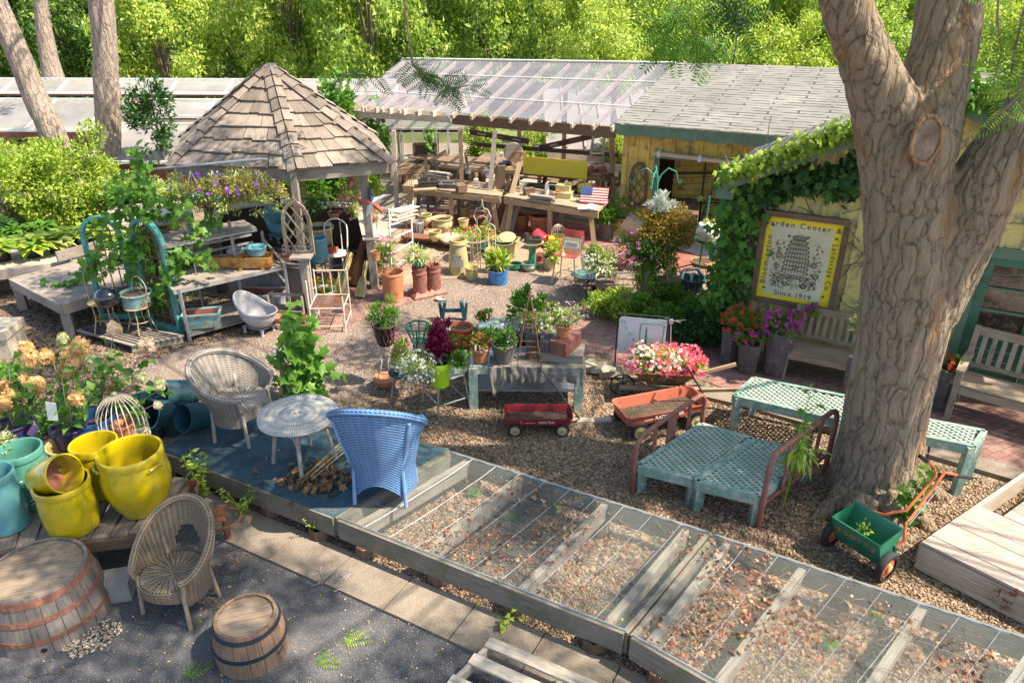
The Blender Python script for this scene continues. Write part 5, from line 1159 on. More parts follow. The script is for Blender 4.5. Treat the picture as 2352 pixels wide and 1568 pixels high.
def trough(label,u,v,Lpx,hpx,Wpx,mat,rz,z0=0,feet=True,name='trough',taper=.86,inner=TERRA_D,group=None):
 g=P(u,v,z0);m=mpp(g);L,W,h=Lpx*m,Wpx*m,hpx*m*1.1;r=thing(name,label,'planter',g,rz,group);f0=.035 if feet else 0;b=MB();t=.02
 for s in(-1,1):
  b.add([(s*L/2,-W/2,h+f0),(s*L/2,W/2,h+f0),(s*L/2*taper,W/2*taper,f0),(s*L/2*taper,-W/2*taper,f0)],[(0,1,2,3)],[[(0,0),(W,0),(W,h),(0,h)]])
  b.add([(-L/2,s*W/2,h+f0),(L/2,s*W/2,h+f0),(L/2*taper,s*W/2*taper,f0),(-L/2*taper,s*W/2*taper,f0)],[(0,1,2,3)],[[(0,0),(L,0),(L,h),(0,h)]])
  b.beam((s*L/2,-W/2,h+f0),(s*L/2,W/2,h+f0),.03,.025,ext=.03);b.beam((-L/2,s*W/2,h+f0+.001),(L/2,s*W/2,h+f0+.001),.03,.025,ext=.03)
 b.box((0,0,f0+.01),(L*taper,W*taper,.012));b.build('body',mat,r)
 b=MB();t=L*.03
 for s in(-1,1):
  b.add([(s*(L/2-t),-W/2+t,h+f0),(s*(L/2-t),W/2-t,h+f0),(s*(L/2*taper-t),W/2*taper-t,f0+.03),(s*(L/2*taper-t),-W/2*taper+t,f0+.03)],[(0,1,2,3)]);b.add([(-L/2+t,s*(W/2-t),h+f0),(L/2-t,s*(W/2-t),h+f0),(L/2*taper-t,s*(W/2*taper-t),f0+.03),(-L/2*taper+t,s*(W/2*taper-t),f0+.03)],[(0,1,2,3)])
 b.box((0,0,h*.45+f0),(L*.93-t,W*.93-t,.01));b.build('lining',inner,r)
 if feet:
  for sx in(-1,1):
   for sy in(-1,1):b=MB();b.box((sx*L*.36,sy*W*.34,f0/2),(.04,.04,f0));b.build('foot',mat,r)
 return r
trough('worn aqua trough planter with rusty flecks on the lowest rack shelf',470,752,78,30,42,TROUGH,.2,.12)
trough('grey tapered trough with a brown lining behind the white bath',605,712,108,36,50,TUB_W,-.05)
trough('brown ribbed trough on the back shed side of the garden pots',1160,585,60,34,34,TANJ,-.3,feet=False)
def fiddle(label,u,v,Lpx,mat,rz,z0=0,tilt=0,group='fiddle-shaped planters',px=None):
 g=P(u,v,z0);L=Lpx*mpp(g);r=thing('fiddle_planter',label,'planter',g,0,group)
 r.rotation_euler=(T(0,0,0)@RZ(rz)@RY(-tilt)).to_euler();W=L*.24;h=L*.17
 out=[(0,W*.42),(L*.03,W*.5),(L*.2,W*.5),(L*.40,W*.42),(L*.52,W*.28),(L*.56,W*.13),(L*.93,W*.10),(L,W*.12)]
 poly=out+[(x,-y)for x,y in out[::-1]];b=MB();n=len(poly)
 def ringp(s_,z,e=0):return[(x+(e if x<L*.5 else 0)*(1 if x<L*.1 else-1),y*(s_),z)for x,y in poly]
 lay=[ringp(.82,.02),ringp(1,h*.5),ringp(1.05,h),ringp(.86,h)];vs=sum(lay,[]);fs=[];uv=[]
 for k in range(3):
  for i in range(n):j=(i+1)%n;fs.append((k*n+i,k*n+j,(k+1)*n+j,(k+1)*n+i));uv.append([(i*.05,k*.05),(j*.05,k*.05),(j*.05,k*.05+.05),(i*.05,k*.05+.05)])
 fs.append(tuple(range(n-1,-1,-1)));uv.append([(0,0)]*n);b.add(vs,fs,uv);b.add([(x*.97+.01,y*.86,h*.55)for x,y,_ in ringp(1,0)],[tuple(range(n))]);b.build('body',mat,r)
 for sx in(.12,.42):
  for s in(-1,1):b=MB();b.box((L*sx,s*W*.35,0),(.05,.05,.05));b.build('foot',mat,r)
 return r
zz=.80
fiddle('amber glazed fiddle-shaped planter lying on the middle rack shelf',627,612,165,AMBER,pi+.12,zz)
fiddle('yellow glazed fiddle planter leaning upright against the gazebo counter, left one',783,678,100,TANJ,1.0,0,1.0)
fiddle('green-yellow fiddle planter leaning by the gazebo post, right one',832,684,85,TANJ,1.25,0,1.05)
fiddle('dark red fiddle planter leaning behind the two yellow ones',815,655,110,TERRA,1.0,0,1.05)
g=P(660,745);r=thing('wooden_caddy','grey wooden caddy box with a tall handle holding two clay pots','crate',g,-.1);b=MB();b.box((0,0,.16),(.5,.02,.12));b.box((0,.24,.16),(.5,.02,.12));b.box((0,.12,.1),(.5,.24,.02));b.build('tray',GREY_W,r);b=MB()
for s in(-.26,.26):b.box((s,.12,.22),(.02,.22,.44))
b.box((0,.12,.43),(.54,.05,.03));b.build('handle',GREY_W,r)
b=MB();b.box((0,.1,.05),(.4,.2,.1));b.build('base',BROWN_W,r)
for u,lab in((640,'shallow clay dish in the wooden caddy, left one'),(700,'shallow clay dish in the wooden caddy, right one')):pot(lab,u if u<650 else 690,735,725,16,12,TERRA,.16,soil=0,name='clay_dish',cat='dish')
def gothic(label,u,v,vt,wpx,z0,lean=0,mat=TEAK,rz=0,Y=None,box=True):
 g=P(u,v,z0)if Y is None else PY(u,v,Y);W=wpx*mpp(g);H_=hz(u,vt,g)-g.z;r=thing('lattice_window',label,'window frame',g,rz);hs=H_*.55
 L_=[(-W,0),(-W,hs)]+[(-W+W*(1-cos(a))*1.0,hs+(H_-hs)*sin(a)**.9)for a in[pi/2*k/7 for k in range(1,8)]];R_=[(-x,z)for x,z in L_];b=MB()
 for l in(L_,R_):
  for a,c in zip(l,l[1:]):b.beam((a[0],0,a[1]),(c[0],0,c[1]),.05,.035,up=(0,1,0),ext=.01)
 b.beam((-W,0,.02),(W,0,.02),.05,.04,up=(0,1,0));b.build('frame',mat,r);b=MB()
 def inside(x,z):return z>0 and abs(x)<W and(z<hs or(1-((abs(x))/W))>1-cos(math.asin(min(1,(z-hs)/(H_-hs)))))
 for s in(-1,1):
  for k in range(-3,6):
   pts=[(x_,k*H_*.28+s*x_*1.5)for x_ in[W*(-1+2*i/30)for i in range(31)]];pts=[p for p in pts if inside(*p)]
   if len(pts)>2:b.beam((pts[0][0],.01*s,pts[0][1]),(pts[-1][0],.01*s,pts[-1][1]),.022,.012,up=(0,1,0))
 b.build('lattice',mat,r)
 if box:
  b=MB()
  for z in(.03,.1,.17):b.tube([(-W,-.02,z),(-W,-.15,z),(W,-.15,z),(W,-.02,z)],.004,4)
  for k in range(9):x=-W+2*W*k/8;b.tube([(x,-.15,.03),(x,-.15,.17)],.003,4)
  b.build('wire_tray',STEEL,r)
 return r
gothic('pointed gothic window frame with diamond lattice and wire tray, on the grey post',690,583,466,31,0,rz=-.1,Y=P(708,703).y-.15)
b=MB();g=P(722,740);r=thing('lean_post','broad leaning grey post with a cap carrying the gothic frame','post',g);b.beam(g,PY(694,592,g.y),.11,.1,up=(0,1,0));wpart(b,'shaft',GREY_W,r);b=MB();b.box(PY(692,590,g.y)-Vector((0,0,0)),(.3,.2,.03));wpart(b,'cap',GREY_W,r)
g=P(780,640);r=thing('bentwood_chair','worn cream bentwood chair in the gazebo entrance','chair',g,.1);zs=.46;b=MB();b.lathe([(0,zs-.02),(.19,zs-.02),(.2,zs),(.19,zs+.015),(0,zs+.01)],24);b.build('seat',WHITE_P,r)
for a in(.8,2.3,3.9,5.4):b=MB();b.tube([(.15*cos(a),.15*sin(a),zs),(.2*cos(a),.2*sin(a),0)],.014,8);b.build('leg',WHITE_P,r)
b=MB();b.tube([(-.17,.1,zs),(-.19,.15,zs+.35)]+[(-.19*cos(a),.17,zs+.38+.17*sin(a))for a in[pi*k/10 for k in range(1,10)]]+[(.19,.15,zs+.35),(.17,.1,zs)],.013,8);b.tube([(-.08,.14,zs),(-.08,.16,zs+.5)],.009,6);b.tube([(.08,.14,zs),(.08,.16,zs+.5)],.009,6);b.build('backrest',WHITE_P,r)
b=MB();b.tube([(.13*cos(a),.13*sin(a),.2)for a in[2*pi*k/14 for k in range(14)]],.008,5,closed=True);b.build('stretcher',WHITE_P,r)
o=MB().box((0,0,.04),(.14,.12,.07)).box((0,0,.078),(.15,.13,.01)).box((0,0,.09),(.03,.1,.015)).build('tin_box',RED_F);o.location=g+Vector((-.05,-.02,zs+.015));tag(o,'small faded red tin box on the bentwood chair seat','tin box')
g=P(770,745);r=thing('doll_bed','rusty white wire cot frame standing before the gazebo','bed frame',g,.05);b=MB();x0,x1,y0,y1=-.28,.2,-.28,.25
for(x,y,h)in((x0,y0,.8),(x1,y0,.55),(x0,y1,.78),(x1,y1,.78)):b.tube([(x,y,0),(x,y,h)],.012,6)
for(z)in(.22,.38,.76):b.tube([(x0,y1,z),(x1,y1,z)],.009,5)
for z in(.1,.38):b.tube([(x0,y0,z),(x1,y0,z)],.009,5);b.tube([(x0,y0,z),(x0,y1,z)],.009,5);b.tube([(x1,y0,z),(x1,y1,z)],.009,5)
for k in range(1,4):x=x0+(x1-x0)*k/4;b.tube([(x,y1,.38),(x,y1,.76)],.007,5)
for k in range(1,3):y=y0+(y1-y0)*k/3;b.tube([(x0,y,.38),(x0,y,.78+.1*k)],.007,5)
b.build('frame',WIRE_W,r);b=MB()
for k in range(9):y=y0+(y1-y0)*(k+.5)/9;b.beam((x0,y,.38),(x1,y,.38),.025,.004)
b.build('slat',RUST,r)
for a in(('clay bowl on the gazebo shelf below the turquoise bath',655,598,585,20,16,TERRA,.75),('broad terracotta pot on the gazebo ledge with pink petunias above',768,499,487,15,11,TERRA,.9),('grey enamel bowl on the back of the rack shelf',545,590,574,22,16,TUB_W,.9),('blue-grey bowl beside the enamel bowl on the rack',590,585,566,24,18,TUB_B,.95),('big tan stoneware pot behind the gothic frame',735,560,520,36,26,TANJ,.5),('grey-blue bucket on the turquoise stool by the gothic frame',735,600,545,22,18,TUB_B,.4),('white round basin with red begonias inside the gazebo',745,690,664,30,24,WHITE_C,0)):
 pot(*a[:7],z0=a[7],soil=0 if 'bowl'in a[0]else.8)
g=P(735,648);r=thing('stool','small turquoise metal stool under the grey-blue bucket','stool',g);b=MB();b.lathe([(0,.37),(.16,.37),(.165,.385),(0,.39)],20);b.build('seat',TURQ,r)
for a in(.8,2.4,3.9,5.5):b=MB();b.tube([(.12*cos(a),.12*sin(a),.37),(.15*cos(a),.15*sin(a),0)],.01,6);b.build('leg',TURQ,r)
b=MB();b.lathe([(0,0),(.075,0),(.08,.02),(.08,.24),(.03,.3),(.026,.36),(0,.365)],18);o=b.build('water_bottle',GLASS_B);o.location=P(722,715);tag(o,'large blue water bottle standing at the leaning grey post','bottle')
r=thing('begonia_clump','small red-flowered plant growing in the white basin','plant',P(745,668,.2));foliage(r,(0,0,.1),(.2,.18,.14),350,.05,GL);blooms(r,(0,0,.1),(.21,.19,.15),26,.045,RED)
def petunia(label,u,v,wpx,hpx,z0,mat_l,fl,n=700,name='petunia',Y=None,leaf=.05,group=None):
 g=P(u,v,z0)if Y is None else PY(u,v,Y);m=mpp(g);r=thing(name,label,'flowers',g,0,group);W,h=wpx*m,hpx*m*1.05
 foliage(r,(0,0,h*.5),(W,W*.8,h*.5),n,leaf,mat_l,clump=24)
 for k,s,mm in fl:blooms(r,(0,0,h*.5),(W*1.06,W*.86,h*.53),k,s,mm,top=-.8)
 stems(r,(0,0,0),[(random.uniform(-.4,.4)*W,0,h*.5)for _ in range(5)]);return r
petunia('bushy pink petunia hanging over the gazebo counter, by the flag star',812,500,30,90,.9,GL_P,[(46,.07,PINK),(20,.06,MAG)],800)
petunia('pink petunia column spilling down beside the gazebo post',888,650,34,105,0,GL,[(60,.055,PINK),(30,.05,RED)],1300)
petunia('white-flowered basket on the gazebo ledge',735,493,36,46,.9,GL,[(26,.06,WHITE),(8,.05,RED)],600)
petunia('pink blossoms on the back gazebo ledge',690,480,26,60,.9,GL_P,[(24,.06,PINK)],400)
petunia('fuchsia blooms behind the flag star',858,510,24,40,.9,GL_P,[(20,.06,PINK)],300)
pot('small clay pot with purple bloom on the gazebo counter corner',864,598,577,12,9,TERRA,.9)
pB_=gp[1];r=thing('star_decoration','wooden star painted with flag stripes hanging on the gazebo post','wall decoration',PY(855,465,pB_.y-.12));
for k in range(5):
 a=pi/2+2*pi*k/5+.18;b=MB();R,q_=.27,.09;tip=(R*cos(a),-.0,R*sin(a));l_=(q_*cos(a+pi/5),0,q_*sin(a+pi/5));r_=(q_*cos(a-pi/5),0,q_*sin(a-pi/5));c=(0,-.04,0)
 b.add([c,l_,tip,r_,(0,.01,0)],[(0,2,1),(0,3,2),(4,1,2),(4,2,3)]);b.build('ray',(paint('navy_star',(.04,.06,.14),.7,.2)if k in(0,)else RED_F if k%2 else WHITE_P),r)
b=MB();b.lathe([(0,.03),(.03,.0),(0,-.03)],5);b.build('boss',paint('star_grey',(.25,.27,.3),.6,.2),r)
q0,q1=P(900,645),P(950,605);r=thing('metal_ladder_stand','white tubular plant stand with rungs, right of the gazebo post','plant stand',q0);b=MB();t0,t1=PY(893,480,q0.y),PY(943,470,q1.y)
b.tube([q0,t0],.016,6);b.tube([q1,t1],.016,6);wpart(b,'side_frame',WHITE_P,r)
for k in range(5):b=MB();f=.18+k*.2;b.tube([q0.lerp(t0,f),q1.lerp(t1,f)],.013,6);wpart(b,'rung',WHITE_P,r)
b=MB();b.tube([q0.lerp(t0,.78),q0.lerp(t0,.78)+Vector((-.1,1.1,0))],.013,6);b.tube([q1.lerp(t1,.78),q1.lerp(t1,.78)+Vector((-.1,1.1,0))],.013,6);wpart(b,'side_rail',WHITE_P,r)
b=MB();
for k in range(3):b.beam(q0.lerp(t0,.78)+Vector((-.02,.2+.25*k,.02)),q1.lerp(t1,.78)+Vector((-.02,.2+.25*k,.02)),.2,.02)
wpart(b,'shelf',PALE_W,r)
b=MB();g=P(930,560);
for k in range(5):a=k*1.3;b.tube([g+Vector((cos(a)*.12,sin(a)*.1,0)),PY(925+k*6,470,g.y),PY(930+k*3,380,g.y)],.005,4)
o=b.build('wire_trellis',RUST,origin=g);tag(o,'thin rusty wire trellis curving up behind the white plant stand','trellis')
# ========================== THE OPEN SHED: WORK TABLES AND WHAT LIES ON THEM
def worktable(label,cs,z,group=None,mat=TAN_W):
 q=[P(u,v,z)for u,v in cs];c=(q[0]+q[2])/2;c.z=0;r=thing('work_table',label,'table',c,0,group);b=MB();n=6
 for k in range(n):t0=(k+.5)/n;wd=(q[3]-q[0]).length/n-.008;b.beam(q[0].lerp(q[3],t0),q[1].lerp(q[2],t0),wd,.035)
 wpart(b,'tabletop',mat,r)
 for s in(.06,.5,.94):
  for e in(0,1):b=MB();p=(q[3]if e else q[0]).lerp(q[2]if e else q[1],s)+(c+Vector((0,0,z))-q[0])*0;p=p.lerp(q[0].lerp(q[2],.5),.06);d_=Vector((.12 if s<.5 else-.12 if s>.5 else 0,0,0));b.beam(Vector((p.x,p.y,0))+d_*-1,Vector((p.x,p.y,z-.02)),.09,.05,up=(0,1,0));wpart(b,'leg',mat,r)
 b=MB();
 for e in(0,1):b.beam((q[3]if e else q[0])-Vector((0,0,.08)),(q[2]if e else q[1])-Vector((0,0,.08)),.03,.1)
 wpart(b,'apron',mat,r);return r,q
worktable('long plank work table across the shed front, left half',[(925,428),(1150,452),(1160,425),(950,405)],.78,'plank work tables in the shed')
worktable('plank work table with angled leg braces, right half, under the flag',[(1158,452),(1375,486),(1400,460),(1190,428)],.78,'plank work tables in the shed')
worktable('second row plank table behind the yellow boards',[(990,368),(1180,392),(1200,375),(1010,355)],.9,'plank work tables in the shed')
worktable('back row plank table carrying a stone wheel and bowls',[(1090,372),(1400,405),(1410,385),(1110,352)],.95,'plank work tables in the shed')
worktable('low slatted bench at the shed left end',[(910,390),(1000,380),(1010,366),(925,372)],.62,'plank work tables in the shed')
def picnic(label,u,v,L,rz,z=.0):
 g=P(u,v);r=thing('picnic_table',label,'picnic table',g,rz,'timber picnic tables in the shed');b=MB()
 for k in range(4):b.box((0,-.27+.18*k,.76),(L,.16,.035))
 b.build('tabletop',TAN_W,r)
 for s in(-1,1):b=MB();b.box((0,s*.68,.45),(L,.22,.035));b.build('bench',TAN_W,r)
 for sx in(-1,1):
  for s in(-1,1):b=MB();b.beam((sx*L*.38,s*.62,0),(sx*L*.38,s*.18,.74),.04,.12,up=(1,0,0));b.build('leg',TAN_W,r)
  b=MB();b.beam((sx*L*.38+.04,-.75,.41),(sx*L*.38+.04,.75,.41),.035,.1);b.build('cross_rail',TAN_W,r)
picnic('picnic table with A-shaped legs in the middle of the shed',1230,470,1.9,-.45)
picnic('picnic table at the back right of the shed, beside the barn',1360,455,1.6,-.45)
picnic('picnic table at the left of the shed under the blackboard',1030,435,1.8,-.45)
def leanboard(label,a,c,wd,th,mat,name='timber_board',cat='board'):
 p=P(*a);q=PY(c[0],c[1],p.y+.35);o=MB();o.beam(p,q,wd,th,up=(0,-1,0));o=o.build(name,mat,origin=p);return tag(o,label,cat,'loose boards leaning on the shed posts')
leanboard('tall grey board leaning on the shed beam, left of the dark post',(1118,530),(1137,300),.09,.03,GREY_W)
leanboard('thin pole leaning beside the tall grey board',(1130,528),(1145,345),.06,.03,TAN_W)
leanboard('short broad board leaning at the dark post',(1150,540),(1195,372),.10,.03,TAN_W)
leanboard('brown plank leaning to the right above the terracotta pots',(1170,540),(1205,420),.10,.03,GREY_W)
leanboard('sawn plank stack leaning on the table trestle',(1060,455),(1005,355),.45,.06,TAN_W,'plank_stack')
for lab,a,c,hh in(('long bright yellow board propped behind the tables',(1202,398),(1348,412),.36),('lower yellow board lying beneath the picnic table',(1190,455),(1330,470),.3),('small yellow panel beside the metal machine',(1290,452),(1395,462),.2)):
 z0=.95 if 'long'in lab else.25;p,q=P(*a,z0),P(*c,z0);p.z=q.z=0;b=MB();b.beam(p+Vector((0,0,z0+hh/2)),q+Vector((0,0,z0+hh/2)),.025,hh);o=b.build('yellow_board',YEL_B,origin=p);tag(o,lab,'board','yellow painted boards')
b=MB();p,q=P(1210,425,.7),P(1330,440,.7);b.beam(p,q,.3,.05);o=b.build('dark_door_slab',BLACK_P,origin=p);tag(o,'dark flat slab lying across the tables below the yellow board','board')
Yb=15.6;c0,c1=PY(950,330,Yb),PY(1002,357,Yb+.0);r=thing('blackboard','small framed blackboard on a post hung with ivy','blackboard',PY(976,344,Yb));m=(c0+c1)/2;W,H_=c1.x-c0.x,c0.z-c1.z;b=MB();b.box(m,(W,.03,H_));wpart(b,'board',CHALK,r);b=MB();b.beam((c0.x,Yb-.02,c0.z),(c1.x,Yb-.02,c0.z),.03,.05);b.beam((c0.x,Yb-.02,c1.z),(c1.x,Yb-.02,c1.z),.03,.05);b.beam((c0.x,Yb-.02,c1.z),(c0.x,Yb-.02,c0.z),.05,.03,up=(0,1,0));b.beam((c1.x,Yb-.02,c1.z),(c1.x,Yb-.02,c0.z),.05,.03,up=(0,1,0));wpart(b,'frame',BROWN_W,r);b=MB();b.beam((m.x,Yb+.05,0),(m.x,Yb+.05,c1.z),.06,.06,up=(0,1,0));wpart(b,'post',GREY_W,r)
vine('ivy strand dangling down over the small blackboard',[[PY(985,292,Yb-.1),PY(985,320,Yb-.1),PY(984,352,Yb-.1)]],60,.09,.05,GL,name='ivy_strand')
def boxy(name,lab,cat,u,v,z,dims,mat,rz=0,extra=None,group=None):
 g=P(u,v,z);b=MB();w_,d_,h_=dims;t=min(w_,d_,h_)*.1
 b.box((0,0,h_/2),(w_,d_,h_));b.box((0,0,h_+t*.4),(w_*1.06,d_*1.06,t));b.box((0,0,t*.5),(w_*1.04,d_*1.04,t));
 if extra:extra(b)
 o=b.build(name,mat);o.location=g;o.rotation_euler=(0,0,rz);return tag(o,lab,cat,group)
boxy('metal_drawer','dark grey metal drawer on the left work table','tray',985,427,.8,(.42,.28,.1),IRON,.2,lambda b:[b.box((-.1,0,.15),(.14,.1,.08)),b.box((.12,.05,.13),(.08,.16,.05))])  # metal drawers set out on the work table
boxy('metal_drawer','second dark drawer stacked with parts, right of the first','tray',1030,430,.8,(.36,.25,.08),STONEP,-.1,lambda b:[b.box((0,0,.11),(.2,.12,.04)),b.beam((.15,0,.08),(.2,0,.3),.02,.02)])
boxy('cash_register','old beige cash register on the right work table','cash register',1295,452,.8,(.34,.3,.1),CREAM_G,-.3,lambda b:[b.box((-.02,.05,.17),(.28,.18,.12)),b.box((.08,.07,.25),(.12,.1,.06))])
boxy('toy_truck','yellow toy dump truck behind the cash register','toy truck',1340,440,.8,(.16,.2,.09),YEL_B,-.3,lambda b:[b.beam((-.1,0,.1),(.16,0,.17),.2,.05),b.lathe([(.05,-.02),(.05,.02)],12,(-.05,-.12,.05))])
boxy('toy_loader','brown rusty toy loader beside the flag','toy truck',1340,462,.8,(.12,.16,.12),RUST,-.3,lambda b:[b.box((.08,0,.08),(.08,.1,.1)),b.tube([(0,0,.15),(.02,0,.42)],.008,5)])
b=MB();b.lathe([(0,0),(.045,0),(.045,.17),(.03,.2),(.03,.22),(0,.22)],16);o=b.build('spray_bottle',WHITE_C);o.location=P(1256,446,.8);tag(o,'white cylinder bottle on the right work table','bottle')
b=MB();b.lathe([(0,0),(.03,0),(.03,.1),(.015,.12),(.015,.15),(0,.15)],12);o=b.build('glue_bottle',WHITE_C);o.location=P(1101,433,.8);tag(o,'small white bottle with a red cap on the left work table','bottle')
b=MB();b.lathe([(0,0),(.04,0),(.04,.12),(0,.13)],12);o=b.build('teal_can',TEAL_G);o.location=P(1138,428,.8);tag(o,'teal can on the left work table','can')
pot('squat orange pot among the tables, behind the cash register',1287,452,437,13,11,TERRA,.8,soil=0)
g=P(1362,470,.8);r=thing('flag_panel','small wooden panel painted as a stars and stripes flag, leaning on the table','flag',g,-.3);W,H_=.52,.32;MX=RX(rad(-28));b=MB(MX)
for k in range(13):b.m=k%2;b.box((0,0,.02+H_*(12-k+.5)/13),(W,.02,H_/13-.001))
b.build('stripe_field',[paint('flag_red',(.40,.04,.05),.7,.3),paint('flag_white',(.7,.66,.6),.7,.2)],r);b=MB(MX);b.box((-W*.29,-.012,.02+H_*.74),(W*.42,.012,H_*.5));b.build('star_field',paint('flag_blue',(.05,.10,.28),.7,.3),r);b=MB(MX)
for i in range(5):
 for j in range(4):b.lathe([(.007,-.001),(.012,.0),(.007,.001)],5,(-W*.45+i*W*.08,-.02,.02+H_*(.56+.12*j)))
b.build('star',WHT,r)
b=MB();
for k in range(5):b.box((.02*k,.01*k,.004+.006*k),(.3,.2,.005),RZ(.2*k))
o=b.build('newspaper',PALEB);o.location=P(1345,478,.8);tag(o,'folded grey papers in front of the flag panel','papers')
g=PY(1192,352,P(1192,392,.95).y);b=MB(RX(pi/2));b.lathe([(.02,-.05),(.2,-.05),(.21,0),(.2,.05),(.02,.05)],28);o=b.build('grindstone',STONE_M,origin=(0,0,0));o.location=g+Vector((-.12,.1,0));tag(o,'pale grindstone standing on the back table','stone wheel')
b=MB(RX(pi/2));b.tube([(.17*cos(a),.17*sin(a),0)for a in[2*pi*k/24 for k in range(24)]],.022,8,closed=True);b.lathe([(0,-.03),(.04,-.03),(.04,.03),(0,.03)],12)
for k in range(5):a=2*pi*k/5;b.tube([(0,0,0),(.17*cos(a),.17*sin(a),0)],.012,6)
o=b.build('iron_wheel',TERRA);o.location=g+Vector((.0,-.2,-.1));tag(o,'rusty orange spoked wheel in front of the grindstone','wheel')  # loose spoked iron wheel
for u,lab in((1318,'clay pot lying on its side on the shed rail, left one'),(1345,'clay pot lying on its side on the shed rail, middle one'),(1372,'clay pot lying on its side on the shed rail, right one')):
 pot(lab,u,398,380,16,13,TERRA_D,.95,tilt=1.5,az=.4,soil=0,group='clay pots lying on the back table')
for u,lab,mm in((1158,'dark purple bowl at the left of the back table',NAVY_P),(1170,'cream bowl on the back table',CREAM_G)):pot(lab,u,384 if u<1165 else 396,372 if u<1165 else 386,20,14,mm,.95,soil=0,name='bowl',cat='bowl')
p=P(1363,452);r=thing('aluminium_ladder','folded silver stepladder standing between the tables and barn','ladder',p);b=MB()
for s in(-1,1):b.beam(p+Vector((s*.2,0,0)),PY(1375,312,p.y)+Vector((s*.12,0,0)),.06,.03,up=(0,1,0))
wpart(b,'rail',STEEL,r)
for k in range(1,7):b=MB();t=k/7;b.beam((p+Vector((-.2,0,0))).lerp(PY(1375,312,p.y)+Vector((-.12,0,0)),t),(p+Vector((.2,0,0))).lerp(PY(1375,312,p.y)+Vector((.12,0,0)),t),.07,.025);wpart(b,'rung',STEEL,r)
pot('tall terracotta pot under the right work table',1199,525,492,16,12,TERRA,belly=2);pot('large ribbed terracotta pot under the right work table',1240,532,493,26,19,TERRA,rim=.07)
pot('brown wooden tub under the left work table',1000,470,430,14,14,BROWN_W,soil=0,name='tub',cat='tub');pot('plain tan block pot at the shed post',1069,505,475,11,11,TANJ,soil=0)
# ========================== THE SUNNY YARD IN THE MIDDLE
def bowl(label,u,vb,vt,rt,mat,z0=0,fl=0,name='bowl',cat='bowl',group=None,soil=.7,base=None):
 g=base if base is not None else P(u,vb,z0);m=mpp(g);R=rt*m;h=hz(u,vt,g)-g.z;r=thing(name,label,cat,g,0,group);fx=(lambda A,z:1+.05*abs(sin(A*fl/2)))if fl else None
 b=MB();b.lathe([(0,0),(R*.5,0),(R*.52,h*.08),(R*.9,h*.35),(R*.98,h*.6),(R*.84,h*.86),(R,h*.95),(R,h),(R*.88,h),(R*.78,h*.85),(R*.88,h*.6),(R*.5,h*.25),(0,h*.2)],36,fx=fx);b.build('body',mat,r)
 if soil:soil_disc(R*.84,h*soil).build('soil',SOIL,r)
 return r,h,R
gp1='cream ceramic bowls near the shed'
g=P(1035,548);b=MB();b.box((-.15,0,.13),(1.0,.3,.035));
for x in(-.55,.25):b.box((x,0,.06),(.04,.26,.12))
b.box((-.15,0,.1),(.9,.03,.04));o=b.build('low_bench',RUST);o.location=P(1000,562);o.rotation_euler=(0,0,-.3);tag(o,'low rusty brown bench under the cream bowls','bench')
b=MB();b.lathe([(0,0),(.24,0),(.27,.05),(.2,.12),(0,.14)],9,fx=lambda A,z:1+.1*sin(A*3));o=b.build('boulder',STONE_M);o.location=P(1040,553,.15);tag(o,'pale rounded stone beside the big cream bowl','stone')
bowl('large lobed cream bowl, biggest of the cream ones',1016,532,500,24,CREAM_G,.15,8,group=gp1)
bowl('small lobed cream bowl in front on the rusty bench',1000,553,530,15,CREAM_G,.16,8,group=gp1)
bowl('cream bowl behind the grey fluted bin',976,515,492,17,CREAM_G,.1,8,group=gp1)
bowl('cream bowl furthest left, behind the white plant stand',945,512,488,20,CREAM_G,.1,8,group=gp1)
r,h,Rt,Rb=pot('grey fluted metal bin before the cream bowls',960,545,508,15,12,STEEL,soil=0,name='metal_bin',cat='bin');b=MB();
for k in range(16):a=2*pi*k/16;b.tube([(Rb*1.02*cos(a),Rb*1.02*sin(a),.02),(Rt*cos(a),Rt*sin(a),h*.85)],.006,4)
b.build('flute',STEEL,r)
def cage(label,u,vb,vt,rpx,mat,z0=0,n=16,dome=.55,rings=2,name='birdcage',hook=True,base=None,inner=None):
 g=base if base is not None else P(u,vb,z0);R=rpx*mpp(g);h=hz(u,vt,g)-g.z;r=thing(name,label,'birdcage',g);hs=h*(1-dome)
 b=MB()
 for k in range(n):a=2*pi*k/n;b.tube([(R*cos(a),R*sin(a),0),(R*cos(a),R*sin(a),hs)]+[(R*cos(t)*cos(a),R*cos(t)*sin(a),hs+(h*dome*.93)*sin(t))for t in[pi/2*j/6 for j in range(1,7)]],max(.0035,R*.02),5)
 b.build('bar',mat,r);
 for z in[0,hs*.3,hs][:rings+1]:b=MB();b.tube([(R*1.01*cos(a),R*1.01*sin(a),z)for a in[2*pi*k/28 for k in range(28)]],max(.005,R*.03),6,closed=True);b.build('ring',mat,r)
 if hook:b=MB();b.lathe([(0,h*.9),(R*.12,h*.92),(R*.06,h*.95),(R*.13,h*.975),(0,h)],10);b.build('finial',mat,r)
 return r,R,h
cage('wire cloche standing behind the big cream bowl',1018,502,464,17,STEEL,.0,12,.6,1,name='wire_cloche');cage('small dark wire cloche by the grey bin',961,498,468,11,IRON,0,10,.6,1,name='wire_cloche')
cage('cream domed birdcage standing near the red-backed chair',1282,552,514,16,WIRE_W,.12,18,.5,2)
g=P(1290,568);r=thing('slat_crate','yellow-green slatted crate under the cream birdcage','crate',g,-.1);
for z in(.05,.12,.19):b=MB();b.box((0,0,z),(.5,.3,.05));b.build('slat',YEL_B,r)
r,h,Rt,Rb=pot('tall tan stoneware jar with a blue scene, widest at the body',1054,627,549,20,22,TANJ,belly=3,rim=.05,lip=.03,soil=0,name='stoneware_jar',cat='jar')
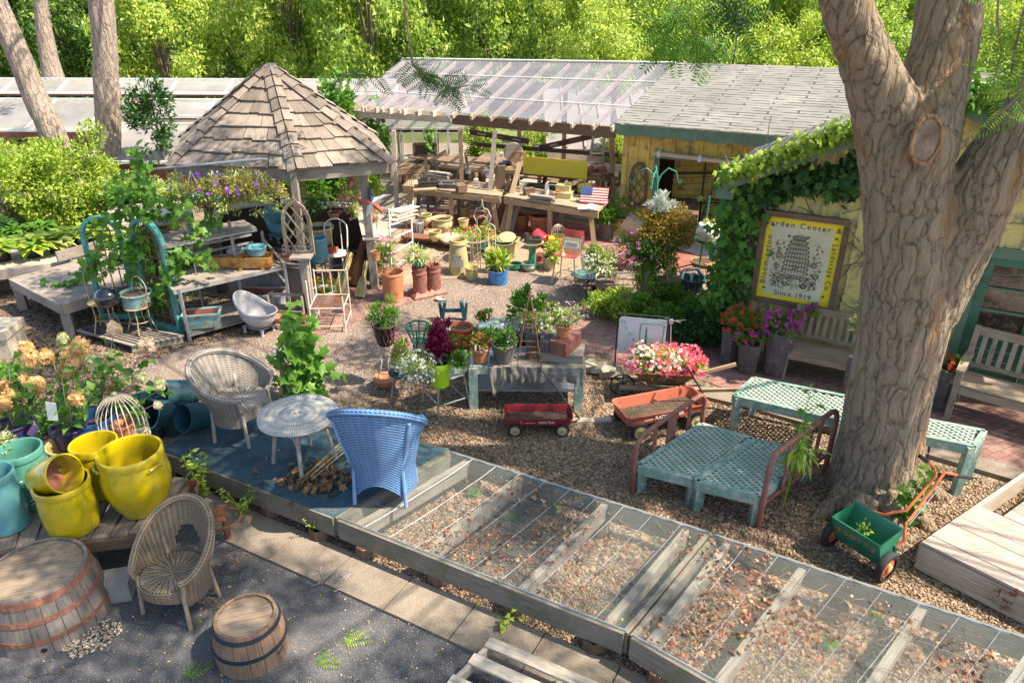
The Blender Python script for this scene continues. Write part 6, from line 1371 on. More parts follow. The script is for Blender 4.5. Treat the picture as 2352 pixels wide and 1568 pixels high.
b=MB();b.lathe([(Rt*.9,h*.86),(Rt*1.06,h*.88),(Rt*1.06,h*.91),(Rt*.9,h*.93)],32);b.build('collar',CREAM_G,r);b=MB(RZ(0))
for k in range(9):b.beam((-Rb*.55,-Rb*1.12,h*(.28+.025*k)),(Rb*.6,-Rb*1.12,h*(.30+.025*k)),.012,.01)
b.prism([(-.07,-Rb*1.17),(.06,-Rb*1.17),(.06,-Rb*1.12),(-.07,-Rb*1.12)],h*.5,h*.6);b.beam((-.08,-Rb*1.16,h*.6),(0,-Rb*1.16,h*.68),.02,.02);b.beam((.07,-Rb*1.16,h*.6),(0,-Rb*1.16,h*.68),.02,.02);b.build('relief',STEEL,r)
pot('small tan pot beside the stoneware jar',1084,640,613,16,14,TANJ,soil=0)
r,h,Rt,Rb=pot('bright blue enamel tub planted with chives',1144,650,618,25,22,BLUEM,rim=.02,lip=.01,name='enamel_tub',cat='tub');b=MB();b.tube([(Rt*.5+.0,-Rt*.88,h*.6),(Rt*.6,-Rt*1.0,h*.5),(Rt*.75,-Rt*.72,h*.6)],.007,5);b.build('handle',IRON,r);foliage(r,(0,0,h+.13),(.16,.12,.16),260,.16,GL_Y,LONG,up=1.2)
for(a)in(('low green glazed bowl, left of the pair by the birdbath',1185,620,604,14,GREEN_P),('low green glazed bowl with a pale rim, right of the pair',1215,622,603,16,SAGE)):bowl(*a,soil=0,group='green bowls by the birdbath')
pot('green tub with a lid of flowers behind the wire fence',1105,575,545,21,17,GREEN_P)
r=thing('flower_bowl','wide grey bowl overflowing with orange and red lantana','plant',P(1088,560,.3));b=MB();b.lathe([(0,0),(.1,0),(.3,.09),(.31,.11),(.28,.11),(0,.08)],28);b.build('bowl',GREY_W,r);foliage(r,(0,0,.18),(.36,.28,.13),700,.05,GL_Y,clump=24);blooms(r,(0,0,.18),(.38,.3,.15),90,.04,ORANGE)
b=MB();b.tube([(0,0,0),(0,0,-.3)],.06,8);b.build('pedestal',GREY_W,r)
foliage(r,(.25,.05,.2),(.16,.15,.16),220,.06,GL_Y);pot('whitewashed clay pot behind the lantana bowl',1065,520,503,13,10,CREAM_G,.15)
g=P(1098,622);r=thing('wire_border_fence','curly cream wire garden fence with a tall pointed centre, beside the stoneware jar','garden fence',g,-.35);b=MB()
def hoop(x,w_,z,pts=10):return[(x-w_,0,0),(x-w_,0,z-w_)]+[(x-w_*cos(a),0,z-w_+w_*sin(a))for a in[pi*k/pts for k in range(1,pts)]]+[(x+w_,0,z-w_),(x+w_,0,0)]
for x,w_,z in((-.22,.09,.62),(-.02,.07,.78),(.1,.1,1.0),(.24,.09,.88)):b.tube(hoop(x,w_,z),.008,5)
b.tube([(0,0,.85),(-.06,0,1.0),(.0,0,1.12),(.08,0,1.15),(.1,0,1.3),(.12,0,1.15),(.2,0,1.12),(.26,0,1.0),(.2,0,.85)],.007,5)
for z in(.15,.42):b.tube([(-.32,0,z),(.34,0,z)],.007,5)
b.tube([(.05*cos(a),-.01,.25+.05*sin(a))for a in[2*pi*k/12 for k in range(12)]],.018,6,closed=True);b.build('wirework',WIRE_W,r)
r,h,Rt,Rb=pot('cream urn with a grassy top behind the blue tub',1130,625,572,17,12,CREAM_G,name='urn',cat='urn',belly=2)
def birdbath(label,u,vb,vt,rpx,mat,stack=0):
 g=P(u,vb);R=rpx*mpp(g);h=hz(u,vt,g);r=thing('birdbath',label,'birdbath',g);b=MB();b.lathe([(0,0),(R*.62,0),(R*.6,.03),(R*.36,h*.3),(R*.3,h*.6),(R*.38,h*.86),(0,h*.86)],28);b.build('pedestal',mat,r)
 b=MB();b.lathe([(0,h*.86),(R*.4,h*.86),(R*.95,h*.97),(R,h),(R*.9,h),(R*.4,h*.9),(0,h*.89)],32);b.build('basin',CREAM_G if stack==0 else mat,r)
 for k in range(stack):b=MB(T(.04*k,0,h+.03*k)@RX(.15*k+.05));b.lathe([(0,0),(R*.3,0),(R*.8,.05),(R*.74,.05),(0,.015)],24);o=b.build('dish',TANJ if k else SAGE,r)
 return r,h,R
r,h,R=birdbath('green pedestal birdbath heaped with dark metal parts',1222,617,555,26,GREEN_P);b=MB();b.box((-.1,0,h+.07),(.06,.1,.16),RZ(.4));b.box((.04,0,h+.03),(.26,.16,.05),RZ(-.2));b.box((.08,.05,h+.07),(.12,.1,.04));b.build('metal_scrap',IRON,r)
birdbath('low green birdbath stacked with oval green dishes',1156,592,556,24,SAGE,3)
pot('glossy red pot tipped on its side near the table',1226,534,505,21,15,RED_G,z0=.3,tilt=2.25,az=-.5,soil=0);pot('small dark red pot behind the birdbath',1240,600,583,13,9,RED_G)
potted('square cream planter with fresh green leaves and red blooms',1264,616,588,21,16,CREAM_G,rad_=(.24,.2,.2),dz=.12,n=700,leaf=.06,mat=GL_Y,bl=[(18,.06,RED)])
def school_chair(label,g,rz,seatm,zs=.44,zb=.8,leg=STEEL,W=.38,splay=.04):
 r=thing('school_chair',label,'chair',g,rz);b=MB();b.surf(lambda u,v:((u-.5)*W*(1-.08*v),(v-.5)*W,zs+.02-.018*sin(pi*v)-.01*(1-abs(2*u-1))),8,8,th=-.012);b.build('seat',seatm,r)
 b=MB();b.surf(lambda u,v:((u-.5)*W*(1-.25*max(0,v-.6)),W*.5+.03+.04*v-.03*(1-(2*u-1)**2),zs+.08+(zb-zs-.08)*v),8,6,th=-.012);b.build('backrest',seatm,r)
 for sx in(-1,1):
  b=MB();b.tube([(sx*W*.42,-W*.42,zs),(sx*(W*.46+splay),-W*.5,0)],.012,7);b.build('leg',leg,r)
  b=MB();b.tube([(sx*(W*.46+splay),W*.62,0),(sx*W*.45,W*.45,zs),(sx*W*.44,W*.52,zb-.08)],.012,7);b.build('leg',leg,r)
 b=MB();b.tube([(-W*.46,W*.5,.15),(W*.46,W*.5,.15)],.009,5);b.tube([(-W*.44,-W*.45,.16),(-W*.46,W*.5,.15)],.009,5);b.tube([(W*.44,-W*.45,.16),(W*.46,W*.5,.15)],.009,5);b.build('stretcher',leg,r);return r
cg=P(1303,650);ch=school_chair('red school chair with a cream notice propped on its seat',cg,-.42,RED_C,.5,.86);
nr=thing('notice','small framed cream notice standing on the red school chair','sign',cg+Vector((.03,.02,.53)),-.5);b=MB(RX(-.25));b.box((0,.03,.12),(.32,.015,.26));b.build('panel',CREAM_G,nr);b=MB(RX(-.25));b.box((0,.018,.13),(.26,.004,.1));b.build('card',WHITE_P,nr)
Mn=RX(-.25)@T(0,.0145,.15)@RX(pi/2)
txt('lettering','CLOSED',.035,Mn,INK,nr,.001)if 0 else None
b=MB(RX(-.25));
for z in(.155,.135,.11):b.box((0,.0145,z),(.2,.002,.007))
b.build('printed_line',INK,nr)
b=MB();b.lathe([(0,0),(.05,0),(.04,.03),(.01,.08),(.008,.16),(0,.17)],12);o=b.build('brass_bell',TANJ);o.location=cg+Vector((-.1,-.08,.52));tag(o,'small brass bell on the red school chair seat','bell')
g=P(1345,672);r=thing('bird_bath_stand','round glass dish on a three-legged black iron stand','birdbath',g);R=34*mpp(g);h=hz(1345,632,g)+.02;b=MB();b.lathe([(0,h-.09),(R*.5,h-.07),(R*.97,h-.005),(R,h),(R*.96,h+.004),(R*.5,h-.055),(0,h-.07)],32);b.build('dish',paint('teal_glass',(.10,.22,.20),.1,.4,6,(.3,.35,.15),.3,coat=1),r)
b=MB();b.tube([(R*cos(a),R*sin(a),h-.01)for a in[2*pi*k/28 for k in range(28)]],.007,5,closed=True)
b.build('ring',IRON,r)
for k in range(3):a=2*pi*k/3+.5;b=MB();b.tube([(R*cos(a),R*sin(a),h),(R*.45*cos(a),R*.45*sin(a),h*.45),(R*.9*cos(a),R*.9*sin(a),0)],.007,5);b.build('leg',IRON,r)
g=P(1398,655);r=thing('shopping_cart','old wire shopping cart filled with clay pots and pale leafy plants','shopping cart',g,.12);b=MB();X0,X1,Y0,Y1,z0,z1=-.42,.36,-.2,.2,.28,.62
for z in(z0,(z0+z1)/2,z1):e=(z-z0)*.25;b.tube([(X0-e,Y0-e,z),(X1+e,Y0-e,z),(X1+e,Y1+e,z),(X0-e,Y1+e,z)],.008,5,closed=True)
for k in range(17):x=X0+(X1-X0)*k/16;b.tube([(x*1.1,Y0-.085,z1),(x,Y0,z0),(x,Y1,z0),(x*1.1,Y1+.085,z1)],.004,4)
for k in range(7):y=Y0+(Y1-Y0)*k/6;b.tube([(X0-.085,y*1.3,z1),(X0,y,z0)],.004,4);b.tube([(X1+.085,y*1.3,z1),(X1,y,z0)],.004,4)
b.build('basket',STEEL,r);b=MB();b.tube([(X0,Y0,z0),(X0+.1,Y0,.08),(X1+.25,Y0,.08),(X1+.08,Y0,z0)],.012,6);b.tube([(X0,Y1,z0),(X0+.1,Y1,.08),(X1+.25,Y1,.08),(X1+.08,Y1,z0)],.012,6);b.build('undercarriage',STEEL,r)
for x in(X0+.12,X1+.2):
 for y in(Y0,Y1):b=MB(RX(pi/2));b.lathe([(0,-.012),(.04,-.012),(.04,.012),(0,.012)],14,(x,.045,-y));b.build('wheel',RUBBER,r)
for k,(x,y)in enumerate(((-.25,-.08),(-.05,-.08),(.15,-.08),(-.15,.1),(.08,.1),(.28,.05))):
 b=MB();b.lathe(prof_pot(.06,.09,.17),18,(x,y,z0+.01));o=b.build('clay_pot',TERRA_D);o.location=g;o.rotation_euler=(0,0,.12);tag(o,('clay pot in the shopping cart, front left','clay pot in the shopping cart, front middle','clay pot in the shopping cart, front right','clay pot in the shopping cart, back left','clay pot in the shopping cart, back middle','clay pot in the shopping cart, back right')[k],'pot','clay pots inside the shopping cart')
r=thing('variegated_plant','bushy white and green leafed plant rising from the shopping cart','plant',P(1378,640,.45));foliage(r,(0,.05,.26),(.29,.24,.22),900,.075,GL_P,clump=30);foliage(r,(0,-.05,.28),(.28,.24,.22),320,.06,leafm('cream_leaf',(.6,.65,.4),(.85,.88,.7),.3))
# ------- the tall planter column and its hook
g=P(1482,690);cp=thing('planter_column','tall vine-covered planter column topped by copper foliage and silver leaves','planter',g);zt=hz(1500,560,g);b=MB()
b.lathe([(.12,0),(.1,.1),(.1,zt*.85),(.2,zt),(.22,zt+.1),(.2,zt+.1),(0,zt+.05)],20);b.build('column',GREY_W,cp);zc=hz(1508,522,g);zs_=hz(1505,470,g)
foliage(cp,(.22,0,zc),(.46,.4,.36),4200,.06,COPPER,clump=70,shell=.5,name='copper_foliage');foliage(cp,(.12,-.02,zs_),(.22,.2,.17),700,.07,SILVER,clump=22,up=.8,name='silver_foliage')
foliage(cp,(.05,-.1,zt*.9),(.38,.32,.34),2000,.055,GL,clump=34,hang=.8,name='trailing_foliage');foliage(cp,(0,-.02,zt*.45),(.19,.19,zt*.5),2200,.05,GL_Y,clump=40,hang=.8,name='column_vine');foliage(cp,(.35,0,zt*.5),(.13,.13,zt*.42),700,.05,GL_Y,clump=26,hang=.9,name='column_vine')
foliage(cp,(-.32,-.05,zt*.93),(.3,.26,.28),700,.05,GL,clump=24);blooms(cp,(-.34,-.05,zt*.93),(.33,.28,.3),60,.07,PINK,'petunia_bloom',top=-.9);blooms(cp,(.1,-.05,zt*.95),(.4,.3,.3),14,.06,PINK,'petunia_bloom',top=-.9)
g=P(1500,668);g.y+=.45;r=thing('shepherd_hook','tall green post with four curled basket hooks behind the copper foliage','post',g);zt2=hz(1493,405,g);b=MB();b.tube([(0,0,0),(0,0,zt2)],.028,8);b.build('post',GREEN_P,r)
for a in(.25,2.9,4.3,1.6):b=MB();c,s=cos(a),sin(a);b.tube([(0,0,zt2-.15),(.06*c,.06*s,zt2+.02),(.18*c,.18*s,zt2+.12),(.32*c,.32*s,zt2+.05),(.36*c,.36*s,zt2-.1),(.40*c,.40*s,zt2-.14),(.43*c,.43*s,zt2-.08)],.013,6);b.build('hook',GREEN_P,r)
g=P(1600,655);r=thing('plant_pole','thin green pole with a ring holding a white round pot, by the barn doorway','plant stand',g);zt3=hz(1612,450,g);b=MB();b.tube([(0,0,0),(.04,0,zt3)],.016,7);b.build('pole',GREEN_P,r);zp=hz(1616,552,g)
b=MB();b.lathe([(0,zp),(.2,zp),(.23,zp+.02),(0,zp+.015)],24,(.05,-.05,0));b.build('saucer',GREEN_P,r);o=bowl('white round pot with trailing vine held by the green pole',0,0,0,27,WHITE_C,base=g+Vector((.05,-.05,zp+.02)),name='white_pot',cat='pot')if 0 else None
pr,h_,R_=None,None,None
wp=thing('white_pot','white round pot with a trailing vine on the green pole saucer','pot',g+Vector((.05,-.12,zp+.02)));b=MB();b.lathe([(0,0),(.1,0),(.17,.06),(.195,.14),(.18,.23),(.15,.27),(.16,.29),(.14,.29),(.13,.26),(0,.25)],32);b.build('body',WHITE_C,wp);foliage(wp,(0,0,.3),(.12,.12,.06),80,.05,GL_P);foliage(wp,(.02,-.18,.02),(.03,.03,.22),40,.05,GL_P,hang=1)
pot('brown clay dish on a low stand under the green pole',1610,612,598,26,20,TERRA,.25,name='clay_dish',cat='dish',rim=.03);r=thing('wire_stand','low round wire stand carrying the brown clay dish','plant stand',P(1610,630));b=MB()
for k in range(8):a=k*pi/4;b.tube([(.16*cos(a),.16*sin(a),.3),(.2*cos(a),.2*sin(a),0)],.006,5)
b.tube([(.17*cos(k*pi/8),.17*sin(k*pi/8),.25)for k in range(16)],.008,5,closed=True);b.build('frame',WIRE_W,r)
g=P(1588,668);r=thing('hexagonal_planter','dark teal hexagonal planter with an open pocket, behind the green bushes','planter',g,.2);h=hz(1588,625,g);b=MB();b.lathe([(0,0),(.17,0),(.21,h*.6),(.24,h*.62),(.24,h*.72),(.2,h*.72),(.17,h*.4),(0,h*.4)],6);b.build('body',GREENM if 0 else DTEAL,r);b=MB();b.tube([(-.2,0,h*.7),(-.13,.08,h*1.05),(.1,.1,h*1.05),(.2,0,h*.7)],.03,8);b.build('rim_arch',DTEAL,r)
g=P(1590,690);r=thing('iron_settee','low black curved iron seat frame around the teal planter','seat',g);b=MB()
b.tube([(-.4,.1,.0),(-.42,.1,.32),(-.3,.2,.46),(0,.3,.5),(.3,.2,.46),(.42,.1,.32),(.4,.1,0)],.012,6);b.tube([(-.38,-.1,0),(-.36,-.1,.22),(0,-.2,.25),(.36,-.1,.22),(.38,-.1,0)],.010,6)
for k in range(7):x=-.32+.64*k/6;b.tube([(x,-.12,.23),(x*.95,.2,.46)],.006,5)
b.build('frame',IRON,r)
b=MB(RY(pi/2));b.lathe([(0,-.22),(.085,-.22),(.09,0),(.085,.22),(0,.22)],12,fx=lambda A,z:1+.05*sin(A*4));o=b.build('mossy_log',wood('mossy_log',(.22,.16,.08),moss=(.2,.24,.04)));o.location=P(1530,645,.35);tag(o,'mossy log standing on a post before the red bricks','log')
b=MB();b.beam((0,0,0),(0,0,.32),.06,.06,up=(0,1,0));o=b.build('stub_post',GREY_W);o.location=P(1530,665);tag(o,'short post under the mossy log','post')
b=MB();b.tube([(0,0,0),(.0,0,.1),(-.05,0,.13),(.0,0,.17),(.05,0,.13),(0,0,.09)],.006,5);b.tube([(.03*cos(a),0,.2+.03*sin(a))for a in[2*pi*k/12 for k in range(12)]],.005,5,closed=True);o=b.build('wire_figure',WIRE_W);o.location=P(1533,642,.45);tag(o,'little curled cream wire figure on the mossy log','ornament')
q=PV(1462,473,w0-NB*.08,w0-NB*.08+D);r=gothic('brown pointed window frame hung on the yellow barn wall',1462,473,375,19,0,rz=rad(-26),mat=BROWN_W,Y=q.y,box=False)
g=P(1392,548);potted('old barrel tub of feathery green plants beside the white stone box',1392,548,508,18,16,BARREL,rad_=(.3,.25,.26),dz=.1,n=900,leaf=.10,mat=GL,tpl=LONG,bl=[(10,.06,PINK)])
trough('tall white stone planter box by the barn corner',1432,548,50,44,30,CREAM_G,-.3,feet=False,name='stone_planter',inner=SOIL);b=MB(RY(.5));b.box((0,0,.1),(.5,.4,.2));o=b.build('stone_block',STONE_M);o.location=P(1455,530,.2);o.rotation_euler=(0,0,-.4);tag(o,'big pale stone block tilted against the white planter box','stone block')
petunia('green mound with pink bells growing over the white stone box',1425,500,34,50,.45,GL,[(26,.05,PINK)],700)
g=P(1558,520);r=thing('wooden_box','dark wooden box with a painted heart inside the barn doorway','box',P(1558,530,.75),-.3);b=MB();b.box((0,0,.17),(.6,.25,.34));b.build('body',BROWN_W,r);b=MB();pts=[(16*sin(t)**3*.006,-.13,.17+.006*(13*cos(t)-5*cos(2*t)-2*cos(3*t)-cos(4*t)))for t in[2*pi*k/30 for k in range(30)]];b.tube(pts,.012,5,closed=True);b.build('heart',RUSTP,r);b=MB();b.tube([(-.12,0,.34),(-.1,0,.42),(.1,0,.42),(.12,0,.34)],.008,5);b.build('handle',STEEL,r)
trough('brown wooden crate standing below the heart box',1572,552,40,58,30,BROWN_W,-.3,feet=False,name='wooden_crate');boxy('side_table','small dark table inside the doorway under the heart box','table',1550,545,0,(.7,.4,.72),DARK_W,-.4)
# ------- green bed of bushes
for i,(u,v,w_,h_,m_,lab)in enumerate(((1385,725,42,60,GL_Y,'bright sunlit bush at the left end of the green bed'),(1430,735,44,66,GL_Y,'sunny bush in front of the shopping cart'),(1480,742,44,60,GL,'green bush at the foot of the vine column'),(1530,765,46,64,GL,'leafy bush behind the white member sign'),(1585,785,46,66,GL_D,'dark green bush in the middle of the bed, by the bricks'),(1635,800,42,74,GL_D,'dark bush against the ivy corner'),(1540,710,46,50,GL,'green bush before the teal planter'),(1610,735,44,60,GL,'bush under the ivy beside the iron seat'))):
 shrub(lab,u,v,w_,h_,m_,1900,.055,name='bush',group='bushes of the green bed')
def ivy(label,pts,n,spread,leaf,mat=GL_V,base=None,name='ivy'):
 return vine(label,pts,n,leaf,spread,mat,base=base,stem=.008,name=name,hang=.9)
cr=VA.copy();A_=lambda t,z,off=.08:lz(t,z,off)
ivy('dense dark ivy covering the near corner of the vine house',[[A_(-.05,0),A_(-.02,1.2),A_(0,2.4)],[A_(.05,.3),A_(.1,1.0),A_(.12,2.4)],[A_(.2,.9),A_(.25,1.5),A_(.22,2.5)],[VA+VN*.3+Vector((0,0,.6))-VD*.06,VA+VN*.3+Vector((0,0,2.2))-VD*.06]],1500,.12,.12,GL_V)
ivy('ivy swags hanging under the gable above the big sign',[[A_(.25,2.4),A_(.6,2.4),A_(.95,2.45),A_(1.3,2.55),A_(1.5,2.7)],[A_(.2,2.2),A_(.4,2.2),A_(.6,2.3)],[A_(1.0,2.4),A_(1.2,2.35),A_(1.35,2.4)]],700,.085,.12,GL_D)
rz_=lambda t:rk0.z+.05+sl_*t
ivy('bright creeper running along the green roof edge',[[lz(t*.18-.1,rz_(t*.18-.1)+.02,.33)for t in range(0,13)]],1500,.07,.08,GL_Y);ivy('green creeper over the roof edge behind the tree fork',[[lz(1.55+t*.12,min(rz_(1.55+t*.12),rz_(apx))+.02,.33)for t in range(0,14)],[A_(1.75,2.9),A_(1.9,2.6),A_(2.0,2.7)]],900,.11,.10,GL)
b=MB();rs=random.Random(3)
for k in range(46):
 t,z=rs.uniform(.2,3.0),rs.uniform(.1,2.3);pts=[];a=rs.uniform(.3,2.8)
 for j in range(10):pts.append(lz(t,z,.045));t+=cos(a)*.1;z+=sin(a)*.1;a+=rs.uniform(-.6,.6)
 if min(p.z for p in pts)>.05:b.tube(pts,.005,4)
o=b.build('bare_ivy_stem',BARK_F,origin=VA);tag(o,'bare ivy stems crisscrossing the pale gable wall','ivy stems')
b=MB()
for k in range(5):t=.02+.07*k;b.tube([lz(t,0,.05),lz(t+.03,.8,.06),lz(t-.02,1.6,.06)],.014,6)
o=b.build('climbing_stems',BARK_F,origin=VA);tag(o,'woody ivy trunks at the house corner','ivy stems')
# ========================== CENTRE FRONT: THE FLOWER TABLE AND WHAT STANDS ROUND IT
tf,zt=P(1090,937),None;zt=hz(1088,838,P(1088,937));q=[P(1080,838,zt),P(1338,842,zt),P(1335,798,zt),P(1084,796,zt)];tb=thing('potting_table','green-legged table holding flower pots, draped with a ragged grey cloth','table',(q[0]+q[2])/2*1);tb.location.z=0
b=MB();n=5
for k in range(n):t=(k+.5)/n;b.beam(q[0].lerp(q[3],t)-Vector((0,0,.015)),q[1].lerp(q[2],t)-Vector((0,0,.015)),(q[3]-q[0]).length/n-.006,.03)
wpart(b,'tabletop',STEEL,tb)
b=MB();b.beam(q[0]-Vector((0,0,.06)),q[1]-Vector((0,0,.06)),.03,.1);b.beam(q[0]-Vector((0,0,.06)),q[3]-Vector((0,0,.06)),.03,.1);wpart(b,'apron',PLAST,tb)
cc=(q[0]+q[2])/2
for p in q:b=MB();f=p.lerp(cc,.05);b.beam((f.x,f.y,0),(f.x,f.y,zt-.03),.1,.1,up=(0,1,0));wpart(b,'leg',PLAST,tb)
b=MB();b.beam((q[0]+q[3])/2-Vector((0,0,zt-.22)),(q[1]+q[2])/2-Vector((0,0,zt-.22)),(q[3]-q[0]).length*.8,.02);wpart(b,'lower_shelf',STEEL,tb)
LL=(q[1]-q[0]).length;ax=(q[1]-q[0]).normalized();ay=(q[3]-q[0]).normalized();LD=(q[3]-q[0]).length
def cl(u,v):
 x=LL*(.17+.86*u);t=v*1.0;top=.5*LD;hang=.19+.06*noise.noise(Vector((u*4,0,3)))+(.16*max(0,1-abs(u-.05)*9))
 if t<.4:p=q[0]+ax*x+ay*(top*(1-t/.4))+Vector((0,0,.008+.006*noise.noise(Vector((u*9,t*6,1)))));return p
 s=(t-.4)/.6;return q[0]+ax*x-ay*(.03+.035*abs(noise.noise(Vector((u*16,s*1.2,2))))*s*2+.01*sin(u*60))+Vector((0,0,.008-hang*s))
b=MB();b.surf(cl,90,16,uvs=(2,.6));o=b.build('table_cloth',CLOTH,origin=q[0]);tag(o,'ragged grey cloth hanging over the front of the flower table','cloth')
b=MB()
for k in range(100):u=k/100;p=cl(u,1.0);b.tube([p,p+Vector((random.uniform(-.006,.006),0,-.045))],.0018,3)
tag(b.build('cloth_fringe',CLOTH,origin=q[0]),'frayed grey fringe along the table cloth edge','fringe').parent=None
fr=bpy.data.objects['cloth_fringe'];fr.parent=o;fr.location=(0,0,0)
for k_ in('label','category'):
 if k_ in fr:del fr[k_]
G9='flower pots on the green-legged table'
r=potted('terracotta pot of small copper leaves at the left end of the flower table',1104,828,797,23,17,TERRA,zt+.01,rad_=(.12,.1,.1),dz=.07,n=300,leaf=.05,mat=COPPER,group=G9)
b=MB();
for k in(-.05,0,.04):b.box((k,-.09,.2),(.02,.003,.08))
b.build('plant_tag',WHT,r)
potted('wide grey-brown pot of green leaves with purple violas on the flower table',1157,828,785,31,20,GREYP,zt+.01,rad_=(.19,.15,.13),dz=.09,n=700,leaf=.05,mat=GL,bl=[(12,.035,PURP),(12,.03,WHITE)],group=G9)
potted('grey pot with ivy and white blossoms standing behind the obelisk',1230,800,751,30,21,GREYP,zt+.01,rad_=(.2,.16,.14),dz=.08,n=700,leaf=.055,mat=GL_P,bl=[(26,.035,WHITE),(8,.04,RED)],group=G9)
sb=P(1308,812,zt+.10);mb=mpp(sb)
g=P(1288,832,zt+.012);r=thing('wooden_tray','flat grey wooden crate under the metal boxes','crate',g,-.15);b=MB();b.box((0,.15,.05),(.5,.3,.1));b.box((0,.15,.1),(.52,.32,.012));b.build('slats',GREY_W,r)
def case(label,off,dims,mat,rz,z):
 r=thing('metal_case',label,'box',g+Vector(off)+Vector((0,0,z)),rz,'old metal boxes on the crate');b=MB();w_,d_,h_=dims;b.box((0,0,h_/2),(w_,d_,h_));b.build('box',mat,r);b=MB();b.box((0,0,h_*.93),(w_+.008,d_+.008,h_*.18));b.build('lid',mat,r);b=MB();b.tube([(-.04,0,h_),(-.035,0,h_+.03),(.035,0,h_+.03),(.04,0,h_)],.005,5);b.build('handle',IRON,r);return h_
hc=case('rusty brown metal box on the crate, larger one',(.06,.12,0),(.2,.38,.17),RUSTP,-.55,.108);case('dark brown metal box on the crate, smaller one',(-.15,.17,0),(.16,.26,.14),STONEP,-.1,.108)
potted('red-brown pot of pink flowers standing on the metal box',0,0,0,21,15,TERRA,base=g+Vector((.0,.16,.108+.175)),rad_=(.15,.13,.13),dz=.1,n=420,leaf=.045,mat=GL_P,bl=[(40,.028,LILAC)],group=G9)if 0 else None
pb=g+Vector((.03,.10,.108+hc+.008));m_=mpp(pb);r=thing('potted_plant','red-brown pot of lilac flowers standing on the rusty metal box','plant',pb,0,G9);b=MB();b.lathe(prof_pot(14*m_,20*m_,.16,rim=.03),28);b.build('body',TERRA,r);soil_disc(.08,.13).build('soil',SOIL,r);foliage(r,(0,0,.24),(.19,.16,.13),520,.045,GL_P,clump=20);blooms(r,(.03,0,.27),(.24,.18,.15),60,.026,LILAC);stems(r,(0,0,.13),[(.25,-.05,.34),(-.1,0,.38),(.1,0,.4),(.3,.05,.28)],.003)
g=P(1215,838,zt+.01);r=thing('wire_obelisk','rusty wire obelisk trellis standing on the table front','trellis',g);b=MB();H_=hz(1206,672,g)-g.z
for s in((-.14,-.1),(.14,-.1),(.14,.1),(-.14,.1)):b.tube([(s[0],s[1],0),(s[0]*.3,s[1]*.3,H_*.75),(0,0,H_)],.006,5)
for z in(.12,.3,.55):k=1-z*.95;b.tube([(-.14*k,-.1*k,H_*z),(.14*k,-.1*k,H_*z),(.14*k,.1*k,H_*z),(-.14*k,.1*k,H_*z)],.004,4,closed=True)
b.lathe([(0,H_-.02),(.012,H_),(0,H_+.05)],8);b.build('wirework',RUST,r)
boxy('wooden_block','small dark wooden block box at the foot of the obelisk','box',1228,822,zt+.01,(.16,.14,.1),BROWN_W,.2)
GB='plants behind the flower table'
def potF(label,u,v,vt,rt,mat,pm,rad_,dz,n,leaf,z0=.3,bl=None,tpl=LEAF,**k):return potted(label,u,v,vt,rt,rt*.72,mat,z0,rad_=rad_,dz=dz,n=n,leaf=leaf,mat=pm,bl=bl,tpl=tpl,group=GB,**k)
potF('tall purple-spiked salvia behind the flower table',1205,812,770,24,BLACK_P,GL,(.26,.2,.38),.32,1100,.07,.35)
r=thing('salvia_spikes','dark purple flower spikes rising above the flower table','flowers',P(1212,800,1.0));ps=np.array([(random.uniform(-.12,.12),0,0)for _ in range(1)]);b=MB()
for k in range(7):x=-.2+.06*k;b.tube([(x,0,0),(x*1.1,.02,.28+.06*(k%3))],.003,4)
b.build('stem',GL_D,r)
pp=[];
for k in range(7):x=-.2+.06*k;pp+=[(x*1.1+random.gauss(0,.006),.02,.14+.012*j+.05*(k%3))for j in range(14)]
scatter('blossom',pp,rdir(len(pp)),rdir(len(pp)),.022,LEAF,PURP,r)
potF('bushy green plant behind the table, middle of the back row',1245,795,760,22,BLACK_P,GL_Y,(.22,.18,.22),.2,800,.06,.35,bl=[(10,.04,RED)])
potF('red salvia pot behind the table, left of the salvia',1125,805,768,24,ORANGE,GL,(.24,.18,.16),.12,600,.05,.3,bl=[(26,.045,RED)])
potF('low silver-green plant behind the grey pot',1185,800,768,20,TERRA,SILVER,(.18,.15,.14),.1,400,.05,.35)
potF('pink-dotted trailing plant at the table back right',1262,800,768,20,TERRA,GL_P,(.22,.18,.14),.1,600,.045,.4,bl=[(50,.03,LILAC)])
for a in(('orange plastic bowl planter, upper one behind the chair',1062,790,748,27,20,ORANGE,.35),('red-orange pot tucked behind the burgundy plant',1042,800,765,18,14,ORANGE,.3),('bright red bucket with a white badge',1002,820,765,20,15,RED_G,.3),('orange pot at the table back, lower one',1075,812,782,22,18,ORANGE,.3)):pot(*a[:7],z0=a[7],group='red and orange pots behind the flower table')
petunia('red geranium blooms between the orange pots',1062,800,26,30,.5,GL,[(30,.045,RED)],300);petunia('upright green herb in the red bucket',1010,770,30,40,.65,GL,[(10,.03,WHITE)],400)
r=thing('plant_shelf','low green staging shelf carrying the red and orange pots','shelf',P(1060,812));b=MB();b.box((0,.1,.28),(.95,.42,.03));b.build('top',PLAST,r)
for x in(-.4,.4):
 for y in(-.05,.25):b=MB();b.box((x,y,.13),(.05,.05,.26));b.build('leg',PLAST,r)
r=thing('plant_shelf','green staging behind the flower table, under the tall plants','shelf',P(1200,805));b=MB();b.box((0,.1,.33),(1.2,.45,.03));b.build('top',PLAST,r)
for x in(-.5,.5):
 for y in(-.05,.25):b=MB();b.box((x,y,.155),(.05,.05,.31));b.build('leg',PLAST,r)
b=MB();
for s in(-1,1):b.beam((s*.17,0,0),(s*.12,0,.3),.09,.05);b.beam((s*.17,.0,.0),(s*.2,.0,.28),.06,.04)
